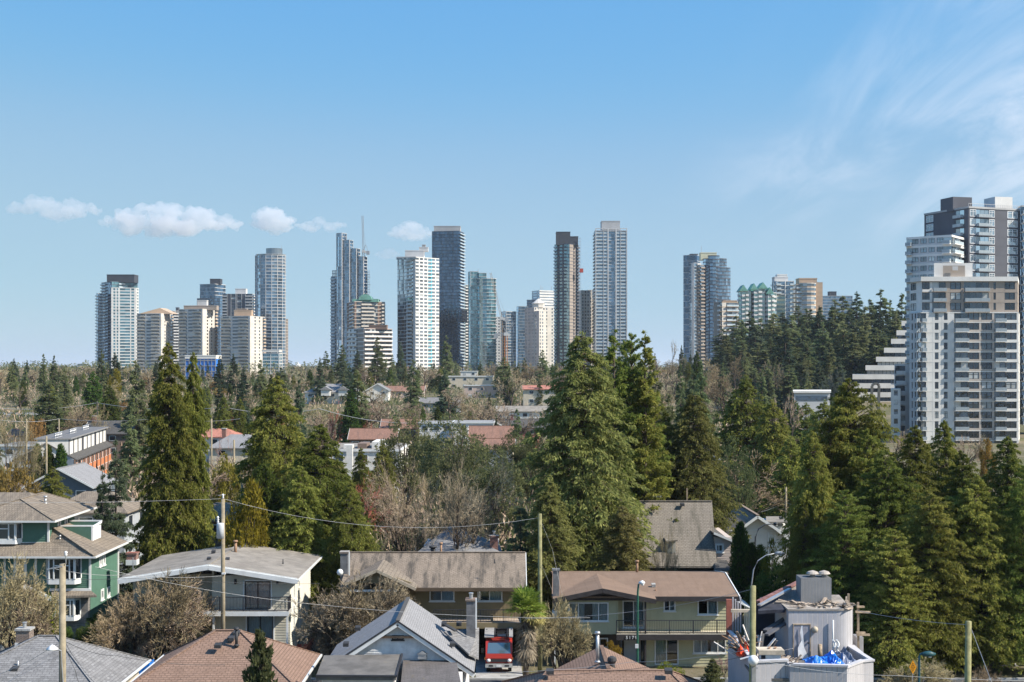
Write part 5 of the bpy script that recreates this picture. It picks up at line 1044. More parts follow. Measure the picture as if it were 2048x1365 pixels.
MB().box(PX(830, 102), PX(915, 102), 102.2, 110, 0, 5.8).build('wall', TP, t); MB().box(.5, .68, 102.1, 111, 0, 5.8).build('wall', TP, t); MB().box(PX(830, 102), .68, 108, 108.2, 0, 5.8).build('back_wall', INT, t); MB().box(PX(700, 102), PX(830, 102), 102.3, 110, 0, 5.8).build('wall', TP, t); MB().box(PX(830, 102), .5, 102.2, 108, 3.05, 3.25).build('carport_ceiling', INT, t)
MB().prism([(1.0 - .5, 101, 5.8), (1.0 - .5, 111, 5.8), (1.0 - .5, 106, 7.7)], (.18, 0, 0)).build('gable_wall', TP, t)
MB().box(PX(868, 101), .7, 100.3, 101.98, 3.1, 3.32).build('balcony_floor', mat('balcony_deck', (.42, .34, .27), .85), t); MB().box(PX(868, 101), .72, 100.22, 100.29, 2.85, 3.3).build('balcony_edge', TP, t); rail(t, [(PX(868, 100.5), 100.35), (.65, 100.35)], 3.33, .95, DARKM, .12)
bars(t, 'carport_post', [((PX(984, 100.4), 100.5, 0), (PX(984, 100.4), 100.5, 3.9)), ((PX(925, 100.4), 100.5, 0), (PX(925, 100.4), 100.5, 2.85))], .2, TP)
# front cross gable
ax, az = PX(754, 99.5), PZ(1139, 99.5); lx, rx = PX(690, 99.5), PX(832, 99.5); lz, rz_ = PZ(1166, 99.5), PZ(1176, 99.5)
slab(t, 'porch_roof', [(lx, 99.4, lz), (ax, 99.4, az), (ax, 104.6, az), (lx, 104.6, lz)], SH['taupe'], .12); slab(t, 'porch_roof', [(ax, 99.4, az), (rx, 99.4, rz_), (rx, 104.6, rz_), (ax, 104.6, az)], SH['wood'], .12); MB().prism([(lx + .3, 99.9, lz - .1), (rx - .3, 99.9, lz - .1), (ax, 99.9, az - .15)], (0, .15, 0)).build('gable_wall', TP, t)
bars(t, 'bargeboard', [((lx, 99.35, lz - .1), (ax, 99.35, az - .1)), ((ax, 99.35, az - .1), (rx, 99.35, rz_ - .1))], .05, mat('tan_trim', (.42, .35, .26), .8), .22); MB().box(PX(700, 99.8), PX(795, 99.8), 99.75, 99.88, PZ(1184, 99.8), PZ(1180, 99.8)).build('header_board', PW, t)
chimney(t, PX(682, 103), PX(697, 103), 102.6, 103.3, 4.5, PZ(1106, 103), BLOCK, BRKB, pots=0, flash=False); bars(t, 'downpipe', [((PX(698, 102), 102.2, PZ(1105, 102)), (PX(698, 102), 102.2, PZ(1152, 102)))], .08, PW)
mb = MB(); mb.lathe([(.0, -.25), (.18, -.18), (.25, 0), (.18, .18), (.02, .25)], (PX(680, 99), 99, PZ(1145, 99)), 12); mb.build('lamp_globe', PW, t, True)
pipe(t, PX(882, 106.5), 106.5, 7.5, PZ(1090, 106.5), .09, RUST); pipe(t, PX(866, 107), 107, 7.4, PZ(1097, 107), .2, VENT); pipe(t, PX(989, 101.6), 101.6, PZ(1118, 104), PZ(1110, 104), .04, VENT, False)

# olive house
OL = mat('olive_siding', (.44, .415, .265), .75, .07, 1.0, streak=.2); BLK = mat('black_brown_trim', (.040, .034, .034), .8, .2)
t = house('pale olive house with brown low roof, dark trim and bowed balcony railing', 10.2, 100)
u0 = PX(1112, 100); wO = Wall((u0, 99.6), (PX(1233, 99.6), 99.6)); uo = lambda px: PX(px, 99.6) - u0
oO = [(uo(1137), uo(1217), PZ(1243, 99.6), PZ(1205, 99.6))]; siding(t, wO, 2.55, 5.4, OL, oO, .24); window(t, wO, *oO[0], (.25, .75), curtain=.8, fw=.09)
wD = Wall((PX(1233, 100.6), 100.6), (PX(1293, 100.6), 100.6)); ud = lambda px: PX(px, 100.6) - PX(1233, 100.6); oD = [(ud(1245), ud(1289), 2.85, PZ(1201, 100.6))]; siding(t, wD, 2.55, 5.4, OL, oD, .24); window(t, wD, *oD[0], (.5,), curtain=.45, kind='right', fw=.09, name='sliding_door')
x1 = PX(1456, 100); wE = Wall((PX(1292, 100), 100), (x1, 100)); ue = lambda px: PX(px, 100) - PX(1292, 100); oE = [(ue(1327), ue(1351), PZ(1223, 100), PZ(1199, 100)), (ue(1395), ue(1436), PZ(1230, 100), PZ(1199, 100)), (ue(1309), ue(1357), .12, PZ(1277, 100)), (ue(1386), ue(1452), PZ(1307, 100), PZ(1276, 100))]
siding(t, wE, 0, 5.4, OL, oE, .24); window(t, wE, *oE[0], (.5,), curtain=.5, kind='right', fw=.09); window(t, wE, *oE[1], (.5,), curtain=.5, kind='right', fw=.09); window(t, wE, *oE[2], (.5,), curtain=.5, kind='left', fw=.09, name='sliding_door'); window(t, wE, *oE[3], (.25, .75), curtain=.9, fw=.09)
MB().box(PX(1233, 99.8), PX(1233, 99.8) + .12, 99.61, 100.6, 2.55, 5.4).build('wall', OL, t); MB().box(PX(1292, 99.8), PX(1292, 99.8) + .12, 100.01, 100.6, 0, 5.4).build('wall', OL, t); MB().box(u0 + .02, u0 + .16, 99.7, 110, 0, 5.4).build('side_wall', OL, t); MB().box(x1 - .16, x1 - .01, 100.02, 110, 0, 5.4).build('side_wall', OL, t); MB().box(u0, x1, 109.9, 110, 0, 5.4).build('back_wall', INT, t)
wL = Wall((u0 + .05, 100.2), (PX(1238, 100.2), 100.2)); ul = lambda px: PX(px, 100.2) - u0 - .05; oL = [(ul(1198), ul(1216), PZ(1297, 100), PZ(1277, 100))]; siding(t, wL, 0, 2.5, mat('dark_board_siding', (.06, .05, .045), .85, .2), oL, .2, vertical=True); window(t, wL, *oL[0], (), fw=.09)
dw = Wall((PX(1238, 100.9), 100.9), (PX(1292, 100.9), 100.9)); MB().box(PX(1238, 100.9), PX(1292, 100.9), 100.95, 101.05, 0, 2.5).build('entry_wall', BLK, t); mb = MB(); dw.box(mb, .38, 1.68, -.04, .02, .1, 2.35); d_ = mb.build('front_door', mat('pale_door', (.42, .45, .46), .6, .08, streak=.1), t); mb = MB(); dw.box(mb, 1.5, 1.58, .02, .08, 1.0, 1.12); mb.build('handle', DARKM, d_)
MB().box(PX(1236, 100), PX(1246, 100), 100.85, 100.92, .3, 2.3).build('side_light', G['dark'], t); MB().box(PX(1285, 100), PX(1291, 100), 100.85, 100.92, .3, 2.3).build('side_light', G['dark'], t)
DK = mat('sunlit_deck', (.52, .46, .36), .85, .15); MB().box(PX(1233, 99), x1, 98.75, 100.55, 2.58, 2.74).build('balcony_floor', DK, t); MB().box(PX(1233, 98.7), x1 + .02, 98.66, 98.74, 2.28, 2.70).build('balcony_edge', BLK, t)
rail(t, [(PX(1233, 98.8), 98.85), (PX(1291, 98.8), 98.85)], 2.75, 1.0, DARKM, .12, bow=.1); rail(t, [(PX(1292, 98.8), 98.85), (x1 - .05, 98.85)], 2.75, 1.0, DARKM, .13, bow=.14)
bars(t, 'balcony_post', [((PX(1291, 98.8), 98.85, 0), (PX(1291, 98.8), 98.85, 5.4)), ((x1 - .1, 98.85, 0), (x1 - .1, 98.85, 3.8))], .13, BLK)
num = bpy.data.curves.new('house_number', 'FONT'); num.body = '5179'; num.size = .34; num.extrude = .015; num.space_character = 1.35; no = bpy.data.objects.new('house_number', num); col.objects.link(no); no.parent = t; no.rotation_euler = (pi / 2, 0, 0); no.location = (PX(1251.5, 98.6) - 10.2, 98.62 - 100, 2.38); num.materials.append(PW)
bpy.context.view_layer.update(); me = bpy.data.meshes.new_from_object(no); n2 = bpy.data.objects.new('house_number', me); col.objects.link(n2); n2.parent = t; n2.rotation_euler = no.rotation_euler; n2.location = no.location; bpy.data.objects.remove(no); n2.name = 'house_number'; n2['kind'] = 'stuff'
# roof
ra_ = [(u0 - .35, 99.0, 5.55), (x1 + .7, 99.0, 5.55), (x1 + .7, 105.5, 6.32), (u0 - .1, 105.5, 6.32)]; slab(t, 'roof_slope', ra_, SH['brownf'], .12); slab(t, 'roof_slope', [(u0 - .1, 105.5, 6.32), (x1 + .7, 105.5, 6.32), (x1 + .7, 111, 5.6), (u0 - .1, 111, 5.6)], SH['brownf'], .12)
bars(t, 'fascia', [((PX(1300, 98.95), 98.95, 5.36), (x1 + .72, 98.95, 5.36))], .06, BLK, .36); bars(t, 'roof_edge', [((x1 + .72, 98.9, 5.5), (x1 + .72, 105.5, 6.3)), ((x1 + .72, 105.5, 6.3), (x1 + .72, 111, 5.56))], .08, PW, .16)
lx, ax, rx = PX(1106, 98.4), PX(1205, 98.4), PX(1312, 98.4); lz, az, rz_ = 5.50, 6.28, 5.45
slab(t, 'porch_roof', [(lx, 98.3, lz), (ax, 98.3, az), (ax, 105.2, az + .03), (lx, 99.2, lz + .05)], SH['brownf'], .1); slab(t, 'porch_roof', [(ax, 98.3, az), (rx, 98.3, rz_), (rx, 99.2, rz_ + .12), (ax, 105.2, az + .03)], SH['brownf'], .1)
bars(t, 'bargeboard', [((lx, 98.26, lz - .17), (ax, 98.26, az - .17)), ((ax, 98.26, az - .17), (rx, 98.26, rz_ - .17))], .07, BLK, .34); MB().prism([(lx + .4, 99.2, 5.2), (rx - .4, 99.2, 5.2), (rx - .4, 99.2, 5.35), (ax, 99.2, 6.0), (lx + .4, 99.2, 5.35)], (0, .1, 0)).build('gable_wall', BLK, t); MB().box(u0, x1, 99.3, 100.5, 5.3, 5.39).build('soffit', BLK, t)
MB().prism([(u0 + .2, 100.2, 5.3), (u0 + .2, 110.5, 5.3), (u0 + .2, 105.5, 6.15)], (.1, 0, 0)).build('gable_wall', OL, t)
chimney(t, PX(1106, 99.3), PX(1118, 99.3), 99.0, 99.5, 4.0, PZ(1141, 99.3), BLOCK, BLOCK, pots=0); boxvent(t, PX(1307, 101.5), 101.5, PZ(1172, 101.5), .3, CONC); pipe(t, PX(1274, 107), 107, 6.0, PZ(1126, 107), .11, RUST); pipe(t, PX(1311, 100.5), 100.5, 5.7, PZ(1178, 100.5), .04, RUST, False)
bars(t, 'downpipe', [((u0 - .1, 99.5, 0), (u0 - .1, 99.5, 5.3))], .09, PW)
slab(t, 'side_canopy', [(x1 + .6, 100.5, 5.0), (x1 + 2.0, 100.5, 4.3), (x1 + 2.0, 104, 4.3), (x1 + .6, 104, 5.0)], GUT, .06); bars(t, 'canopy_post', [((x1 + 1.9, 100.6 + .7 * k, 0), (x1 + 1.9, 100.6 + .7 * k, 4.25)) for k in range(5)], .08, PW)
# ------------------------------------------------------------------ half-demolished lavender building
LAV = lap('lavender_vertical_boards', (.42, .405, .415), .3, .1, True, .06, .45); LAVP = mat('lavender_trim', (.48, .465, .475), .7, .1, streak=.3); PLY = mat('bare_plywood', (.50, .42, .32), .85, .25, 1.5); LUM = mat('old_lumber', (.34, .26, .18), .85, .35, 3, island=.5); GREYB = mat('grey_boards', (.22, .22, .225), .85, .25, 2, streak=.7)
t = thing('demolished_building', 'half-demolished lavender building with roof deck full of rubble, bottom right', 'building', (15.5, 76, 0))
zd = 5.25
def wallseg(a, b, z0, z1, name='wall', m=None, th=.16): w = Wall(a, b); mb = MB(); w.box(mb, 0, w.L, -th, 0, z0, z1); return mb.build(name, m or LAV, t), w
fpts = [(PX(1512, 74), 74.0), (PX(1575, 74.3), 74.3), (PX(1580, 74), 74.0), (PX(1694, 73.6), 73.6), (PX(1729, 75), 75.2)]
zt = [PZ(1325, 74), PZ(1325, 74), PZ(1331, 74), PZ(1331, 73.7), PZ(1325, 75)]
for i in range(4):
    o, w = wallseg(fpts[i], fpts[i + 1], -.1, min(zt[i], zt[i + 1]) - .02); mb = MB(); w.box(mb, -.06, w.L + .06, -.22, .06, min(zt[i], zt[i + 1]) - .02, min(zt[i], zt[i + 1]) + .1); mb.build('parapet_cap', LAVP, t)
bk = (PX(1698, 80), 80.0)
for a, b, z in (((PX(1729, 75), 75.2), (PX(1747, 75.5), 75.5), PZ(1325, 75.2)), ((PX(1747, 75.5), 75.5), (PX(1747, 75.5) - .4, 80), PZ(1325, 75.2) - .02)): o, w = wallseg(a, b, -.1, z); mb = MB(); w.box(mb, -.05, w.L + .05, -.22, .06, z, z + .11); mb.build('parapet_cap', LAVP, t)
MB().bar((PX(1747, 75.5) - .2, 75.5, PZ(1324, 75.3)), (bk[0] + .2, 80, PZ(1292, 80)), .25, .12).build('parapet_cap', LAVP, t)
# left flank with its torn parapet stepping down to the front
lw = [(PX(1456, 83), 83.0), (PX(1470, 80), 80.0), (PX(1497, 77), 77.0), (PX(1512, 74), 74.0)]; lz = [PZ(1262, 83), PZ(1275, 80), PZ(1312, 77), PZ(1338, 74)]
for i in range(3):
    a, b = lw[i], lw[i + 1]; mb = MB(); mb.prism([(a[0], a[1], -.1), (b[0], b[1], -.1), (b[0], b[1], lz[i + 1]), (a[0], a[1], lz[i])], (.14, .05, 0)); mb.build('torn_wall', LAV, t); MB().bar((a[0], a[1], lz[i] + .06), (b[0], b[1], lz[i + 1] + .06), .22, .1).build('torn_cap', LAVP, t)
MB().prism([(x, y, zd - .15) for x, y in ((PX(1512, 74), 74.2), (PX(1694, 73.7), 73.9), (PX(1727, 75), 75.3), (PX(1745, 75.6), 75.7), (PX(1735, 80), 83), (PX(1462, 83), 83))], (0, 0, .15)).build('roof_deck', SH['felt'], t)
# penthouse with curved end, door, lamp
D = 79; zt_ = PZ(1222, D); pa, pb = (PX(1577, D), D), (PX(1676, D), D)
o, w = wallseg(pa, pb, zd, zt_, 'penthouse_wall'); mb = MB(); cx, r = pb[0], PX(1713, D) - pb[0]
arc = [(cx + r * sin(k * pi / 20), D + r - r * cos(k * pi / 20)) for k in range(11)]
for (xa, ya), (xb, yb) in zip(arc[:-1], arc[1:]): mb.hexa([(xa, ya, zd), (xb, yb, zd), (xb - .1, yb + .1, zd), (xa, ya + .15, zd), (xa, ya, zt_), (xb, yb, zt_), (xb - .1, yb + .1, zt_), (xa, ya + .15, zt_)])
mb.build('curved_wall', LAV, t); MB().prism([(x, y, zt_) for x, y in [(pa[0] - .05, D - .05), *[(x + .03, y - .05) for x, y in arc], (arc[-1][0], 83), (pa[0] - .05, 83)]], (0, 0, .1)).build('penthouse_roof', mat('dusty_roof', (.32, .28, .24), .95, .3, 2), t)
MB().box(pa[0] - .02, pa[0] + .12, D + .01, 83, zd, zt_).build('penthouse_wall', LAV, t); MB().box(PX(1712, D), PX(1714, D) + .05, D + r, 83, zd - 2, zt_).build('penthouse_wall', LAV, t)
ud = lambda px: PX(px, D) - pa[0]; mb = MB(); w.box(mb, ud(1587), ud(1619), .005, .06, zd + .02, PZ(1251, D)); dr_ = mb.build('door', mat('faded_lavender_door', (.30, .29, .32), .8, .15, 2, streak=.3), t); mb = MB()
for a, b, c, d in ((1585.5, 1587, zd, PZ(1250, D)), (1619, 1621, zd, PZ(1250, D)), (1585.5, 1621, PZ(1250, D), PZ(1248, D))): w.box(mb, ud(a), ud(b), 0, .09, c, d)
stuff(mb.build('door_frame', LUM, t)); MB().lathe([(.0, 0), (.05, .0), (.05, .06), (0, .07)], (PX(1616, D), D - .1, zd + 1.0), 8).build('handle', DARKM, dr_)
mb = MB(); ps = [(1603, 1251, .04), (1602, 1265, .09), (1604, 1280, .06), (1601, 1295, .2), (1606, 1316, .34)]; mb.add([q for px, y, hw in ps for q in ((PX(px, D) - hw, D - .12 - .3 * hw, PZ(y, D)), (PX(px, D) + hw, D - .14, PZ(y, D)))], [(2 * k, 2 * k + 1, 2 * k + 3, 2 * k + 2) for k in range(4)]); mb.build('hanging_sheet', mat('white_sheet', (.66, .66, .68), .9, .1), t)
mb = MB(); mb.lathe([(.02, -.2), (.15, -.14), (.2, 0), (.15, .14), (.02, .2)], (PX(1629, D), D - .12, PZ(1259, D)), 12); mb.build('wall_lamp', mat('aged_lamp_globe', (.45, .38, .28), .6), t, True)
pipe(t, PX(1665, D), D - .12, zd, PZ(1240, D), .05, PW, False, 'downpipe'); pipe(t, PX(1637, D), D - .35, zd, PZ(1287, D), .13, LUM, False, 'stub_post')
for k in range(2): x = PX(1667 + 7 * k, 78.6); mb = MB(); mb.tube([(x + .07 * cos(q * 1.2), 78.4 + .07 * sin(q * 1.2), zd + q * .1) for q in range(14)], .06, 6); mb.build('twisted_post', PW, t)
# chase with two caps, remains of the shingled roof
MB().box(PX(1602, 81), PX(1663, 81), 81, 82.4, zt_ - .2, PZ(1157, 81)).build('chimney_chase', lap('grey_chase_boards', (.24, .24, .245), .2, .12, True, .1, .7), t)
for px in (1625, 1648): x = PX(px, 81.6); MB().lathe([(.16, 0), (.16, .25), (.4, .3), (.3, .42), (.05, .5)], (x, 81.6, PZ(1157, 81.6)), 14).build('flue_cap', mat('weathered_cap', (.38, .33, .28), .7, .2), t)
slab(t, 'shingled_roof', [(PX(1535, 80.5), 80.5, PZ(1216, 80.5)), (PX(1608, 80.5), 80.5, PZ(1213, 80.5)), (PX(1612, 84), 84, PZ(1160, 84)), (PX(1604, 84), 84, PZ(1160, 84))], shingle('faded_grey_brown_shingles', (.33, .29, .25), None, .17, .3, streak=.3), .1)
slab(t, 'shingled_roof', [(PX(1662, 80.5), 80.5, PZ(1212, 80.5)), (PX(1700, 80.5), 80.5, PZ(1214, 80.5)), (PX(1678, 83.5), 83.5, PZ(1190, 83.5)), (PX(1662, 83.5), 83.5, PZ(1190, 83.5))], MATS['faded_grey_brown_shingles'], .1)
bars(t, 'torn_ridge', [((PX(1516, 80), 80, PZ(1204, 80)), (PX(1606, 84), 84, PZ(1160, 84)))], .28, mat('torn_red_felt', (.20, .10, .09), .9, .4, 3), .14); bars(t, 'torn_gutter', [((PX(1518, 79.6), 79.6, PZ(1211, 79.6)), (PX(1580, 82), 82, PZ(1178, 82)))], .25, PIPE, .1)
# dark torn-open room
for b in ((PX(1513, 83), PX(1577, 83), 83, 83.15, zd, PZ(1205, 83)), (PX(1575, 81), PX(1577, 81), 79.2, 83, zd, PZ(1225, 80))): MB().box(*b).build('inner_wall', mat('dark_interior_shade', (.035, .037, .05), .95, .3), t)  # near-black walls put the open room's shade into their colour
slab(t, 'collapsed_ceiling', [(PX(1516, 79.5), 79.5, PZ(1222, 79.5)), (PX(1570, 79.5), 79.5, PZ(1219, 79.5)), (PX(1572, 83), 83, PZ(1190, 83)), (PX(1520, 83), 83, PZ(1195, 83))], MATS['dark_interior_shade'], .2)
bars(t, 'fallen_joist', [((PX(1530, 79), 79, PZ(1262, 79)), (PX(1572, 80.5), 80.5, PZ(1236, 80.5))), ((PX(1533, 78.5), 78.5, PZ(1270, 78.5)), (PX(1570, 79.8), 79.8, PZ(1247, 79.8)))], .3, mat('dark_joist', (.09, .09, .10), .9), .12)
rng = np.random.default_rng(5)
bars(t, 'stud', [((PX(1458, 82.6), 82.6, PZ(1270, 82.6)), (PX(1458, 82.6), 82.6, PZ(1199, 82.6)))], .35, mat('red_brown_post', (.30, .10, .07), .8), .2)
bars(t, 'stud', [((PX(p, 83), 83, PZ(1265, 83)), (PX(p, 83), 83, PZ(1195 + k % 3 * 4, 83))) for k, p in enumerate((1466, 1471, 1476, 1481))], .09, LAVP)
bars(t, 'beam', [((PX(1462, 82), 82, PZ(1222, 82)), (PX(1506, 82), 82, PZ(1222, 82)))], .18, PLY)
bars(t, 'scaffold_tube', [((PX(1716, 80.5), 80.5, PZ(1205, 80.5)), (PX(1717, 80.5), 80.5, PZ(1320, 80.5))), ((PX(1709, 80.5), 80.3, PZ(1224, 80.3)), (PX(1740, 80.5), 80.5, PZ(1225, 80.5))), ((PX(1712, 80.5), 80.3, PZ(1214, 80.3)), (PX(1728, 80.5), 80.5, PZ(1214, 80.5))), ((PX(1712, 80.5), 80.3, PZ(1270, 80.3)), (PX(1739, 80.5), 80.5, PZ(1270, 80.5))), ((PX(1711, 80.5), 80.3, PZ(1266, 80.3)), (PX(1730, 80.5), 80.5, PZ(1266, 80.5))), ((PX(1696, 80.5), 80.4, PZ(1188, 80.4)), (PX(1696, 80.5), 80.4, PZ(1212, 80.4)))], .12, LUM)
MB().box(PX(1713, 81), PX(1727, 81), 81, 82, 2, PZ(1275, 81)).build('side_annex', LAV, t)
# rubble: loose boards nobody would count, and the things that stand out
def rubble(name, label, n, boxr, m, lmin=.3, lmax=1.4, flat=.5, tall=0):
    mb = MB()
    for _ in range(n):
        x, y, z = (rng.uniform(boxr[2 * k], boxr[2 * k + 1]) for k in range(3)); L = rng.uniform(lmin, lmax); a = rng.uniform(0, 2 * pi); e = rng.normal(0, .25) + tall * rng.uniform(.6, 1.3)
        d = Vector((cos(a) * cos(e), sin(a) * cos(e), sin(e))) * L; mb.bar((x, y, z), (x + d.x, y + d.y, z + abs(d.z)), rng.uniform(.05, .22), rng.uniform(.015, .06))
    o = mb.build(name, m); tag(o, label, 'rubble', kind='stuff'); return o
WR = mat('mixed_rubble', (.34, .27, .21), .9, .4, 4, island=.75)
rubble('rubble', 'broken boards heaped before the dark torn-open room', 90, (PX(1530, 77), PX(1575, 77), 75.2, 78.6, zd, zd + .3), WR, .3, 1.3)
rubble('rubble', 'boards and scraps strewn over the penthouse roof', 60, (PX(1580, 80), PX(1705, 80), 79.3, 81, zt_ + .1, zt_ + .2), WR, .2, .8)
rubble('rubble', 'pale boards scattered on the deck beside the blue tarpaulin', 50, (PX(1570, 75), PX(1610, 75), 74.6, 77.8, zd, zd + .15), mat('pale_rubble', (.48, .44, .38), .9, .3, 4, island=.6), .3, 1.2)
rubble('rubble', 'long loose studs leaning in the torn-open left corner', 26, (PX(1490, 78), PX(1535, 78), 77, 79.5, zd, zd + .4), mat('pale_studs', (.5, .46, .42), .9, .3, 4, island=.6), .9, 2.2, tall=.9)
rubble('rubble', 'brown splintered panels piled against the left torn wall', 22, (PX(1474, 79), PX(1495, 79), 77.8, 80, zd + .4, zd + 1.1), mat('brown_panels', (.30, .18, .10), .9, .3, 4, island=.5), .5, 1.4, tall=.5)
def cloth(name, label, x0, x1, y0, y1, z, amp, m, n=26):
    v = []; f = []
    for j in range(n):
        for i in range(n):
            s, q = i / (n - 1), j / (n - 1); e = min(s, 1 - s, q, 1 - q) * 4
            v.append((x0 + (x1 - x0) * s + rng.normal(0, .03), y0 + (y1 - y0) * q + rng.normal(0, .03), z + amp * min(1, e) * (.45 + .3 * sin(7 * s + 3 * q) + .25 * sin(17 * s * q + 5 * q)) + rng.normal(0, .025)))
    for j in range(n - 1):
        for i in range(n - 1): k = j * n + i; f.append((k, k + 1, k + n + 1, k + n))
    mb = MB(); mb.add(v, f); o = mb.build(name, m); md = o.modifiers.new('thick', 'SOLIDIFY'); md.thickness = .01; tag(o, label, 'tarpaulin'); return o
cloth('tarpaulin', 'crumpled bright blue tarpaulin on the rubble-strewn deck', PX(1616, 75), PX(1690, 75), 74.6, 76.6, zd + .55, .7, mat('blue_tarp', (.01, .16, .58), .35, .3, 3, spec=.6))
cloth('tarpaulin', 'crumpled orange-red tarpaulin on the torn left wall', PX(1474, 78), PX(1497, 78), 77.4, 78.4, zd + .5, .95, mat('orange_tarp', (.70, .07, .02), .5, .2, 3), 16)
cloth('tarpaulin', 'grey-blue plastic sheet heaped in the deck corner right of the blue tarpaulin', PX(1688, 75), PX(1722, 75), 75.4, 78.5, zd + .5, .7, mat('grey_sheet', (.16, .18, .24), .4, .3, 3), 16)
cb = thing('cabinet', 'white wooden cabinet standing among the rubble at deck left', 'cabinet', (PX(1540, 76), 76, zd)); x = PX(1540, 76)
MB().box(x - .55, x + .55, 75.6, 76.4, zd, zd + 1.05).build('carcass', PW, cb); MB().box(x - .75, x + .75, 75.5, 76.5, zd + 1.053, zd + 1.3).build('worktop', PLY, cb); MB().box(x - .6, x - .35, 75.57, 75.6, zd, zd + 1.0).build('opening_shade_panel', MATS['dark_interior_shade'], cb)  # dark panel on the carcass painted as a shaded opening
for k in (-.1, .25): MB().bar((x + k, 75.9, zd + 1.33), (x + k + .15, 76.3, zd + 1.34), .12, .04).build('board', RUST, cb)

# ------------------------------------------------------------------ third row
t = house('house with tall steep taupe shingle roof behind the olive house', 16, 121)
ry0, rz0, ry1, rz1 = 120.5, PZ(1133, 120.5), 126, PZ(1003, 126); xl, xr = PX(1255, 123), PX(1430, 122.5)
slab(t, 'roof_slope', [(xl, ry0, rz0), (PX(1434, 120.5), ry0, rz0), (PX(1424, 126), ry1, rz1), (PX(1278, 126), ry1, rz1)], SH['gtaupe'], .15); slab(t, 'roof_slope', [(PX(1278, 126), ry1, rz1), (PX(1424, 126), ry1, rz1), (PX(1424, 126), 131.5, rz0), (PX(1278, 126), 131.5, rz0)], SH['gtaupe'], .15)
SD = mat('dusty_pink_siding', (.50, .42, .37), .8, .08); MB().box(xl + .5, xr - .3, 121.2, 131, 0, rz0 - .1).build('wall', BLK, t); MB().prism([(xr - .25, 121.2, rz0 - .1), (xr - .25, 131, rz0 - .1), (xr - .25, 126, rz1 - .3)], (-.2, 0, 0)).build('gable_wall', SD, t); bars(t, 'ridge_cap', [((PX(1278, 126), 126, rz1 + .04), (PX(1424, 126), 126, rz1 + .04))], .25, SH['gtaupe'], .08)
D = 122.5; d_ = MB().box(PX(1331, D), PX(1349, D), 121.6, 124, PZ(1116, D), PZ(1078, D)).build('dormer', mat('dormer_siding', (.46, .43, .37), .8, .1), t); MB().box(PX(1333, D), PX(1342, D), 121.53, 121.59, PZ(1108, D), PZ(1083, D)).build('pane', G['pale'], d_); slab(t, 'dormer_roof', [(PX(1329, D), 121.3, PZ(1079, D)), (PX(1352, D), 121.3, PZ(1077, D)), (PX(1352, D), 124.6, PZ(1073, D)), (PX(1329, D), 124.6, PZ(1073, D))], SH['gtaupe'], .1)
boxvent(t, PX(1364, 125.5), 125.3, PZ(1010, 125.5), .4); bars(t, 'flue', [((PX(1374, 127), 127, rz1 - .5), (PX(1374, 127), 127, PZ(977, 127)))], .12, LUM); chimney(t, PX(1305, 127), PX(1321, 127), 126.6, 127.3, rz1 - 1, PZ(994, 127), BRKB, pots=0, flash=False)
# wing with its own window and lean-to roof
wW = Wall((PX(1430, 122), 122), (PX(1464, 122), 122)); uw = lambda px: PX(px, 122) - PX(1430, 122); oW = [(uw(1430) + .1, uw(1446), PZ(1104, 122), PZ(1089, 122))]; siding(t, wW, 0, PZ(1075, 122), SD, oW, .15); window(t, wW, *oW[0], (.4,), fw=.1, trim=.08); MB().box(PX(1430, 122), PX(1464, 122), 122.2, 130, 0, PZ(1076, 122)).build('wall', SD, t)
slab(t, 'wing_roof', [(PX(1425, 122), 121.5, PZ(1066, 121.5)), (PX(1469, 121.5), 121.5, PZ(1083, 121.5)), (PX(1469, 121.5), 130, PZ(1083, 121.5)), (PX(1425, 122), 130, PZ(1066, 121.5))], SH['dark'], .14); bars(t, 'fascia', [((PX(1428, 121.4), 121.4, PZ(1067, 121.4)), (PX(1469, 121.4), 121.4, PZ(1084, 121.4)))], .06, PW, .2); slab(t, 'porch_roof', [(PX(1425, 119), 118.5, PZ(1143, 118.5)), (PX(1467, 119), 118.5, PZ(1141, 118.5)), (PX(1452, 121.8), 121.8, PZ(1120, 121.8)), (PX(1432, 121.8), 121.8, PZ(1118, 121.8))], SH['dark'], .12)
t = house('white stucco gabled house with brown tile roof beside the side street', PX(1515, 137), 137)
x0, x1, xa = PX(1447, 137), PX(1585, 137), PX(1513, 137); ze, za = PZ(1078, 137), PZ(1030, 137); slab(t, 'roof_slope', [(x0, 136.3, ze), (xa, 136.3, za), (xa, 147, za), (x0, 147, ze)], SH['tile'], .15); slab(t, 'roof_slope', [(xa, 136.3, za), (x1, 136.3, ze), (x1, 147, ze), (xa, 147, za)], SH['tile'], .15); bars(t, 'ridge_cap', [((xa, 136.2, za + .05), (xa, 147, za + .05))], .3, SH['tile'], .1)
STU = mat('white_stucco', (.66, .645, .61), .9, .06, 1, .01, 25); wS = Wall((x0 + .5, 137), (x1 - .4, 137)); us = lambda px: PX(px, 137) - x0 - .5; oS = [(us(1537), us(1550), PZ(1091, 137), PZ(1066, 137)), (us(1486), us(1491), PZ(1078, 137), PZ(1066, 137))]; mb = MB()
for c in cells(0, wS.L, 0, ze - .15, oS): wS.box(mb, c[0], c[1], -.2, 0, c[2], c[3])
mb.build('wall', STU, t); fill_gable(t, wS, ze - .15, za - .3, STU); MB().box(x0 + .5, x1 - .4, 137.4, 146.5, 0, ze - .2).build('core_wall', STU, t); window(t, wS, *oS[0], (.33, .66), hdiv=(.5, .75), fw=.07, trim=.1, pane=G['dark']); window(t, wS, *oS[1], (), hdiv=(.5,), fw=.06, pane=G['dark']); mb = MB(); wS.box(mb, 0, wS.L, 0, .06, PZ(1062, 137), PZ(1060, 137)); mb.build('trim', PW, t)
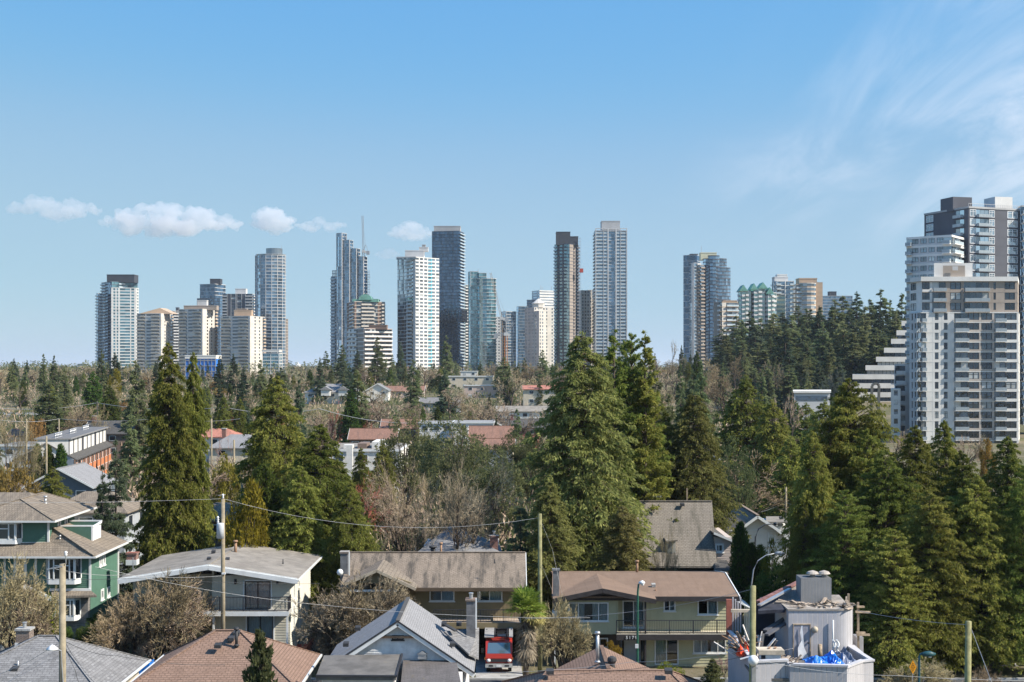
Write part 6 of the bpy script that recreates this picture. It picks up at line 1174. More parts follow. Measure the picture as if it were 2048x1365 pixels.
for a, b in (((x0, 136.25, ze - .12), (xa, 136.25, za - .12)), ((xa, 136.25, za - .12), (x1, 136.25, ze - .12))): MB().bar(a, b, .06, .28).build('bargeboard', PW, t)
t = house('low house with flat brownish roof just behind the white gabled house', PX(1545, 150), 150); MB().box(PX(1535, 150), PX(1580, 150), 150, 158, 0, PZ(1048, 150) - .3).build('wall', STU, t); slab(t, 'roof', [(PX(1532, 149), 149, PZ(1044, 149)), (PX(1575, 149), 149, PZ(1044, 149)), (PX(1566, 158), 158, PZ(1033, 158)), (PX(1532, 158), 158, PZ(1033, 158))], SH['flat'], .18); boxvent(t, PX(1562, 152), 152, PZ(1037, 152), .4)
t = house('grey roofed house with red brick chimney behind the bare trees', PX(930, 119), 119); D = 119
slab(t, 'roof_slope', [(PX(830, 117), 117, PZ(1108, 117)), (PX(1005, 117), 117, PZ(1108, 117)), (PX(905, 123), 123, PZ(1048, 123))], SH['lite'], .15); slab(t, 'roof_slope', [(PX(905, 123), 123, PZ(1048, 123)), (PX(1005, 117), 117, PZ(1108, 117)), (PX(1000, 129), 129, PZ(1090, 129))], SH['lite'], .15); MB().box(PX(840, 118), PX(995, 118), 118, 128, 0, PZ(1110, 117)).build('wall', STU, t)
chimney(t, PX(980, 118.5), PX(996, 118.5), 118.2, 119, PZ(1108, 118), PZ(1074, 118.5), BRK, BRK, pots=1, flash=False)

# ------------------------------------------------------------------ middle distance: houses and blocks
SHK = SH; WALLC = dict(white=mat('far_white_wall', (.66, .635, .59), .85, .08), cream=mat('far_cream_wall', (.56, .49, .38), .85, .08), grey=mat('far_grey_wall', (.34, .36, .38), .85, .08), blue=mat('far_slate_wall', (.10, .125, .15), .85, .08), brown=mat('far_brown_wall', (.20, .14, .11), .85, .1), pink=mat('far_pink_wall', (.52, .40, .34), .85, .08), red=mat('far_red_wall', (.42, .15, .13), .85, .1))
def small_house(label, px, D, w, d, hw, rise, wall, roof, kind='gx', ytop=None, win=3, ch=None, name='house', cat='house', rot=0):
    """house in the middle distance: walls, roof, windows, door; ytop puts its ridge on that row"""
    x = PX(px, D); g = Hf(x, D); zr = PZ(ytop, D + d / 2) if ytop else g + hw + rise; ze = zr - rise; x0, x1 = x - w / 2, x + w / 2
    t = thing(name, label, cat, (x, D, g)); wm = WALLC[wall]; MB().box(x0, x1, D, D + d, g - 1.5, ze - .02).build('wall', wm, t); o = .45; m = SHK[roof]
    if kind == 'gx': gable(t, x0 - o, x1 + o, D - o, D + d + o, ze, zr, m, 'x', th=.16, trim=PW); MB().prism([(x1 - .15, D, ze - .03), (x1 - .15, D + d, ze - .03), (x1 - .15, D + d / 2, zr - .2)], (.13, 0, 0)).build('gable_wall', wm, t); MB().prism([(x0 + .02, D, ze - .03), (x0 + .02, D + d, ze - .03), (x0 + .02, D + d / 2, zr - .2)], (.13, 0, 0)).build('gable_wall', wm, t)
    elif kind == 'gy': gable(t, x0 - o, x1 + o, D - o, D + d + o, ze, zr, m, 'y', th=.16, trim=PW); MB().prism([(x0, D + .02, ze - .03), (x1, D + .02, ze - .03), (x, D + .02, zr - .2)], (0, .15, 0)).build('gable_wall', wm, t)
    elif kind == 'hip': hip(t, x0 - o, x1 + o, D - o, D + d + o, ze, zr, (x - w * .18, D + d / 2), (x + w * .18, D + d / 2), m)
    else: MB().box(x0 - .25, x1 + .25, D - .25, D + d + .25, ze, ze + .35).build('parapet', PW, t); MB().box(x0, x1, D, D + d, ze + .1, ze + .37).build('roof', m, t)
    wf = Wall((x0, D), (x1, D)); wr = Wall((x1, D), (x1, D + d)); wl2 = Wall((x0, D + d), (x0, D)); ns = max(1, int(round((ze - g) / 2.9)))
    for s in range(ns):
        for ww, k in ((wf, win), (wr if px < 1024 else wl2, 2)):
            for i in range(k):
                zc = ze - 1.0 - 2.8 * s; c = ww.L * (i + .5) / k; hw_ = min(.75, ww.L / k * .3); mb = MB(); ww.box(mb, c - hw_, c + hw_, .0, .06, zc - .65, zc + .55); q = mb.build('window', PW, t); mb = MB(); ww.box(mb, c - hw_ + .1, c + hw_ - .1, .06, .07, zc - .55, zc + .45); mb.build('pane', G['dark'], q)
    if ch: chimney(t, x + ch * w - .4, x + ch * w + .4, D + d * .4, D + d * .4 + .8, ze, zr + 1.1, BRK, pots=0, flash=False)
    return t
SM = small_house
# left middle distance
t = SM('dark slate gabled house with grey roof and three skylights, left below the townhouses', 118, 190, 9.6, 11, 5, 2.8, 'blue', 'lite', 'gy', 931, 3)
for k in range(3): x = PX(133 + 8 * k, 196); MB().bar((x, 195 + k * 1.6, PZ(939 + k * 3, 196) + .25), (x + 1.2, 195 + k * 1.6, PZ(939 + k * 3, 196) - .45), .8, .1).build('skylight', G['navy'], t)
SM('brown shingle roofed house behind the green house', 172, 135, 8, 8, 4, 1.8, 'grey', 'wood', 'hip', 983); SM('pale tile roofed house at the left edge above the green house', -8, 128, 9, 9, 5, 1.8, 'cream', 'wood', 'hip', 985)
# the orange and white townhouses: one terrace with its roof boxes, bays and windows
D0 = 245; t = thing('townhouse_terrace', 'terrace of townhouses, orange lower walls and white stepped roof boxes, left', 'townhouses', (PX(145, D0), D0, Hf(PX(145, D0), D0)))
OR = mat('orange_brick_wall', (.56, .20, .085), .85, .12, .8); g0 = 0
A = Vector((PX(148, 238), 238)); Bv = Vector((PX(222, 284), 284)); w = Wall(A, Bv); n = 9; L = w.L / n; ze = PZ(922, 238) + .2
wl2 = Wall((A.x - 10.3, A.y + 1.5), A)
MB().prism([(A.x, A.y, g0), (Bv.x, Bv.y, g0), (Bv.x - 10, Bv.y + 1, g0), (A.x - 10.3, A.y + 1.5, g0)], (0, 0, ze - g0)).build('wall', OR, t)
mb = MB(); wl2.box(mb, 0, wl2.L, 0, .1, 0, ze); mb.build('end_wall', WALLC['grey'], t); mb = MB(); P = wl2.P; mb.prism([P(-.5, .1, ze), P(wl2.L, .1, ze), P(wl2.L * .5, .1, ze + 3.1)], (0, .2, 0)); mb.build('end_gable', WALLC['grey'], t)
ex = w.n * .5; mb = MB(); P = w.P
slab(t, 'roof', [P(0, .5, ze), P(w.L, .5, ze), P(w.L, -5, ze + 3.2), P(0, -5, ze + 3.2)], SH['dark'], .2); slab(t, 'roof', [P(-.3, -5, ze + 3.2), P(w.L, -5, ze + 3.2), P(w.L, -10.8, ze), P(-.3, -10.8, ze)], SH['lite'], .2)
for grp in range(3):
    u0_ = grp * 3 * L + .3; mb = MB(); w.box(mb, u0_, u0_ + 3 * L - .6, -6.5, -1.0, ze + .4, ze + 3.7); bx_ = mb.build('roof_box', WALLC['white'], t); mb = MB(); w.box(mb, u0_ - .2, u0_ + 3 * L - .4, -7, -.5, ze + 3.7, ze + 3.95); mb.build('roof_box_top', SH['lite'], bx_)
    for k in range(4): mb = MB(); w.box(mb, u0_ + k * L * .92, u0_ + k * L * .92 + .3, -1.0, -.85, ze + .4, ze + 3.7); mb.build('dark_strip', W['char'], bx_)
    for k in range(5): q = w.P(u0_ + .8 + k * 1.5, -3.5, 0); pipe(t, q[0], q[1], ze + 3.9, ze + 4.6, .15, PIPE)
for k in range(n):
    mb = MB(); w.box(mb, k * L - .12, k * L + .12, 0, .25, g0, ze); mb.build('divider', W['brown'], t)
    for s in range(3):
        for j in (.3, .72):
            zc = ze - 1.2 - 2.9 * s; mb = MB(); w.box(mb, k * L + L * j - .6, k * L + L * j + .6, .0, .08, zc - .75, zc + .75); q = mb.build('window', PW, t); mb = MB(); w.box(mb, k * L + L * j - .5, k * L + L * j + .5, .08, .09, zc - .65, zc + .65); mb.build('pane', G['pale'], q)
for s in range(2):
    for j in (2.5, 7.5): zc = ze - 1.2 - 2.9 * s; mb = MB(); wl2.box(mb, j - .9, j + .9, .1, .18, zc - .8, zc + .8); q = mb.build('window', PW, t); mb = MB(); wl2.box(mb, j - .8, j + .8, .18, .19, zc - .7, zc + .7); mb.build('pane', G['dark'], q)
SM('white flat-roofed block left of the orange townhouses', 75, 262, 15, 12, 6, .4, 'white', 'lite', 'flat', 886, 4); SM('dark brown house with grey roof and brick chimney above the townhouses', 225, 300, 13, 9, 6, 2.8, 'brown', 'dark', 'gx', 842, 3, -.42)
SM('tiny pale gabled shed below the townhouses', 52, 222, 6, 6, 2.6, 1.4, 'pink', 'dark', 'gy', 927, 1); SM('white house with flat top at the far left behind bare trees', 25, 420, 22, 12, 6, .4, 'white', 'lite', 'flat', 826, 4); SM('long pale low block at far left', 40, 520, 30, 14, 5, .4, 'cream', 'flat', 'flat', 803, 6)
SM('long brown low roof behind the townhouses at left', 110, 330, 24, 9, 3, 1.6, 'pink', 'rust', 'gx', 858, 5); SM('reddish low house behind the townhouses', 170, 345, 16, 9, 3, 1.5, 'red', 'rust', 'gx', 854, 4); SM('white low house with bare tree in front, above the townhouses', 185, 390, 16, 10, 4, .4, 'white', 'flat', 'flat', 846, 4)
SM('white two-storey house with pinkish red tile roof left of tall cedar', 428, 262, 9, 9, 6, 1.5, 'white', 'pink', 'hip', 857, 3); SM('grey roofed stucco house right of the white red-tiled house', 470, 255, 10, 9, 4.5, 2.4, 'cream', 'lite', 'hip', 869, 2, -.3); SM('small brown roof peeking between pole and cedar', 436, 128, 5, 6, 4, 1.4, 'brown', 'wood', 'hip', 1005, 1)
# centre middle distance
t = SM('wide pale duplex with grey hip roof and two white dormers, centre left distance', 665, 470, 20, 10, 5, 3.0, 'white', 'lite', 'hip', 768, 5)
for px in (651, 686): x = PX(px, 468); MB().box(x - 1.6, x + 1.6, 467.6, 471, PZ(792, 468), PZ(779, 468)).build('dormer', WALLC['white'], t); MB().prism([(x - 2.2, 467.2, PZ(780, 468)), (x + 2.2, 467.2, PZ(780, 468)), (x, 467.2, PZ(773, 468))], (0, 4, 0)).build('dormer_roof', SH['lite'], t)
SM('small white gabled house left of the dark fir in the centre distance', 755, 480, 8, 9, 5, 2.6, 'white', 'grey', 'gy', 767, 2); SM('low pink-roofed house in the centre distance', 800, 500, 18, 9, 4, 2, 'pink', 'rust', 'gx', 772, 3); SM('cream flat block on the rise left of the centre', 930, 560, 24, 12, 6, .4, 'cream', 'flat', 'flat', 752, 5); SM('pale flat house below the cream block', 965, 500, 14, 10, 4, .4, 'pink', 'flat', 'flat', 770, 3); SM('house with red roof band just left of the big cedar', 1095, 430, 16, 10, 4, 1.2, 'cream', 'pink', 'gx', 771, 3); SM('tiny white hut on the rise below the green-blue tower', 938, 620, 8, 6, 4, .4, 'white', 'lite', 'flat', 742, 2)
t = SM('long white flat-roofed complex with brown roof panels in the centre', 727, 215, 12, 18, 6, .4, 'white', 'flat', 'flat', 892, 3)
x = PX(700, 214); MB().box(x - .5, x + .5, 213.2, 214, 0, PZ(890, 214)).build('stair_tower', WALLC['white'], t)
for k in range(3): MB().box(PX(690 + 28 * k, 219), PX(708 + 28 * k, 219), 217, 219 + 3 * k, PZ(900, 219), PZ(887 - 3 * k, 222)).build('roof_box', WALLC['white' if k != 1 else 'brown'], t)
SM('brown-roofed long house with dark solar strip, centre', 745, 285, 10, 8, 4, 2.2, 'brown', 'rust', 'gx', 857, 4); SM('reddish-brown roofed house behind the pines', 800, 320, 9, 8, 4, 2.2, 'brown', 'rust', 'gx', 838, 3); SM('white flat house with blue trim behind the pines', 873, 300, 8, 9, 5, .4, 'white', 'lite', 'flat', 843, 3); SM('white house with flat roof and parapet right of the pines', 947, 290, 9, 9, 6, .4, 'white', 'lite', 'flat', 842, 2)
SM('large house with brown corrugated roof right of the pines', 985, 262, 9, 9, 5, 2.4, 'brown', 'rust', 'gx', 852, 3); SM('grey stucco house with brown porch roofs right of the pines', 985, 235, 7.5, 8, 5.5, 1.6, 'grey', 'rust', 'gx', 877, 2); SM('dark gabled roof behind the corrugated roof', 985, 300, 10, 9, 4, 2.6, 'brown', 'dark', 'gy', 840, 2); SM('small red brick chimneyed house by the big cedar', 1040, 320, 10, 8, 4, 2, 'red', 'dark', 'gx', 838, 2, -.2)
SM('long grey roof on the rise in the centre distance', 880, 430, 13, 8, 4, 1.8, 'grey', 'grey', 'gx', 795, 4); SM('white low house among bare trees, centre right distance', 1050, 380, 16, 9, 4, 1.5, 'white', 'flat', 'gx', 812, 3)

# ------------------------------------------------------------------ poles, lamps, wires
POLE = mat('weathered_pole', (.27, .225, .155), .9, .25, 2, .01, 20, streak=.5); POLEG = mat('mossy_pole', (.24, .225, .11), .9, .3, 2, .01, 20, streak=.5); WIRE = mat('wire', (.42, .41, .40), .6); WIRED = mat('dark_wire', (.06, .06, .06), .6); LGREEN = mat('green_lamp_post', (.02, .10, .065), .5); LGREY = mat('grey_lamp_metal', (.34, .35, .36), .5, metal=.3); WHP = mat('white_porcelain', (.7, .7, .7), .4)
def pole(label, px, ytop, D, r, m, extra=None, lean=0):
    x = PX(px, D); zt = PZ(ytop, D); t = thing('utility_pole', label, 'utility pole', (x, D, Hf(x, D))); g = Hf(x, D); MB().tube([(x - lean, D, g - .3), (x, D, zt)], [r * 1.2, r * .92], 12).build('post', m, t, True)
    if extra: extra(t, x, D, zt)
    return t
def ex445(t, x, D, zt):
    mb = MB(); mb.lathe([(.27, 0), (.27, 1.05), (.24, 1.12), (.1, 1.14)], (x - .12, D - .36, PZ(1076, D)), 16); o = mb.build('transformer', mat('transformer_grey', (.50, .52, .54), .5, .08), t, True); MB().lathe([(.05, 0), (.1, .08), (.05, .16), (.1, .24), (.05, .34), (.1, .4), (.04, .5)], (x - .3, D - .36, PZ(1076, D) + 1.14), 10).build('bushing', WHP, o, True)
    MB().lathe([(.04, 0), (.08, .1), (.05, .2), (.1, .3), (.04, .36)], (x, D, zt), 10).build('insulator', WHP, t, True); MB().bar((x - .35, D, zt + .25), (x + .2, D, zt + .3), .04).build('bracket', PIPE, t); MB().box(x - .03, x + .25, D - .3, D - .15, PZ(1148, D), PZ(1145, D)).build('splice_box', WHP, t)
pole('tall wooden pole with grey transformer before the cream house', 446, 998, 96.3, .15, POLE, ex445)
def ex125(t, x, D, zt):
    MB().lathe([(.03, -.3), (.03, .1), (.09, .14), (.05, .2), (.09, .28), (.03, .34)], (x + .2, D - .1, zt + .3), 10).build('insulator', WHP, t, True); MB().bar((x - .7, D - .15, zt - .25), (x + .05, D - .15, zt - .1), .06).build('bracket', PIPE, t)
    MB().tube([(x + .1, D - .2, PZ(1365, D)), (x, D - .2, PZ(1300, D)), (x - .35, D - .25, PZ(1293, D))], .03, 6).build('lamp_arm', PIPE, t); MB().lathe([(.03, .18), (.1, .14), (.3, -.02), (.26, -.08), (.02, -.1)], (x - .42, D - .25, PZ(1295, D)), 12).build('lamp_head', WHP, t, True)
pole('bare weathered pole with insulator in front of the green house, bottom left', 125, 1128, 64, .165, POLE, ex125)
pole('mossy bare pole between taupe house and olive house', 1080, 1028, 97.2, .15, POLEG)
def ex1505(t, x, D, zt):
    MB().lathe([(.02, -.3), (.12, -.3), (.26, -.1), (.28, .05), (.2, .2), (.08, .26)], (x - .05, D - .35, PZ(1318, D)), 14).build('lamp_head', WHP, t, True); MB().bar((x - .03, D - .3, PZ(1365, D)), (x - .02, D - .3, PZ(1320, D)), .22).build('conduit', mat('conduit', (.32, .31, .29), .7, streak=.4), t)
    MB().bar((x - .7, D - .1, PZ(1318, D)), (x, D - .1, PZ(1310, D)), .06).build('bracket', WHP, t)
pole('thick mossy pole standing before the half-demolished building', 1506, 1172, 69, .17, POLEG, ex1505, .1)
pole('pole with guy wire at the right edge before the tall spruces', 1937, 1243, 68, .17, POLEG, lean=.12)
for lab, px, y, D in (('thin distant pole standing behind the orange townhouses', 195, 803, 330), ('thin distant pole over the fir trees at left', 118, 838, 300), ('thin pole beside the white block left of townhouses', 53, 838, 230), ('pole with light in front of the orange townhouses', 93, 873, 205), ('thin distant pole by the red-twigged tree', 451, 813, 270), ('thin pole beside the red-tiled white house', 423, 838, 215), ('thin pole left of the golden shrub', 468, 880, 180), ('pole hidden in the trees behind the golden shrub', 484, 950, 130), ('thin pale pole in front of the dark pines right of centre', 1026, 905, 200)): pole(lab, px, y, D, .15, POLE)
pole('bare leaning trunk-like pole by the side street', 1572, 975, 165, .14, POLE)
def lamp(label, pts, D, m, headm, r=.07, head=.75, flat=False):
    P3 = [(PX(px, D), D, PZ(y, D)) for px, y in pts]; x = P3[0][0]; g = Hf(x, D); t = thing('street_lamp', label, 'street lamp', (x, D, g)); MB().tube([(x, D, g - .2), *P3], [r * 1.3] + [r * (1 - .4 * k / len(P3)) for k in range(len(P3))], 8).build('post', m, t, True)
    e = Vector(P3[-1]); d = (e - Vector(P3[-2])); d.z = 0; d = d.normalized() if d.length > .01 else Vector((1, 0, 0)); mb = MB(); mb.tube([e - d * .1, e + d * head * .25, e + d * head * .6, e + d * head], [.06, .15, .17, .05], 10); o = mb.build('lamp_head', headm, t, True)
    MB().lathe([(.02, 0), (.1, .03), (.11, .08)], (e.x + d.x * head * .55, e.y, e.z - .2), 10).build('lens', WHP, o, True); return t
t = lamp('green street lamp with white head in front of the olive house', [(1275, 1330), (1275, 1250), (1275.5, 1185), (1277, 1169), (1280, 1166)], 92.5, LGREEN, WHP, .085, .35)
MB().box(PX(1270.5, 92.3), PX(1277, 92.3), 92.3, 92.38, PZ(1297, 92.3), PZ(1289, 92.3)).build('notice_plate', WHP, t)
lamp('grey curved-arm street lamp behind the half-demolished building', [(1503, 1170), (1507, 1140), (1516, 1122), (1532, 1111), (1552, 1107)], 105, LGREY, LGREY, .055, .7); lamp('dark curved-arm street lamp in front of the white gabled house', [(1510, 1100), (1511, 1075), (1517, 1058), (1530, 1050), (1549, 1048)], 120, mat('dark_lamp_post', (.05, .055, .06), .5), mat('dark_lamp_post', (.05, .055, .06)), .08, .3)
lamp('dark teal street lamp with flat head, bottom right', [(1838, 1364), (1838.5, 1312), (1840, 1309), (1845, 1308.5)], 71, mat('teal_lamp_metal', (.02, .075, .085), .45), MATS['teal_lamp_metal'], .07, .72)
lamp('small thin street lamp on the side street behind the white gabled house', [(1500, 1010), (1500, 1002), (1501, 999), (1502, 999)], 180, LGREY, WHP, .09, .4)
def wire(label, pts, m=None, r=.011, sag=0.0):
    """pts: (px, y, D)"""
    P3 = [Vector((PX(a, D), D, PZ(b, D))) for a, b, D in pts]; out = []
    for a, b in zip(P3[:-1], P3[1:]):
        for k in range(14): f = k / 14; q = a.lerp(b, f); q.z -= sag * 4 * f * (1 - f); out.append(q)
    out.append(P3[-1]); mb = MB(); mb.tube(out, r, 4); o = mb.build('power_line', m or WIRE); tag(o, label, 'wire'); return o
wire('wire running left from top of the transformer pole', [(443, 998, 96.3), (-30, 1006, 96)], sag=.1); wire('long wire from the transformer pole to the mossy bare pole', [(447, 998, 96.3), (1078, 1036, 97.2)], sag=1.35); wire('guy wire from the mossy bare pole down to the right', [(1083, 1045, 97), (1105, 1100, 97.5), (1124, 1190, 98)], r=.010); wire('second guy wire of the mossy bare pole', [(1083, 1130, 97), (1104, 1180, 97.5)], r=.010)
wire('wire from the bare pole at left across to the transformer pole', [(105, 1137, 64), (250, 1150, 80), (446, 1152, 96.3)], sag=.15); wire('wire crossing the cream house front to the right', [(190, 1134, 70), (640, 1210, 84), (1180, 1236, 84)], sag=.25, r=.010); wire('wire rising to the thick mossy pole before the olive house', [(1050, 1238, 84), (1280, 1222, 78), (1500, 1180, 69)], sag=.1, r=.010); wire('dark wire across green house towards cream house', [(-20, 1156, 66), (260, 1157, 80), (640, 1168, 97)], WIRED, .011, .1)
wire('low wire from the white house to the thick pole', [(955, 1346, 80), (1260, 1325, 76), (1505, 1298, 69)], sag=.15, r=.010); wire('dark cable fanning left from the thick pole', [(1505, 1308, 69), (1330, 1330, 72), (1000, 1352, 78)], WIRED, .012, .2); wire('wire from the demolished building to the pole at right', [(1716, 1222, 78), (1935, 1250, 68)], sag=.12); wire('guy wire of the pole at right edge', [(1941, 1254, 68), (1982, 1362, 66), (1990, 1385, 66)], r=.016)
wire('low wire in front of the lavender parapet to bottom right', [(1508, 1318, 68.8), (1640, 1342, 68.5), (1800, 1352, 68), (2060, 1362, 68)], sag=.05, r=.010); wire('service wire over grey roof at bottom left', [(128, 1280, 64), (60, 1322, 68), (-20, 1358, 70)], r=.012); wire('service wire from bare pole down over brown roof', [(128, 1282, 64), (235, 1312, 78), (450, 1330, 82)], WIRED, .012, .2); wire('steep service wire from the bare pole', [(128, 1280, 64), (160, 1330, 66), (195, 1370, 68)], WIRED, .012, .1); wire('second steep service wire from the bare pole', [(128, 1285, 64), (150, 1340, 65), (160, 1370, 66)], WIRED, .012, .1)
wire('distant double wire over the left trees', [(-20, 815, 330), (195, 806, 330), (451, 815, 270), (640, 818, 260), (860, 846, 250)], sag=1.0, r=.05); wire('distant lower wire over the left houses', [(-20, 838, 230), (118, 838, 290), (330, 836, 270), (480, 838, 260)], sag=.6, r=.035)
wire('thin wire by the white gabled house to the spruces', [(1470, 1032, 165), (1572, 1005, 165), (1640, 1010, 150)], sag=.4, r=.02)

# ------------------------------------------------------------------ vehicles
RED = mat('red_vehicle_paint', (.42, .035, .022), .3, .08, 1, spec=.6); TYRE = mat('tyre_rubber', (.02, .02, .02), .9); CHR = mat('bumper_silver', (.52, .52, .50), .35, .1, metal=.4); WSH = glass('windscreen', (.10, .13, .14), (.55, .6, .62), .3, .2); GREYP = mat('grey_rack_panel', (.26, .25, .24), .8, .2, 2)
def wheel(t, x, y, z, r, w, axis='x'):
    mb = MB(); n = 18
    a = [(0, r * cos(2 * pi * k / n), r * sin(2 * pi * k / n)) for k in range(n)]; mb.prism([(x - w / 2, y + q[1], z + q[2]) for q in a], (w, 0, 0)); o = mb.build('wheel', TYRE, t); mb = MB(); mb.prism([(x - w / 2 - .01, y + q[1] * .55, z + q[2] * .55) for q in a], (w + .02, 0, 0)); mb.build('rim', CHR, o)
t = thing('ladder_truck', 'red cab-over work truck with grey ladder rack parked in the carport', 'truck', (PX(997, 98), 98, 0)); x = PX(998, 98); hw = 1.0; y0 = 97.6
mb = MB(); pr = [(y0 + .10, .75), (y0, 1.15), (y0 + .05, 1.45), (y0 + .42, 2.35), (y0 + .55, 2.42), (y0 + 1.75, 2.42), (y0 + 1.75, .75)]; mb.prism([(x - hw, a, b) for a, b in pr], (2 * hw, 0, 0)); mb.build('cab', RED, t)
mb = MB(); e = .035; mb.hexa([(x - .88, y0 + .09 - e, 1.50), (x + .88, y0 + .09 - e, 1.50), (x + .88, y0 + .12, 1.50), (x - .88, y0 + .12, 1.50), (x - .82, y0 + .40 - e, 2.24), (x + .82, y0 + .40 - e, 2.24), (x + .82, y0 + .43, 2.24), (x - .82, y0 + .43, 2.24)]); mb.build('windscreen', WSH, t)
for s in (-1, 1):
    MB().hexa([(x + s * hw, y0 + .45, 1.5), (x + s * (hw + .01), y0 + .45, 1.5), (x + s * (hw + .01), y0 + 1.45, 1.5), (x + s * hw, y0 + 1.45, 1.5), (x + s * hw, y0 + .7, 2.2), (x + s * (hw + .01), y0 + .7, 2.2), (x + s * (hw + .01), y0 + 1.45, 2.2), (x + s * hw, y0 + 1.45, 2.2)]).build('side_window', WSH, t)
    MB().lathe([(.0, -.13), (.12, -.1), (.17, 0), (.12, .1), (0, .13)], (x + s * .78, y0 + .03, .98), 12).build('headlight', WHP, t, True); MB().box(x + s * .98 - .1, x + s * .98 + .1, y0 + .02, y0 + .2, 1.05, 1.2).build('indicator', W['orange'], t)
    MB().bar((x + s * 1.02, y0 + .4, 1.75), (x + s * 1.25, y0 + .25, 1.75), .04).build('mirror_arm', TYRE, t); MB().box(x + s * 1.25 - .09, x + s * 1.25 + .09, y0 + .2, y0 + .26, 1.5, 1.85).build('mirror', TYRE, t)
    for yy in (y0 + .8, y0 + 3.8): wheel(t, x + s * .82, yy, .42, .42, .26)
MB().box(x - .62, x + .62, y0 - .03, y0 + .05, .88, 1.08).build('grille', DARKM, t); MB().box(x - 1.02, x + 1.02, y0 - .12, y0 + .1, .48, .74).build('bumper', CHR, t); MB().box(x - .2, x + .2, y0 - .14, y0 - .12, .53, .68).build('number_plate', WHP, t)
for s in (-.6, .6): MB().box(x + s - .16, x + s + .16, y0 - .135, y0 - .12, .55, .68).build('fog_lamp', DARKM, t)
MB().box(x - .9, x + .9, y0 + 1.9, y0 + 5.2, .7, .95).build('flat_bed', DARKM, t); MB().box(x - .5, x + .45, y0 + .3, y0 + .55, 2.43, 2.58).build('light_bar', RED, t)
MB().hexa([(x - 1.1, y0 + .35, 2.62), (x - .38, y0 + .35, 2.62), (x - .38, y0 + 4.6, 3.05), (x - 1.1, y0 + 4.6, 3.05), (x - 1.1, y0 + .35, 2.7), (x - .38, y0 + .35, 2.7), (x - .38, y0 + 4.6, 3.13), (x - 1.1, y0 + 4.6, 3.13)]).build('rack_panel', GREYP, t)
MB().hexa([(x + .75, y0 + .35, 2.62), (x + 1.05, y0 + .35, 2.62), (x + 1.05, y0 + 4.6, 3.05), (x + .75, y0 + 4.6, 3.05), (x + .75, y0 + .35, 2.7), (x + 1.05, y0 + .35, 2.7), (x + 1.05, y0 + 4.6, 3.13), (x + .75, y0 + 4.6, 3.13)]).build('rack_panel', GREYP, t)
for k in range(7): yy = y0 + .5 + k * .65; MB().bar((x - .38, yy, 2.68 + k * .066), (x + .75, yy, 2.68 + k * .066), .06).build('ladder_rung', DARKM, t)
for xx in (x - .3, x + .62): MB().bar((xx, y0 + .35, 2.68), (xx, y0 + 4.6, 3.11), .06).build('ladder_rail', DARKM, t)
for xx in (x - .95, x + .95):
    for yy in (y0 + 2.1, y0 + 4.4): MB().bar((xx, yy, .9), (xx, yy, 2.95), .07).build('rack_post', DARKM, t)
for k, (dx, yy) in enumerate(((.2, y0 + 2.6), (.1, y0 + 3.7))): MB().box(x + dx - .3, x + dx + .3, yy, yy + .5, .96, 2.4).build('cargo_box', WHP, t)
t = thing('red_car', 'red car with grey soft top parked beside the cream house', 'car', (PX(600, 104.5), 104.5, 0)); x, y = PX(600, 104.5), 104.5
mb = MB(); pf = [(-1.95, .55), (-1.9, .9), (-.9, .98), (.9, .98), (1.85, .86), (1.95, .5), (1.9, .3), (-1.9, .3)]; mb.prism([(x - .82, y + a, b) for a, b in pf], (1.64, 0, 0)); mb.build('body', RED, t)
mb = MB(); mb.hexa([(x - .74, y - 1.05, .985), (x + .74, y - 1.05, .985), (x + .74, y + .95, .985), (x - .74, y + .95, .985), (x - .58, y - .55, 1.4), (x + .58, y - .55, 1.4), (x + .58, y + .35, 1.4), (x - .58, y + .35, 1.4)]); mb.build('soft_top', GREYP, t)
mb = MB(); mb.hexa([(x - .62, y - 1.02, 1.04), (x + .62, y - 1.02, 1.04), (x + .62, y - .9, 1.04), (x - .62, y - .9, 1.04), (x - .5, y - .66, 1.34), (x + .5, y - .66, 1.34), (x + .5, y - .6, 1.34), (x - .5, y - .6, 1.34)]); mb.build('rear_window', WSH, t)
for s in (-1, 1):
    for yy in (-1.25, 1.25): wheel(t, x + s * .74, y + yy, .31, .31, .2)
    MB().box(x + s * .62 - .14, x + s * .62 + .14, y - 1.96, y - 1.9, .66, .82).build('tail_light', W['red'], t)
t = thing('rubbish_bin', 'dark wheeled bin beside the cream house', 'bin', (PX(606, 107), 107, 0)); MB().hexa([(t.location.x - .25, 106.75, .1), (t.location.x + .25, 106.75, .1), (t.location.x + .25, 107.25, .1), (t.location.x - .25, 107.25, .1), (t.location.x - .32, 106.7, 1.05), (t.location.x + .32, 106.7, 1.05), (t.location.x + .32, 107.3, 1.05), (t.location.x - .32, 107.3, 1.05)]).build('body', DARKM, t); MB().box(t.location.x - .34, t.location.x + .34, 106.68, 107.34, 1.06, 1.12).build('lid', DARKM, t)
for s in (-.2, .2): MB().tube([(t.location.x + s - .04, 107.25, .12), (t.location.x + s + .04, 107.25, .12)], .12, 10).build('wheel', TYRE, t)
t = thing('blue_tarpaulin', 'blue tarpaulin folded over goods between grey and brown roofs', 'tarpaulin', (PX(292, 90), 90, 0)); mb = MB(); mb.hexa([(PX(278, 90), 89.4, 1.6), (PX(304, 90), 89.4, 1.9), (PX(306, 90), 90.6, 1.9), (PX(280, 90), 90.6, 1.6), (PX(280, 90), 89.5, 2.3), (PX(303, 90), 89.5, 2.75), (PX(304, 90), 90.5, 2.7), (PX(281, 90), 90.5, 2.35)]); mb.build('sheet', mat('blue_tarp', (.01, .16, .58)), t); MB().box(PX(282, 90), PX(300, 90), 89.6, 90.4, 0, 1.75).build('stack', LUM, t)
# ------------------------------------------------------------------ vegetation
T = tree
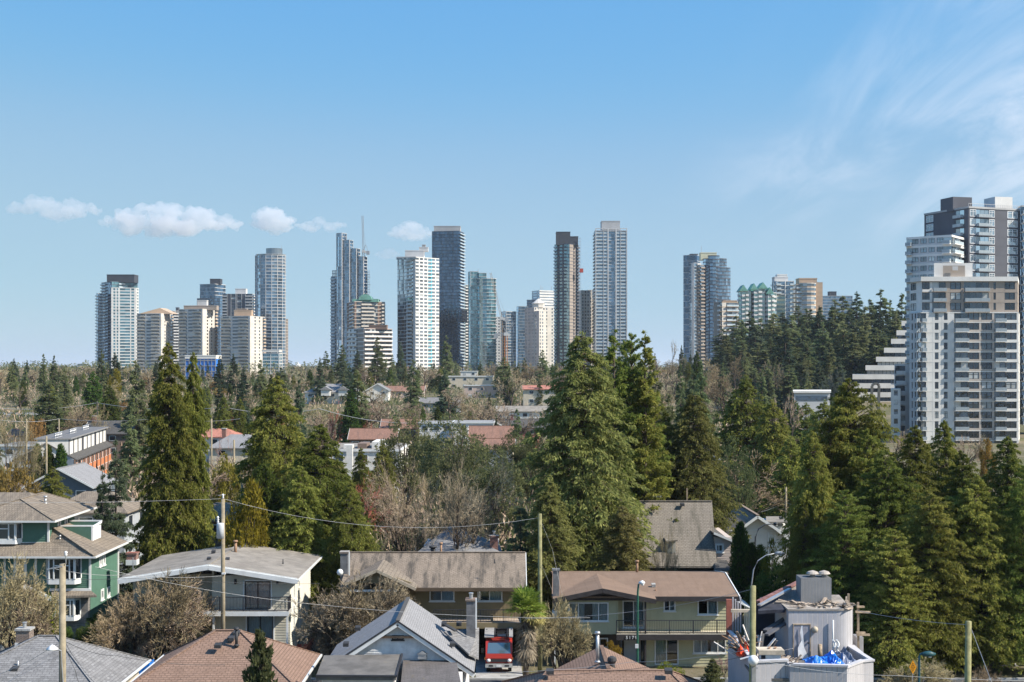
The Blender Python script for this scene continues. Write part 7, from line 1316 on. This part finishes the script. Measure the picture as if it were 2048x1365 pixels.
# big near trees
T('cedarA', 338, 685, 116, 178, 'cedar_tree', 'tall olive conical cedar behind the gap between green and cream houses'); T('cedarA', 386, 704, 118, 110, 'cedar_tree', 'slimmer cedar tucked against the right side of the tall olive conical cedar')
T('firA', 232, 880, 113, 150, 'fir_tree', 'dark layered fir between the green house and the tall olive cedar'); T('firA', 205, 930, 111, 100, 'fir_tree', 'lower dark fir just above the green house roof')
T('cedarC', 553, 752, 126, 215, 'cedar_tree', 'broad cedar with rounded top rising behind the cream house'); T('cedarC', 640, 848, 118, 215, 'cedar_tree', 'lighter shaggy cedar right of the broad round-topped cedar'); T('cedarC', 600, 930, 113, 170, 'cedar_tree', 'low bright green cedar just behind the cream house roof'); T('cedarC', 700, 960, 112, 120, 'cedar_tree', 'yellow-green cedar touching the left end of the weathered taupe roof'); T('cedarB', 655, 900, 122, 200, 'cedar_tree', 'shaggy cedar filling the gap behind the bright green cedars')
T('hedgecol', 532, 935, 114, 70, 'cedar_tree', 'dark green pointed cedar right of the golden shrub tree'); T('gold', 490, 968, 110.5, 90, 'golden_shrub_tree', 'golden-yellow leafy shrub tree right of the transformer pole')
T('cedarB', 1165, 666, 121, 330, 'cedar_tree', 'huge shaggy olive cedar, tallest in the centre right'); T('spruceA', 1228, 660, 127, 170, 'spruce_tree', 'tall spruce with pointed top directly right of the huge shaggy cedar'); T('spruceA', 1290, 662, 128, 175, 'spruce_tree', 'tall pointed spruce, right one of the pair behind the huge cedar'); T('spruceB', 1262, 668, 130, 150, 'spruce_tree', 'spruce filling the gap between the two tall pointed spruces')
T('cedarB', 1388, 785, 133, 225, 'cedar_tree', 'olive cedar behind the steep taupe roof'); T('cedarC', 1330, 820, 134, 120, 'cedar_tree', 'darker cedar between the pointed spruces and the olive cedar'); T('cedarB', 1245, 1010, 113, 175, 'cedar_tree', 'low bushy cedar right behind the olive house roof'); T('cedarB', 1100, 960, 112, 170, 'cedar_tree', 'lower shaggy cedar left at the foot of the huge cedar'); T('firA', 1040, 985, 113, 120, 'fir_tree', 'dark low fir left of the huge shaggy cedar near mossy pole')
T('bareB', 1325, 1060, 115, 60, 'bare_tree', 'tangled bare branches at right edge of the low bushy cedar')
# the wall of conifers on the right
for px, y, D, w, lab in ((1700, 756, 113, 225, 'broad tall yellow-green conifer left in the right-hand tree wall'), (1625, 860, 108, 130, 'dark shaded conifer at the left edge of the right-hand tree wall'), (1830, 850, 109, 170, 'conifer with blunt top in the middle of the right-hand tree wall'), (1888, 840, 112, 150, 'pointed bright conifer right of middle in the right-hand tree wall'), (2015, 872, 104, 190, 'pointed conifer at the right edge in front of the near tower'), (1770, 905, 104, 190, 'dark conifer directly behind the half-demolished building'), (1950, 950, 99, 190, 'low dark conifer right behind the pole with guy wire'), (1860, 980, 98, 190, 'low conifer filling the centre of the right-hand tree wall'), (2055, 930, 98, 150, 'conifer cut off by the right edge of the picture'), (1690, 980, 101, 170, 'lower conifer left behind the chimney chase'), (1610, 1010, 106, 90, 'narrow dark conifer beside the white gabled house'), (1735, 860, 110, 150, 'conifer shoulder right of the broad tall yellow-green conifer'), (1660, 830, 111, 150, 'conifer shoulder left of the broad tall yellow-green conifer'), (1790, 1060, 96, 150, 'low dark conifer over the right parapet of the demolished building'), (1925, 900, 108, 130, 'conifer between the two pointed conifers of the right-hand tree wall')):
    T(('spruceB', 'cedarC', 'cedarD')[int(px * 7 + y) % 3], px, y, D, w, 'conifer_tree', lab, group='wall of conifers at right')
# hedge, shrubs, bushes near the houses
T('hedgecol', 1481, 1047, 118, 40, 'columnar_cedar', 'tall narrow dark cedar column left of the white gabled house'); T('hedgecol', 1504, 1088, 117, 34, 'columnar_cedar', 'shorter dark cedar column, left of a pair by the lamp'); T('hedgecol', 1522, 1092, 117, 34, 'columnar_cedar', 'shorter dark cedar column, right of a pair by the lamp'); T('shrub', 1541, 1094, 116, 50, 'leafy_shrub', 'bright yellow-green shrub under the white gabled house', 'shrub'); T('ball', 1535, 1150, 112, 90, 'evergreen_shrub', 'dark evergreen shrub behind the half-demolished building', 'shrub'); T('ball', 1595, 1105, 110, 110, 'evergreen_shrub', 'dark evergreen thicket right of the white gabled house', 'shrub')
T('bushA', 312, 1150, 96.8, 245, 'bare_bush', 'big round bare brown bush in front of the cream house', 'bush'); T('bushA', 25, 1122, 92, 180, 'bare_bush', 'big bare bush at left edge in front of the green house', 'bush'); T('bushB', 722, 1152, 96.8, 245, 'bare_bush', 'big bare tan bush before the weathered taupe-roofed house', 'bush'); T('bushA', 1118, 1200, 92.3, 130, 'bare_bush', 'tangled bare bush between palm and olive house', 'bush'); T('bushB', 345, 1172, 97.6, 190, 'bare_bush', 'bare bush overlapping the right half of the big round one before the cream house', 'bush'); T('bushA', 262, 1178, 96.2, 170, 'bare_bush', 'bare bush overlapping the left half of the big round one before the cream house', 'bush'); T('bushA', 690, 1175, 97.6, 170, 'bare_bush', 'bare bush overlapping the left half of the big tan one by taupe-roofed house', 'bush'); T('bushB', 770, 1170, 97.4, 160, 'bare_bush', 'bare bush overlapping the right half of the big tan one by taupe-roofed house', 'bush'); T('bushB', 60, 1160, 93, 130, 'bare_bush', 'bare bush just left of the bare weathered pole', 'bush'); T('bushB', 650, 1220, 98, 90, 'bare_bush', 'smaller bare bush beside the red car', 'bush')
T('shrub', 100, 1205, 95, 62, 'leafy_shrub', 'bright yellow-green shrub below the green house', 'shrub'); T('ball', 173, 1252, 98, 40, 'topiary_bush', 'round clipped evergreen ball by the green house', 'bush', base=PZ(1290, 98)); T('ball', 134, 1253, 98, 22, 'topiary_bush', 'smaller clipped evergreen ball left of the round one', 'bush', base=PZ(1290, 98)); T('ball', 195, 1228, 100, 44, 'evergreen_shrub', 'dark shrub against the green house corner', 'shrub', base=PZ(1262, 100))
T('smallpine', 520, 1266, 65, 150, 'pine_tree', 'small bushy pine in front of the brown hip roof'); T('smallpine', 1425, 1318, 91, 62, 'fir_tree', 'young green conifer in front of the olive house'); T('shrub', 1335, 1328, 95, 62, 'leafy_shrub', 'fresh green low shrub below the olive house sliding door', 'shrub'); T('gold', 1227, 1282, 97.8, 34, 'golden_shrub', 'small yellow-brown shrub left of the olive house entrance', 'shrub'); T('bushB', 1230, 1312, 97, 60, 'bare_bush', 'reddish bare shrub at the olive house entrance', 'bush'); T('bareP', 1450, 1305, 96, 40, 'bare_bush', 'pinkish bare shrub left of the lavender wall', 'bush'); T('bushA', 1836, 1318, 88, 150, 'bare_bush', 'dry tan bush behind the dark teal street lamp', 'bush'); T('bushA', 1960, 1335, 84, 120, 'bare_bush', 'dry bush right of the pole with guy wire', 'bush'); T('ball', 600, 1310, 100, 30, 'evergreen_shrub', 'low shrub right of the red car', 'shrub')
# bare trees behind the taupe roof, pines beyond
T('bareA', 822, 922, 121, 215, 'bare_tree', 'bare budding tree behind the taupe roof, left of two'); T('bareA', 905, 912, 119, 235, 'bare_tree', 'bare many-stemmed tree behind the taupe roof, right of two'); T('bareB', 865, 950, 124, 200, 'bare_tree', 'mossy bare tree between the two behind the taupe roof'); T('bareB', 960, 985, 125, 110, 'bare_tree', 'bare twiggy tree left of the dark low fir')
T('pineA', 815, 828, 188, 115, 'pine_tree', 'rounded dark pine, left of the pair in the centre'); T('pineA', 912, 836, 176, 165, 'pine_tree', 'wide rounded pine, right of the pair in the centre'); T('pineB', 985, 915, 150, 150, 'pine_tree', 'open olive-grey pine behind the bare trees'); T('pineB', 930, 895, 160, 120, 'pine_tree', 'lower olive pine between the wide pine and bare trees'); T('cedarC', 765, 888, 165, 90, 'cedar_tree', 'yellow-green cedar left of the bare trees'); T('cedarC', 722, 895, 160, 70, 'cedar_tree', 'narrow olive cedar right of the shaggy cedar'); T('pineA', 1025, 862, 215, 80, 'pine_tree', 'open dark pine left of the huge shaggy cedar'); T('pineB', 1060, 880, 190, 90, 'pine_tree', 'grey-green pine half hidden by the huge shaggy cedar')
T('willow', 452, 915, 150, 62, 'willow_tree', 'yellow-green weeping willow behind the transformer pole'); T('bareP', 432, 872, 190, 55, 'blossom_tree', 'pale pink blossoming tree left of the willow')
# right of the huge cedar, down the side street
T('cedarN', 1493, 752, 195, 160, 'cedar_tree', 'big dark rounded cedar left of the side street'); T('cedarN', 1545, 800, 180, 130, 'cedar_tree', 'olive cedar behind the side street verge'); T('pineA', 1470, 882, 152, 85, 'pine_tree', 'grey-green rounded pine at the left of the side street'); T('cedarN', 1580, 872, 168, 110, 'cedar_tree', 'dark cedar behind the right-hand tree wall, by the street'); T('cedarM', 1560, 900, 190, 90, 'cedar_tree', 'dark cedar closing the end of the side street'); T('cedarN', 1612, 806, 250, 100, 'cedar_tree', 'olive cedar below the low white warehouse'); T('cedarN', 1650, 800, 220, 110, 'cedar_tree', 'olive cedar half hidden left behind the broad tall conifer'); T('bareM', 1580, 790, 230, 90, 'bare_tree', 'pale bare tree right of the olive cedars'); T('bareM', 1520, 890, 200, 60, 'bare_tree', 'pale bare tree among the dark cedars by the side street')
# left edge
T('bareB', 12, 830, 172, 130, 'bare_tree', 'brown bare tree at the left edge'); T('orangebush', 28, 930, 150, 110, 'orange_shrub', 'orange-brown shrub at left edge above the pale roof', 'shrub'); T('firA', -14, 785, 190, 80, 'fir_tree', 'dark fir cut off by the left edge'); T('cedarC', 105, 932, 158, 85, 'cedar_tree', 'drooping cedar before the slate gabled house'); T('bareN', 60, 960, 165, 70, 'bare_tree', 'low brown bare tree left of the drooping cedar')
for k, px in enumerate((74, 97, 122)): T('hedgecol', px, 890 + (k % 2) * 2, 214, 25, 'columnar_cedar', ('left', 'middle', 'right')[k] + ' of three dark cedar columns before the orange townhouses', group='cedar columns by the townhouses')
# distinct trees of the middle distance
MID = [('firN', 28, 717, 620, 32, 'pointed fir against the sky, farthest left of a pair'), ('firN', 54, 720, 600, 26, 'slim pointed fir against the sky, right of a pair at far left'), ('firM', 87, 708, 470, 36, 'tall fir with ragged top, left of two twin firs'), ('firM', 108, 711, 460, 38, 'tall fir with ragged top, right of two twin firs'), ('firM', 98, 765, 330, 120, 'big broad dark fir at left above the townhouses'), ('firO', 130, 738, 400, 50, 'dark fir right of the twin firs'), ('cedarM', 187, 742, 360, 66, 'rounded dark cedar group left of the leftmost tower'), ('firO', 203, 700, 560, 36, 'fir in front of the leftmost dark tower, left one'), ('firN', 230, 705, 540, 52, 'fir in front of the leftmost dark tower, right one'), ('cedarM', 220, 770, 330, 60, 'green cedar below the leftmost tower'), ('firO', 272, 722, 290, 95, 'ragged open fir left of the tall olive cedar'), ('firO', 262, 815, 240, 70, 'dark ragged fir right of the townhouses'), ('firN', 440, 712, 520, 42, 'fir before the right beige tower, left of a pair'), ('firN', 467, 707, 510, 44, 'fir before the right beige tower, right of a pair'), ('firO', 522, 720, 480, 42, 'fir in front of the round glass tower base'), ('firM', 562, 735, 500, 56, 'dark fir right of the round glass tower'), ('cedarN', 408, 775, 280, 40, 'yellowish columnar cedar right of the tall olive cedar'), ('cedarN', 448, 792, 268, 60, 'clipped hedge-like cedar behind the red-twigged tree, left'), ('cedarN', 480, 795, 270, 50, 'clipped hedge-like cedar behind the red-twigged tree, right'), ('firN', 597, 755, 235, 70, 'dark fir behind the broad round-topped cedar'), ('cedarM', 620, 738, 560, 22, 'small conical cedar in gap left of the stepped tower'), ('firM', 652, 702, 620, 42, 'dark fir at foot of the stepped tower, leftmost'), ('firM', 684, 690, 600, 50, 'tall fir in front of the stepped tower'), ('firN', 715, 700, 640, 44, 'fir in front of the terraced block'), ('firM', 755, 674, 600, 58, 'tall dark fir before the copper-roofed tower'), ('firN', 801, 684, 650, 36, 'fir left of the white tower with teal stripes'), ('firO', 827, 720, 420, 60, 'layered dark fir below the white tower'), ('firM', 863, 728, 540, 34, 'small fir at foot of the white tower, right'), ('firO', 893, 672, 650, 48, 'tall fir before the navy tower'), ('firN', 890, 742, 400, 66, 'spreading dark fir below the navy tower'), ('firM', 1008, 715, 500, 66, 'dark fir at foot of the orange crane'), ('firO', 715, 742, 330, 95, 'ragged dark fir behind the red-budding trees'), ('cedarM', 703, 778, 300, 60, 'dense dark spruce left of the white flat complex'), ('cedarM', 846, 812, 330, 24, 'small conical fir, left of two above the pines'), ('cedarM', 876, 810, 330, 28, 'small conical fir, right of two above the pines'), ('firN', 979, 788, 350, 46, 'dark fir left of the pale bare tree'), ('cedarM', 940, 815, 340, 22, 'tiny conical fir above the pines'), ('firM', 1085, 700, 620, 46, 'fir at the foot of the dark tower under construction'), ('firN', 1363, 690, 560, 26, 'small fir left of the dark blue tower'), ('firN', 1381, 705, 600, 20, 'tiny fir at the foot of the dark blue tower'), ('cedarM', 1393, 702, 430, 38, 'dark rounded cedar at foot of the dark blue tower'), ('firM', 1361, 728, 320, 46, 'blue-green fir right of the pointed spruces'), ('firO', 1402, 722, 260, 70, 'sparse dark fir right of the pointed spruces'), ('firM', 1490, 690, 420, 36, 'dark fir in front of the wooded hill, left end'), ('bareM', 1022, 750, 400, 95, 'large pale bare tree left of the huge shaggy cedar'), ('bareN', 905, 785, 400, 84, 'wide bare tree above the pines'), ('bareM', 745, 775, 420, 90, 'bare tree right of the ragged dark fir'), ('bareR', 458, 812, 275, 66, 'red-twigged bare tree left of the broad cedar'), ('bareR', 665, 812, 300, 70, 'red-budding tree left of the dense dark spruce'), ('bareR', 738, 838, 300, 60, 'red-budding tree right of the dense dark spruce'), ('bareP', 640, 850, 260, 66, 'pink blossoming tree right of the broad cedar'), ('bareM', 40, 775, 420, 70, 'tall tan bare poplars at far left'), ('bareN', 152, 818, 310, 62, 'pale olive bare tree above the townhouses'), ('bareN', 198, 812, 300, 50, 'tan bare tree by the brown chimneyed house'), ('orangebush', 72, 835, 285, 40, 'orange shrub left of the big broad fir'), ('gold', 228, 740, 420, 30, 'yellowish tree before the leftmost tower'), ('bareM', 1345, 680, 640, 18, 'thin bare poplar right of the tall pointed spruces'), ('bareM', 1535, 722, 430, 70, 'pale bare tree before the wooded hill'), ('bareN', 1430, 715, 480, 60, 'fuzzy tan bare tree below the bowed glass tower'), ('bareN', 1470, 708, 500, 50, 'fuzzy pinkish bare tree below the bowed glass tower'), ('bareN', 1450, 735, 400, 80, 'broad tan bare tree before the wooded hill'), ('bareN', 1605, 735, 430, 40, 'olive bare tree at the foot of the wooded hill'), ('bareM', 1680, 738, 420, 70, 'tan bare tree left of the stepped office block'), ('bareN', 1790, 860, 300, 80, 'bare grey tree at the foot of the terrace block'), ('bareM', 1930, 872, 240, 90, 'grey bare tree in front of the near tower, left'), ('bareM', 1968, 868, 235, 80, 'grey bare tree in front of the near tower, right'), ('gold', 1975, 880, 230, 30, 'ochre shrub tree in front of the near tower'), ('cedarM', 1590, 800, 300, 60, 'dark cedar by the low white warehouse')]
for p, px, y, D, w, lab in MID:
    nm = 'fir_tree' if p.startswith('fir') else 'cedar_tree' if p.startswith('cedar') else 'shrub_tree' if p in ('gold', 'orangebush') else 'bare_tree'
    T(p, px, y, D, w, nm, lab, group=None)
ORD = 'first second third fourth fifth sixth seventh eighth ninth tenth eleventh twelfth thirteenth fourteenth fifteenth sixteenth seventeenth eighteenth nineteenth twentieth'.split()
def ordinal(i):
    if i < 20: return ORD[i]
    tens = ('twenty', 'thirty', 'forty', 'fifty', 'sixty', 'seventy', 'eighty', 'ninety'); q, r_ = divmod(i + 1, 10); return (('twentieth', 'thirtieth', 'fortieth', 'fiftieth', 'sixtieth', 'seventieth')[q - 2] if r_ == 0 else tens[q - 2] + '-' + ORD[r_ - 1])
# the wood on the hill
rg_ = random.Random(3)
crest = [(1440, 668), (1475, 640), (1510, 625), (1560, 612), (1600, 600), (1650, 598), (1700, 592), (1760, 588), (1830, 586)]
wood = []
for row, (D, dy, step) in enumerate(((640, 0, 25), (600, 16, 30), (560, 48, 34), (515, 85, 36), (480, 120, 42))):
    px = 1446 + row * 6
    while px < 1835:
        y = np.interp(px, *zip(*crest)) + dy + rg_.uniform(-12, 20) + (60 if px < 1470 and row > 1 else 0)
        if y < 742 and (D > 540 or px < 1690): wood.append((row, px, ('firM', 'firO', 'firN', 'firO')[rg_.randrange(4)], y, D + rg_.uniform(-12, 12), rg_.uniform(68, 112)))
        px += step * rg_.uniform(.7, 1.3)
for row in range(5):
    for i, (_, px, p, y, D, w) in enumerate(sorted(q for q in wood if q[0] == row)): T(p, px, y, D, w, 'fir_tree', f"dark fir in the {('crest', 'second', 'middle', 'lower', 'front')[row]} row of the hill wood, {ordinal(i)} from left", group='firs of the wood on the hill')
# belts of trees between the houses, drawn as single trees
keep = [(600, 720, 760, 805, 470), (740, 775, 765, 795, 480), (765, 835, 768, 790, 500), (905, 960, 748, 775, 560), (940, 992, 768, 790, 500), (1070, 1100, 768, 788, 430), (665, 800, 880, 930, 215), (860, 890, 840, 865, 300), (930, 1012, 838, 920, 235), (30, 240, 862, 965, 262), (45, 195, 925, 990, 190), (410, 480, 855, 905, 255), (200, 260, 840, 880, 300), (1480, 1565, 985, 1045, 137), (0, 60, 800, 835, 420), (700, 790, 838, 880, 285), (525, 560, 700, 740, 700), (367, 435, 708, 755, 700), (150, 182, 722, 745, 700), (578, 618, 722, 748, 700), (80, 215, 845, 868, 330)]
def clear(px, w, y0, y1, D):
    return not any(D < k[4] and px + w * .4 > k[0] and px - w * .4 < k[1] and y1 > k[2] and y0 < k[3] for k in keep)
lim = [(0, 735), (150, 738), (200, 722), (300, 735), (420, 738), (560, 742), (620, 748), (650, 722), (780, 722), (900, 730), (1060, 725), (1330, 715), (1480, 712), (1600, 740), (1800, 790), (2048, 860)]
BELT = dict(firM='dark fir', firN='dark fir', firO='dark fir', bareM='tan bare tree', bareN='fuzzy bare tree', cedarM='dense green cedar', bareR='reddish bare tree', pineB='low pine', orangebush='ochre shrub tree', cedarN='olive cedar')
made = {}
for band, D0, D1, n, pxr in (('on the far rise', 560, 860, 150, (-20, 1500)), ('in the far belt', 380, 560, 135, (-20, 1640)), ('among distant roofs', 250, 380, 90, (-20, 1640)), ('behind the big near trees', 145, 245, 46, (-20, 1640))):
    tries = 0; k = 0
    while k < n and tries < n * 14:
        tries += 1; D = rg_.uniform(D0, D1); px = rg_.uniform(*pxr); x = PX(px, D); g = Hf(x, D)
        kind = rg_.choices(('firM', 'firN', 'firO', 'bareM', 'bareN', 'cedarM', 'bareR', 'pineB', 'orangebush', 'cedarN'), (2.6, 2.2, 2.2, 3.6, 4.2, 2.4, .5, .9, .6, 1.8) if D > 250 else (.6, .6, .6, 4, 5, 1.2, .4, 1, .5, 1.4))[0]
        ht = rg_.uniform(10, 22) if kind.startswith('fir') else rg_.uniform(8, 14) if kind.startswith('bare') else rg_.uniform(6, 11) if kind.startswith('cedar') else rg_.uniform(4, 7)
        yt = HY - (g + ht - CZ) * F / D; yb = HY - (g - CZ) * F / D; L_ = np.interp(px, *zip(*lim)) - (rg_.uniform(0, 24) if kind.startswith('fir') and D > 380 else 0)
        if yt < L_: yt = L_ + rg_.uniform(0, 10)
        if yb - yt < 8: continue
        w = (yb - yt) * (rg_.uniform(.36, .5) if kind.startswith(('fir', 'cedar')) else rg_.uniform(.95, 1.5))
        if not clear(px, w, yt, yb, D) or 30 < x - 36 + (D < 300) * 30 < 42 and D < 300: continue
        if D < 300 and 28 < x < 48: continue
        made.setdefault((BELT[kind], band), []).append((px, kind, yt, D, w)); k += 1
for (what, band), lst in made.items():
    for i, (px, kind, yt, D, w) in enumerate(sorted(lst)):
        T(kind, px, yt, D, w, what.split()[-2] + '_tree' if what.endswith('tree') else what.split()[-1] + '_tree', f'{what} {band}, {ordinal(i)} from the left', group=f'{what}s {band}')

# brushwood and hedges that cover the ground between the houses
rb = np.random.default_rng(77); N = 5700
bx_ = rb.uniform(-20, 1650, N); bd_ = 150 * (900 / 150) ** rb.uniform(0, 1, N); X_ = (bx_ - 1024) * bd_ / F
ok = ~((bd_ < 320) & (X_ > 27) & (X_ < 50)) & ~((bd_ < 290) & (bx_ > 30) & (bx_ < 245)); X_, bd_ = X_[ok], bd_[ok]; N = len(X_); G_ = H(X_, bd_)
for nm, mt, sel, hgt, lab in (('brushwood', TWIG, 0, 3.2, 'low leafless brushwood between the distant houses'), ('hedge_scrub', FOL['fir'], 1, 3.0, 'dark evergreen scrub between the distant houses'), ('hedge_scrub', FOL['pine'], 2, 2.2, 'low evergreen scrub between the distant houses')):
    k = np.arange(N) % 3 == sel; n1 = int(k.sum()); per = 36; c = np.repeat(np.stack([X_[k], bd_[k], G_[k]], 1), per, 0); R_ = np.repeat(rb.uniform(1.4, 4.2, n1), per); q = unit(rb.normal(0, 1, (n1 * per, 3))); q[:, 2] = np.abs(q[:, 2]); rr = rb.uniform(.3, 1, (n1 * per, 1)) ** .5
    hh = np.repeat(rb.uniform(.5, 1.7, n1), per) * hgt; p_ = c + q * rr * np.stack([R_, R_, hh], 1); d_ = unit(q + [0, 0, .8]); v, f = blades(rb, p_, d_, np.full(n1 * per, 1.25), np.full(n1 * per, .26 if sel < 2 else .4), 1, .4, np.full(n1 * per, .1))
    o = bpy.data.objects.new(nm, np_mesh(nm, v, f, [mt])); col.objects.link(o); tag(o, lab, 'undergrowth', kind='stuff')
# the farthest belt of woods, one mass along the horizon
rb = np.random.default_rng(78); N = 2600; bx_ = rb.uniform(-60, 1560, N); bd_ = rb.uniform(860, 2600, N) ; X_ = (bx_ - 1024) * bd_ / F; G_ = H(X_, bd_)
for nm, mt, sel, hgt, lab in (('distant_woods', FOL['fir'], 0, 11, 'dark evergreen woods along the horizon'), ('distant_woods', TWIG, 1, 6.5, 'leafless woods along the horizon')):
    k = np.arange(N) % 2 == sel; n1 = int(k.sum()); per = 46; c = np.repeat(np.stack([X_[k], bd_[k], G_[k]], 1), per, 0); hh = np.repeat(rb.uniform(.6, 1.25, n1), per) * hgt; f_ = rb.uniform(0, 1, n1 * per); an = rb.uniform(0, 6.283, n1 * per); R_ = (np.repeat(rb.uniform(2.2, 3.6, n1), per) * (1 - f_ * .9) if sel == 0 else np.repeat(rb.uniform(3, 6, n1), per) * np.sin(np.clip(f_, .1, 1) * 2.6)) * np.sqrt(rb.uniform(.2, 1, n1 * per))
    p_ = c + np.stack([np.cos(an) * R_, np.sin(an) * R_, f_ * hh], 1); d_ = unit(np.stack([np.cos(an), np.sin(an), np.full(n1 * per, -.3 if sel == 0 else 1.2)], 1)); v, f = blades(rb, p_, d_, np.full(n1 * per, 2.0), np.full(n1 * per, .8), 1, .4, np.full(n1 * per, .2)); o = bpy.data.objects.new(nm, np_mesh(nm, v, f, [mt])); col.objects.link(o); tag(o, lab, 'woods', kind='stuff')
# palm between the truck and the olive house
rngp = np.random.default_rng(9); D = 89.5; px_, zc = PX(1051, D), PZ(1222, D); t = thing('palm_tree', 'fan palm with green crown and shaggy skirt of dead fronds beside the truck', 'palm', (px_, D, 0))
MB().tube([(px_, D, -.2), (px_ + .05, D, zc * .5), (px_, D, zc)], [.24, .2, .16], 10).build('trunk', BARK, t, True)
PG = foliage('palm_fans', (.13, .19, .03), (.34, .38, .08), .4, .01); PY = foliage('palm_fans_yellowing', (.36, .33, .12), (.55, .50, .22), .35, .01); PD = foliage('dead_palm_fronds', (.20, .155, .115), (.46, .38, .29), .1, .01)
def fans(name, m, n, elev, rad, sz, zoff=(0, 0), droop=0.0, azr=(0, 6.283)):
    parts = []
    for k in range(n):
        az = rngp.uniform(*azr); el = rngp.uniform(*elev); d = np.array([cos(az) * cos(el), sin(az) * cos(el), sin(el)]); st = rngp.uniform(*rad); c = np.array([0, 0, rngp.uniform(*zoff)]) + d * st; s = np.cross(d, [0, 0, 1.]); s /= np.linalg.norm(s) + 1e-6; up = np.cross(s, d)
        nb_ = 22; an = np.linspace(-1.9, 1.9, nb_) + rngp.normal(0, .04, nb_); bd = np.cos(an)[:, None] * d + np.sin(an)[:, None] * s + up * rngp.normal(.1, .08, (nb_, 1)); bd[:, 2] -= droop * rngp.uniform(.5, 1.4, nb_); bd = unit(bd); L = sz * rngp.uniform(.75, 1.1, nb_)[:, None]; sd = unit(np.cross(bd, up[None] + .01)) * .028 * (sz / .7)
        tip = c + bd * L; tip[:, 2] -= .12 * L[:, 0]
        v = np.stack([np.repeat(c[None], nb_, 0), c + bd * L * .55 + sd, tip, c + bd * L * .55 - sd], 1).reshape(-1, 3); parts.append((v, np.arange(nb_ * 4).reshape(-1, 4)))
        parts.append(sticks(np.array([[0, 0, c[2] - d[2] * st]]), c[None], np.array([.02]), np.array([.012])))
    v, f = join(parts); v[:, 2] += zc; o = bpy.data.objects.new(name, np_mesh(name, v, f, [m])); col.objects.link(o); o.parent = t
fans('crown', PG, 46, (-.25, 1.35), (.5, .95), 1.0, (0, .3)); fans('yellowing_fronds', PY, 20, (-.75, .05), (.55, .95), .8, (-.3, .1), .3, (-1.2, 1.0)); fans('dead_fronds', PD, 60, (-1.35, -.7), (.35, .8), .8, (-2.7, -.2), .7)
# road sign glimpsed under the conifers
D = 86; x = PX(1825, D); t = thing('road_sign', 'orange and black checkered sign under the conifers, bottom right', 'sign', (x, D, 0)); MB().tube([(x, D, 0), (x, D, PZ(1326, D))], .035, 8).build('post', PIPE, t); zc_ = PZ(1334, D); q = thing  # board turned on its corner
MB().prism([(x - .24, D - .1, zc_), (x, D - .1, zc_ - .46), (x + .24, D - .1, zc_), (x, D - .1, zc_ + .46)], (0, .03, 0)).build('board', mat('sign_orange', (.85, .34, .01), .5), t)
for i in range(-2, 3):
    for j in range(-2, 3):
        if (i + j) % 2 == 0 and abs(i) + abs(j) < 4: MB().box(x + i * .055 - .022, x + i * .055 + .022, D - .112, D - .102, zc_ + j * .115 - .03, zc_ + j * .115 + .03).build('black_square', DARKM, t)

# ------------------------------------------------------------------ clouds and haze
def cloud(label, px, y, w, h, seed, dens, D=5200):
    r_ = random.Random(seed); bm = bmesh.new(); cx, cz = PX(px, D), PZ(y, D); W2, H2 = w * D / F / 2, h * D / F / 2
    for k in range(46):
        u = r_.uniform(-1, 1); env = (1 - abs(u) ** 1.7); s = H2 * r_.uniform(.28, .62) * (.35 + .65 * env); zz_ = r_.uniform(-.55, .75) * H2 * env; m_ = bmesh.ops.create_icosphere(bm, subdivisions=2, radius=s)
        for vv in m_['verts']: vv.co = Vector((vv.co.x * 1.5 + u * W2 * .92, vv.co.y + r_.uniform(-.3, .3) * 0 + (seed * 13 + k * 7) % 10 / 10 * H2 - H2 / 2, vv.co.z * .85 + zz_ + u * 0))
    me = bpy.data.meshes.new('cloud'); bm.to_mesh(me); bm.free(); o = bpy.data.objects.new('cloud', me); col.objects.link(o); o.location = (cx, D, cz)
    md = o.modifiers.new('union', 'REMESH'); md.mode = 'VOXEL'; md.voxel_size = H2 / 16
    tx = bpy.data.textures.new('puff', 'CLOUDS'); tx.noise_scale = H2 * .38; tx.noise_depth = 5; dm = o.modifiers.new('puffs', 'DISPLACE'); dm.texture = tx; dm.strength = H2 * .62; dm.texture_coords = 'LOCAL'
    m, n, l, out = nodes_of('cloud_vapour'); v_ = n.new('ShaderNodeVolumePrincipled'); v_.inputs['Color'].default_value = (.97, .97, .99, 1); v_.inputs['Density'].default_value = dens; v_.inputs['Anisotropy'].default_value = .25; l.new(v_.outputs[0], out.inputs['Volume']); me.materials.append(m); tag(o, label, 'cloud', kind='thing'); return o
cloud('long flat white cloud at far left of the sky', 105, 421, 215, 58, 1, .009); cloud('largest white cloud, above the beige slab towers', 342, 446, 295, 84, 2, .013); cloud('small round white cloud above the tall rounded tower', 545, 444, 92, 58, 3, .015); cloud('small flat cloud left of the stepped tower top', 642, 452, 112, 34, 4, .012); cloud('small puffy cloud behind the white tower with teal stripes', 822, 468, 92, 46, 5, .012); cloud('tiny faint cloud between stepped tower and white tower', 775, 509, 50, 26, 6, .009)
hb = MB().box(-43000, 43000, -900, 43000, -3, 178); hz = hb.build('haze', []); tag(hz, kind='stuff')
m, n, l, out = nodes_of('haze_air'); v_ = n.new('ShaderNodeVolumePrincipled'); v_.inputs['Color'].default_value = (.80, .88, 1, 1); v_.inputs['Density'].default_value = .00005; v_.inputs['Anisotropy'].default_value = .2; l.new(v_.outputs[0], out.inputs['Volume']); hz.data.materials.append(m)
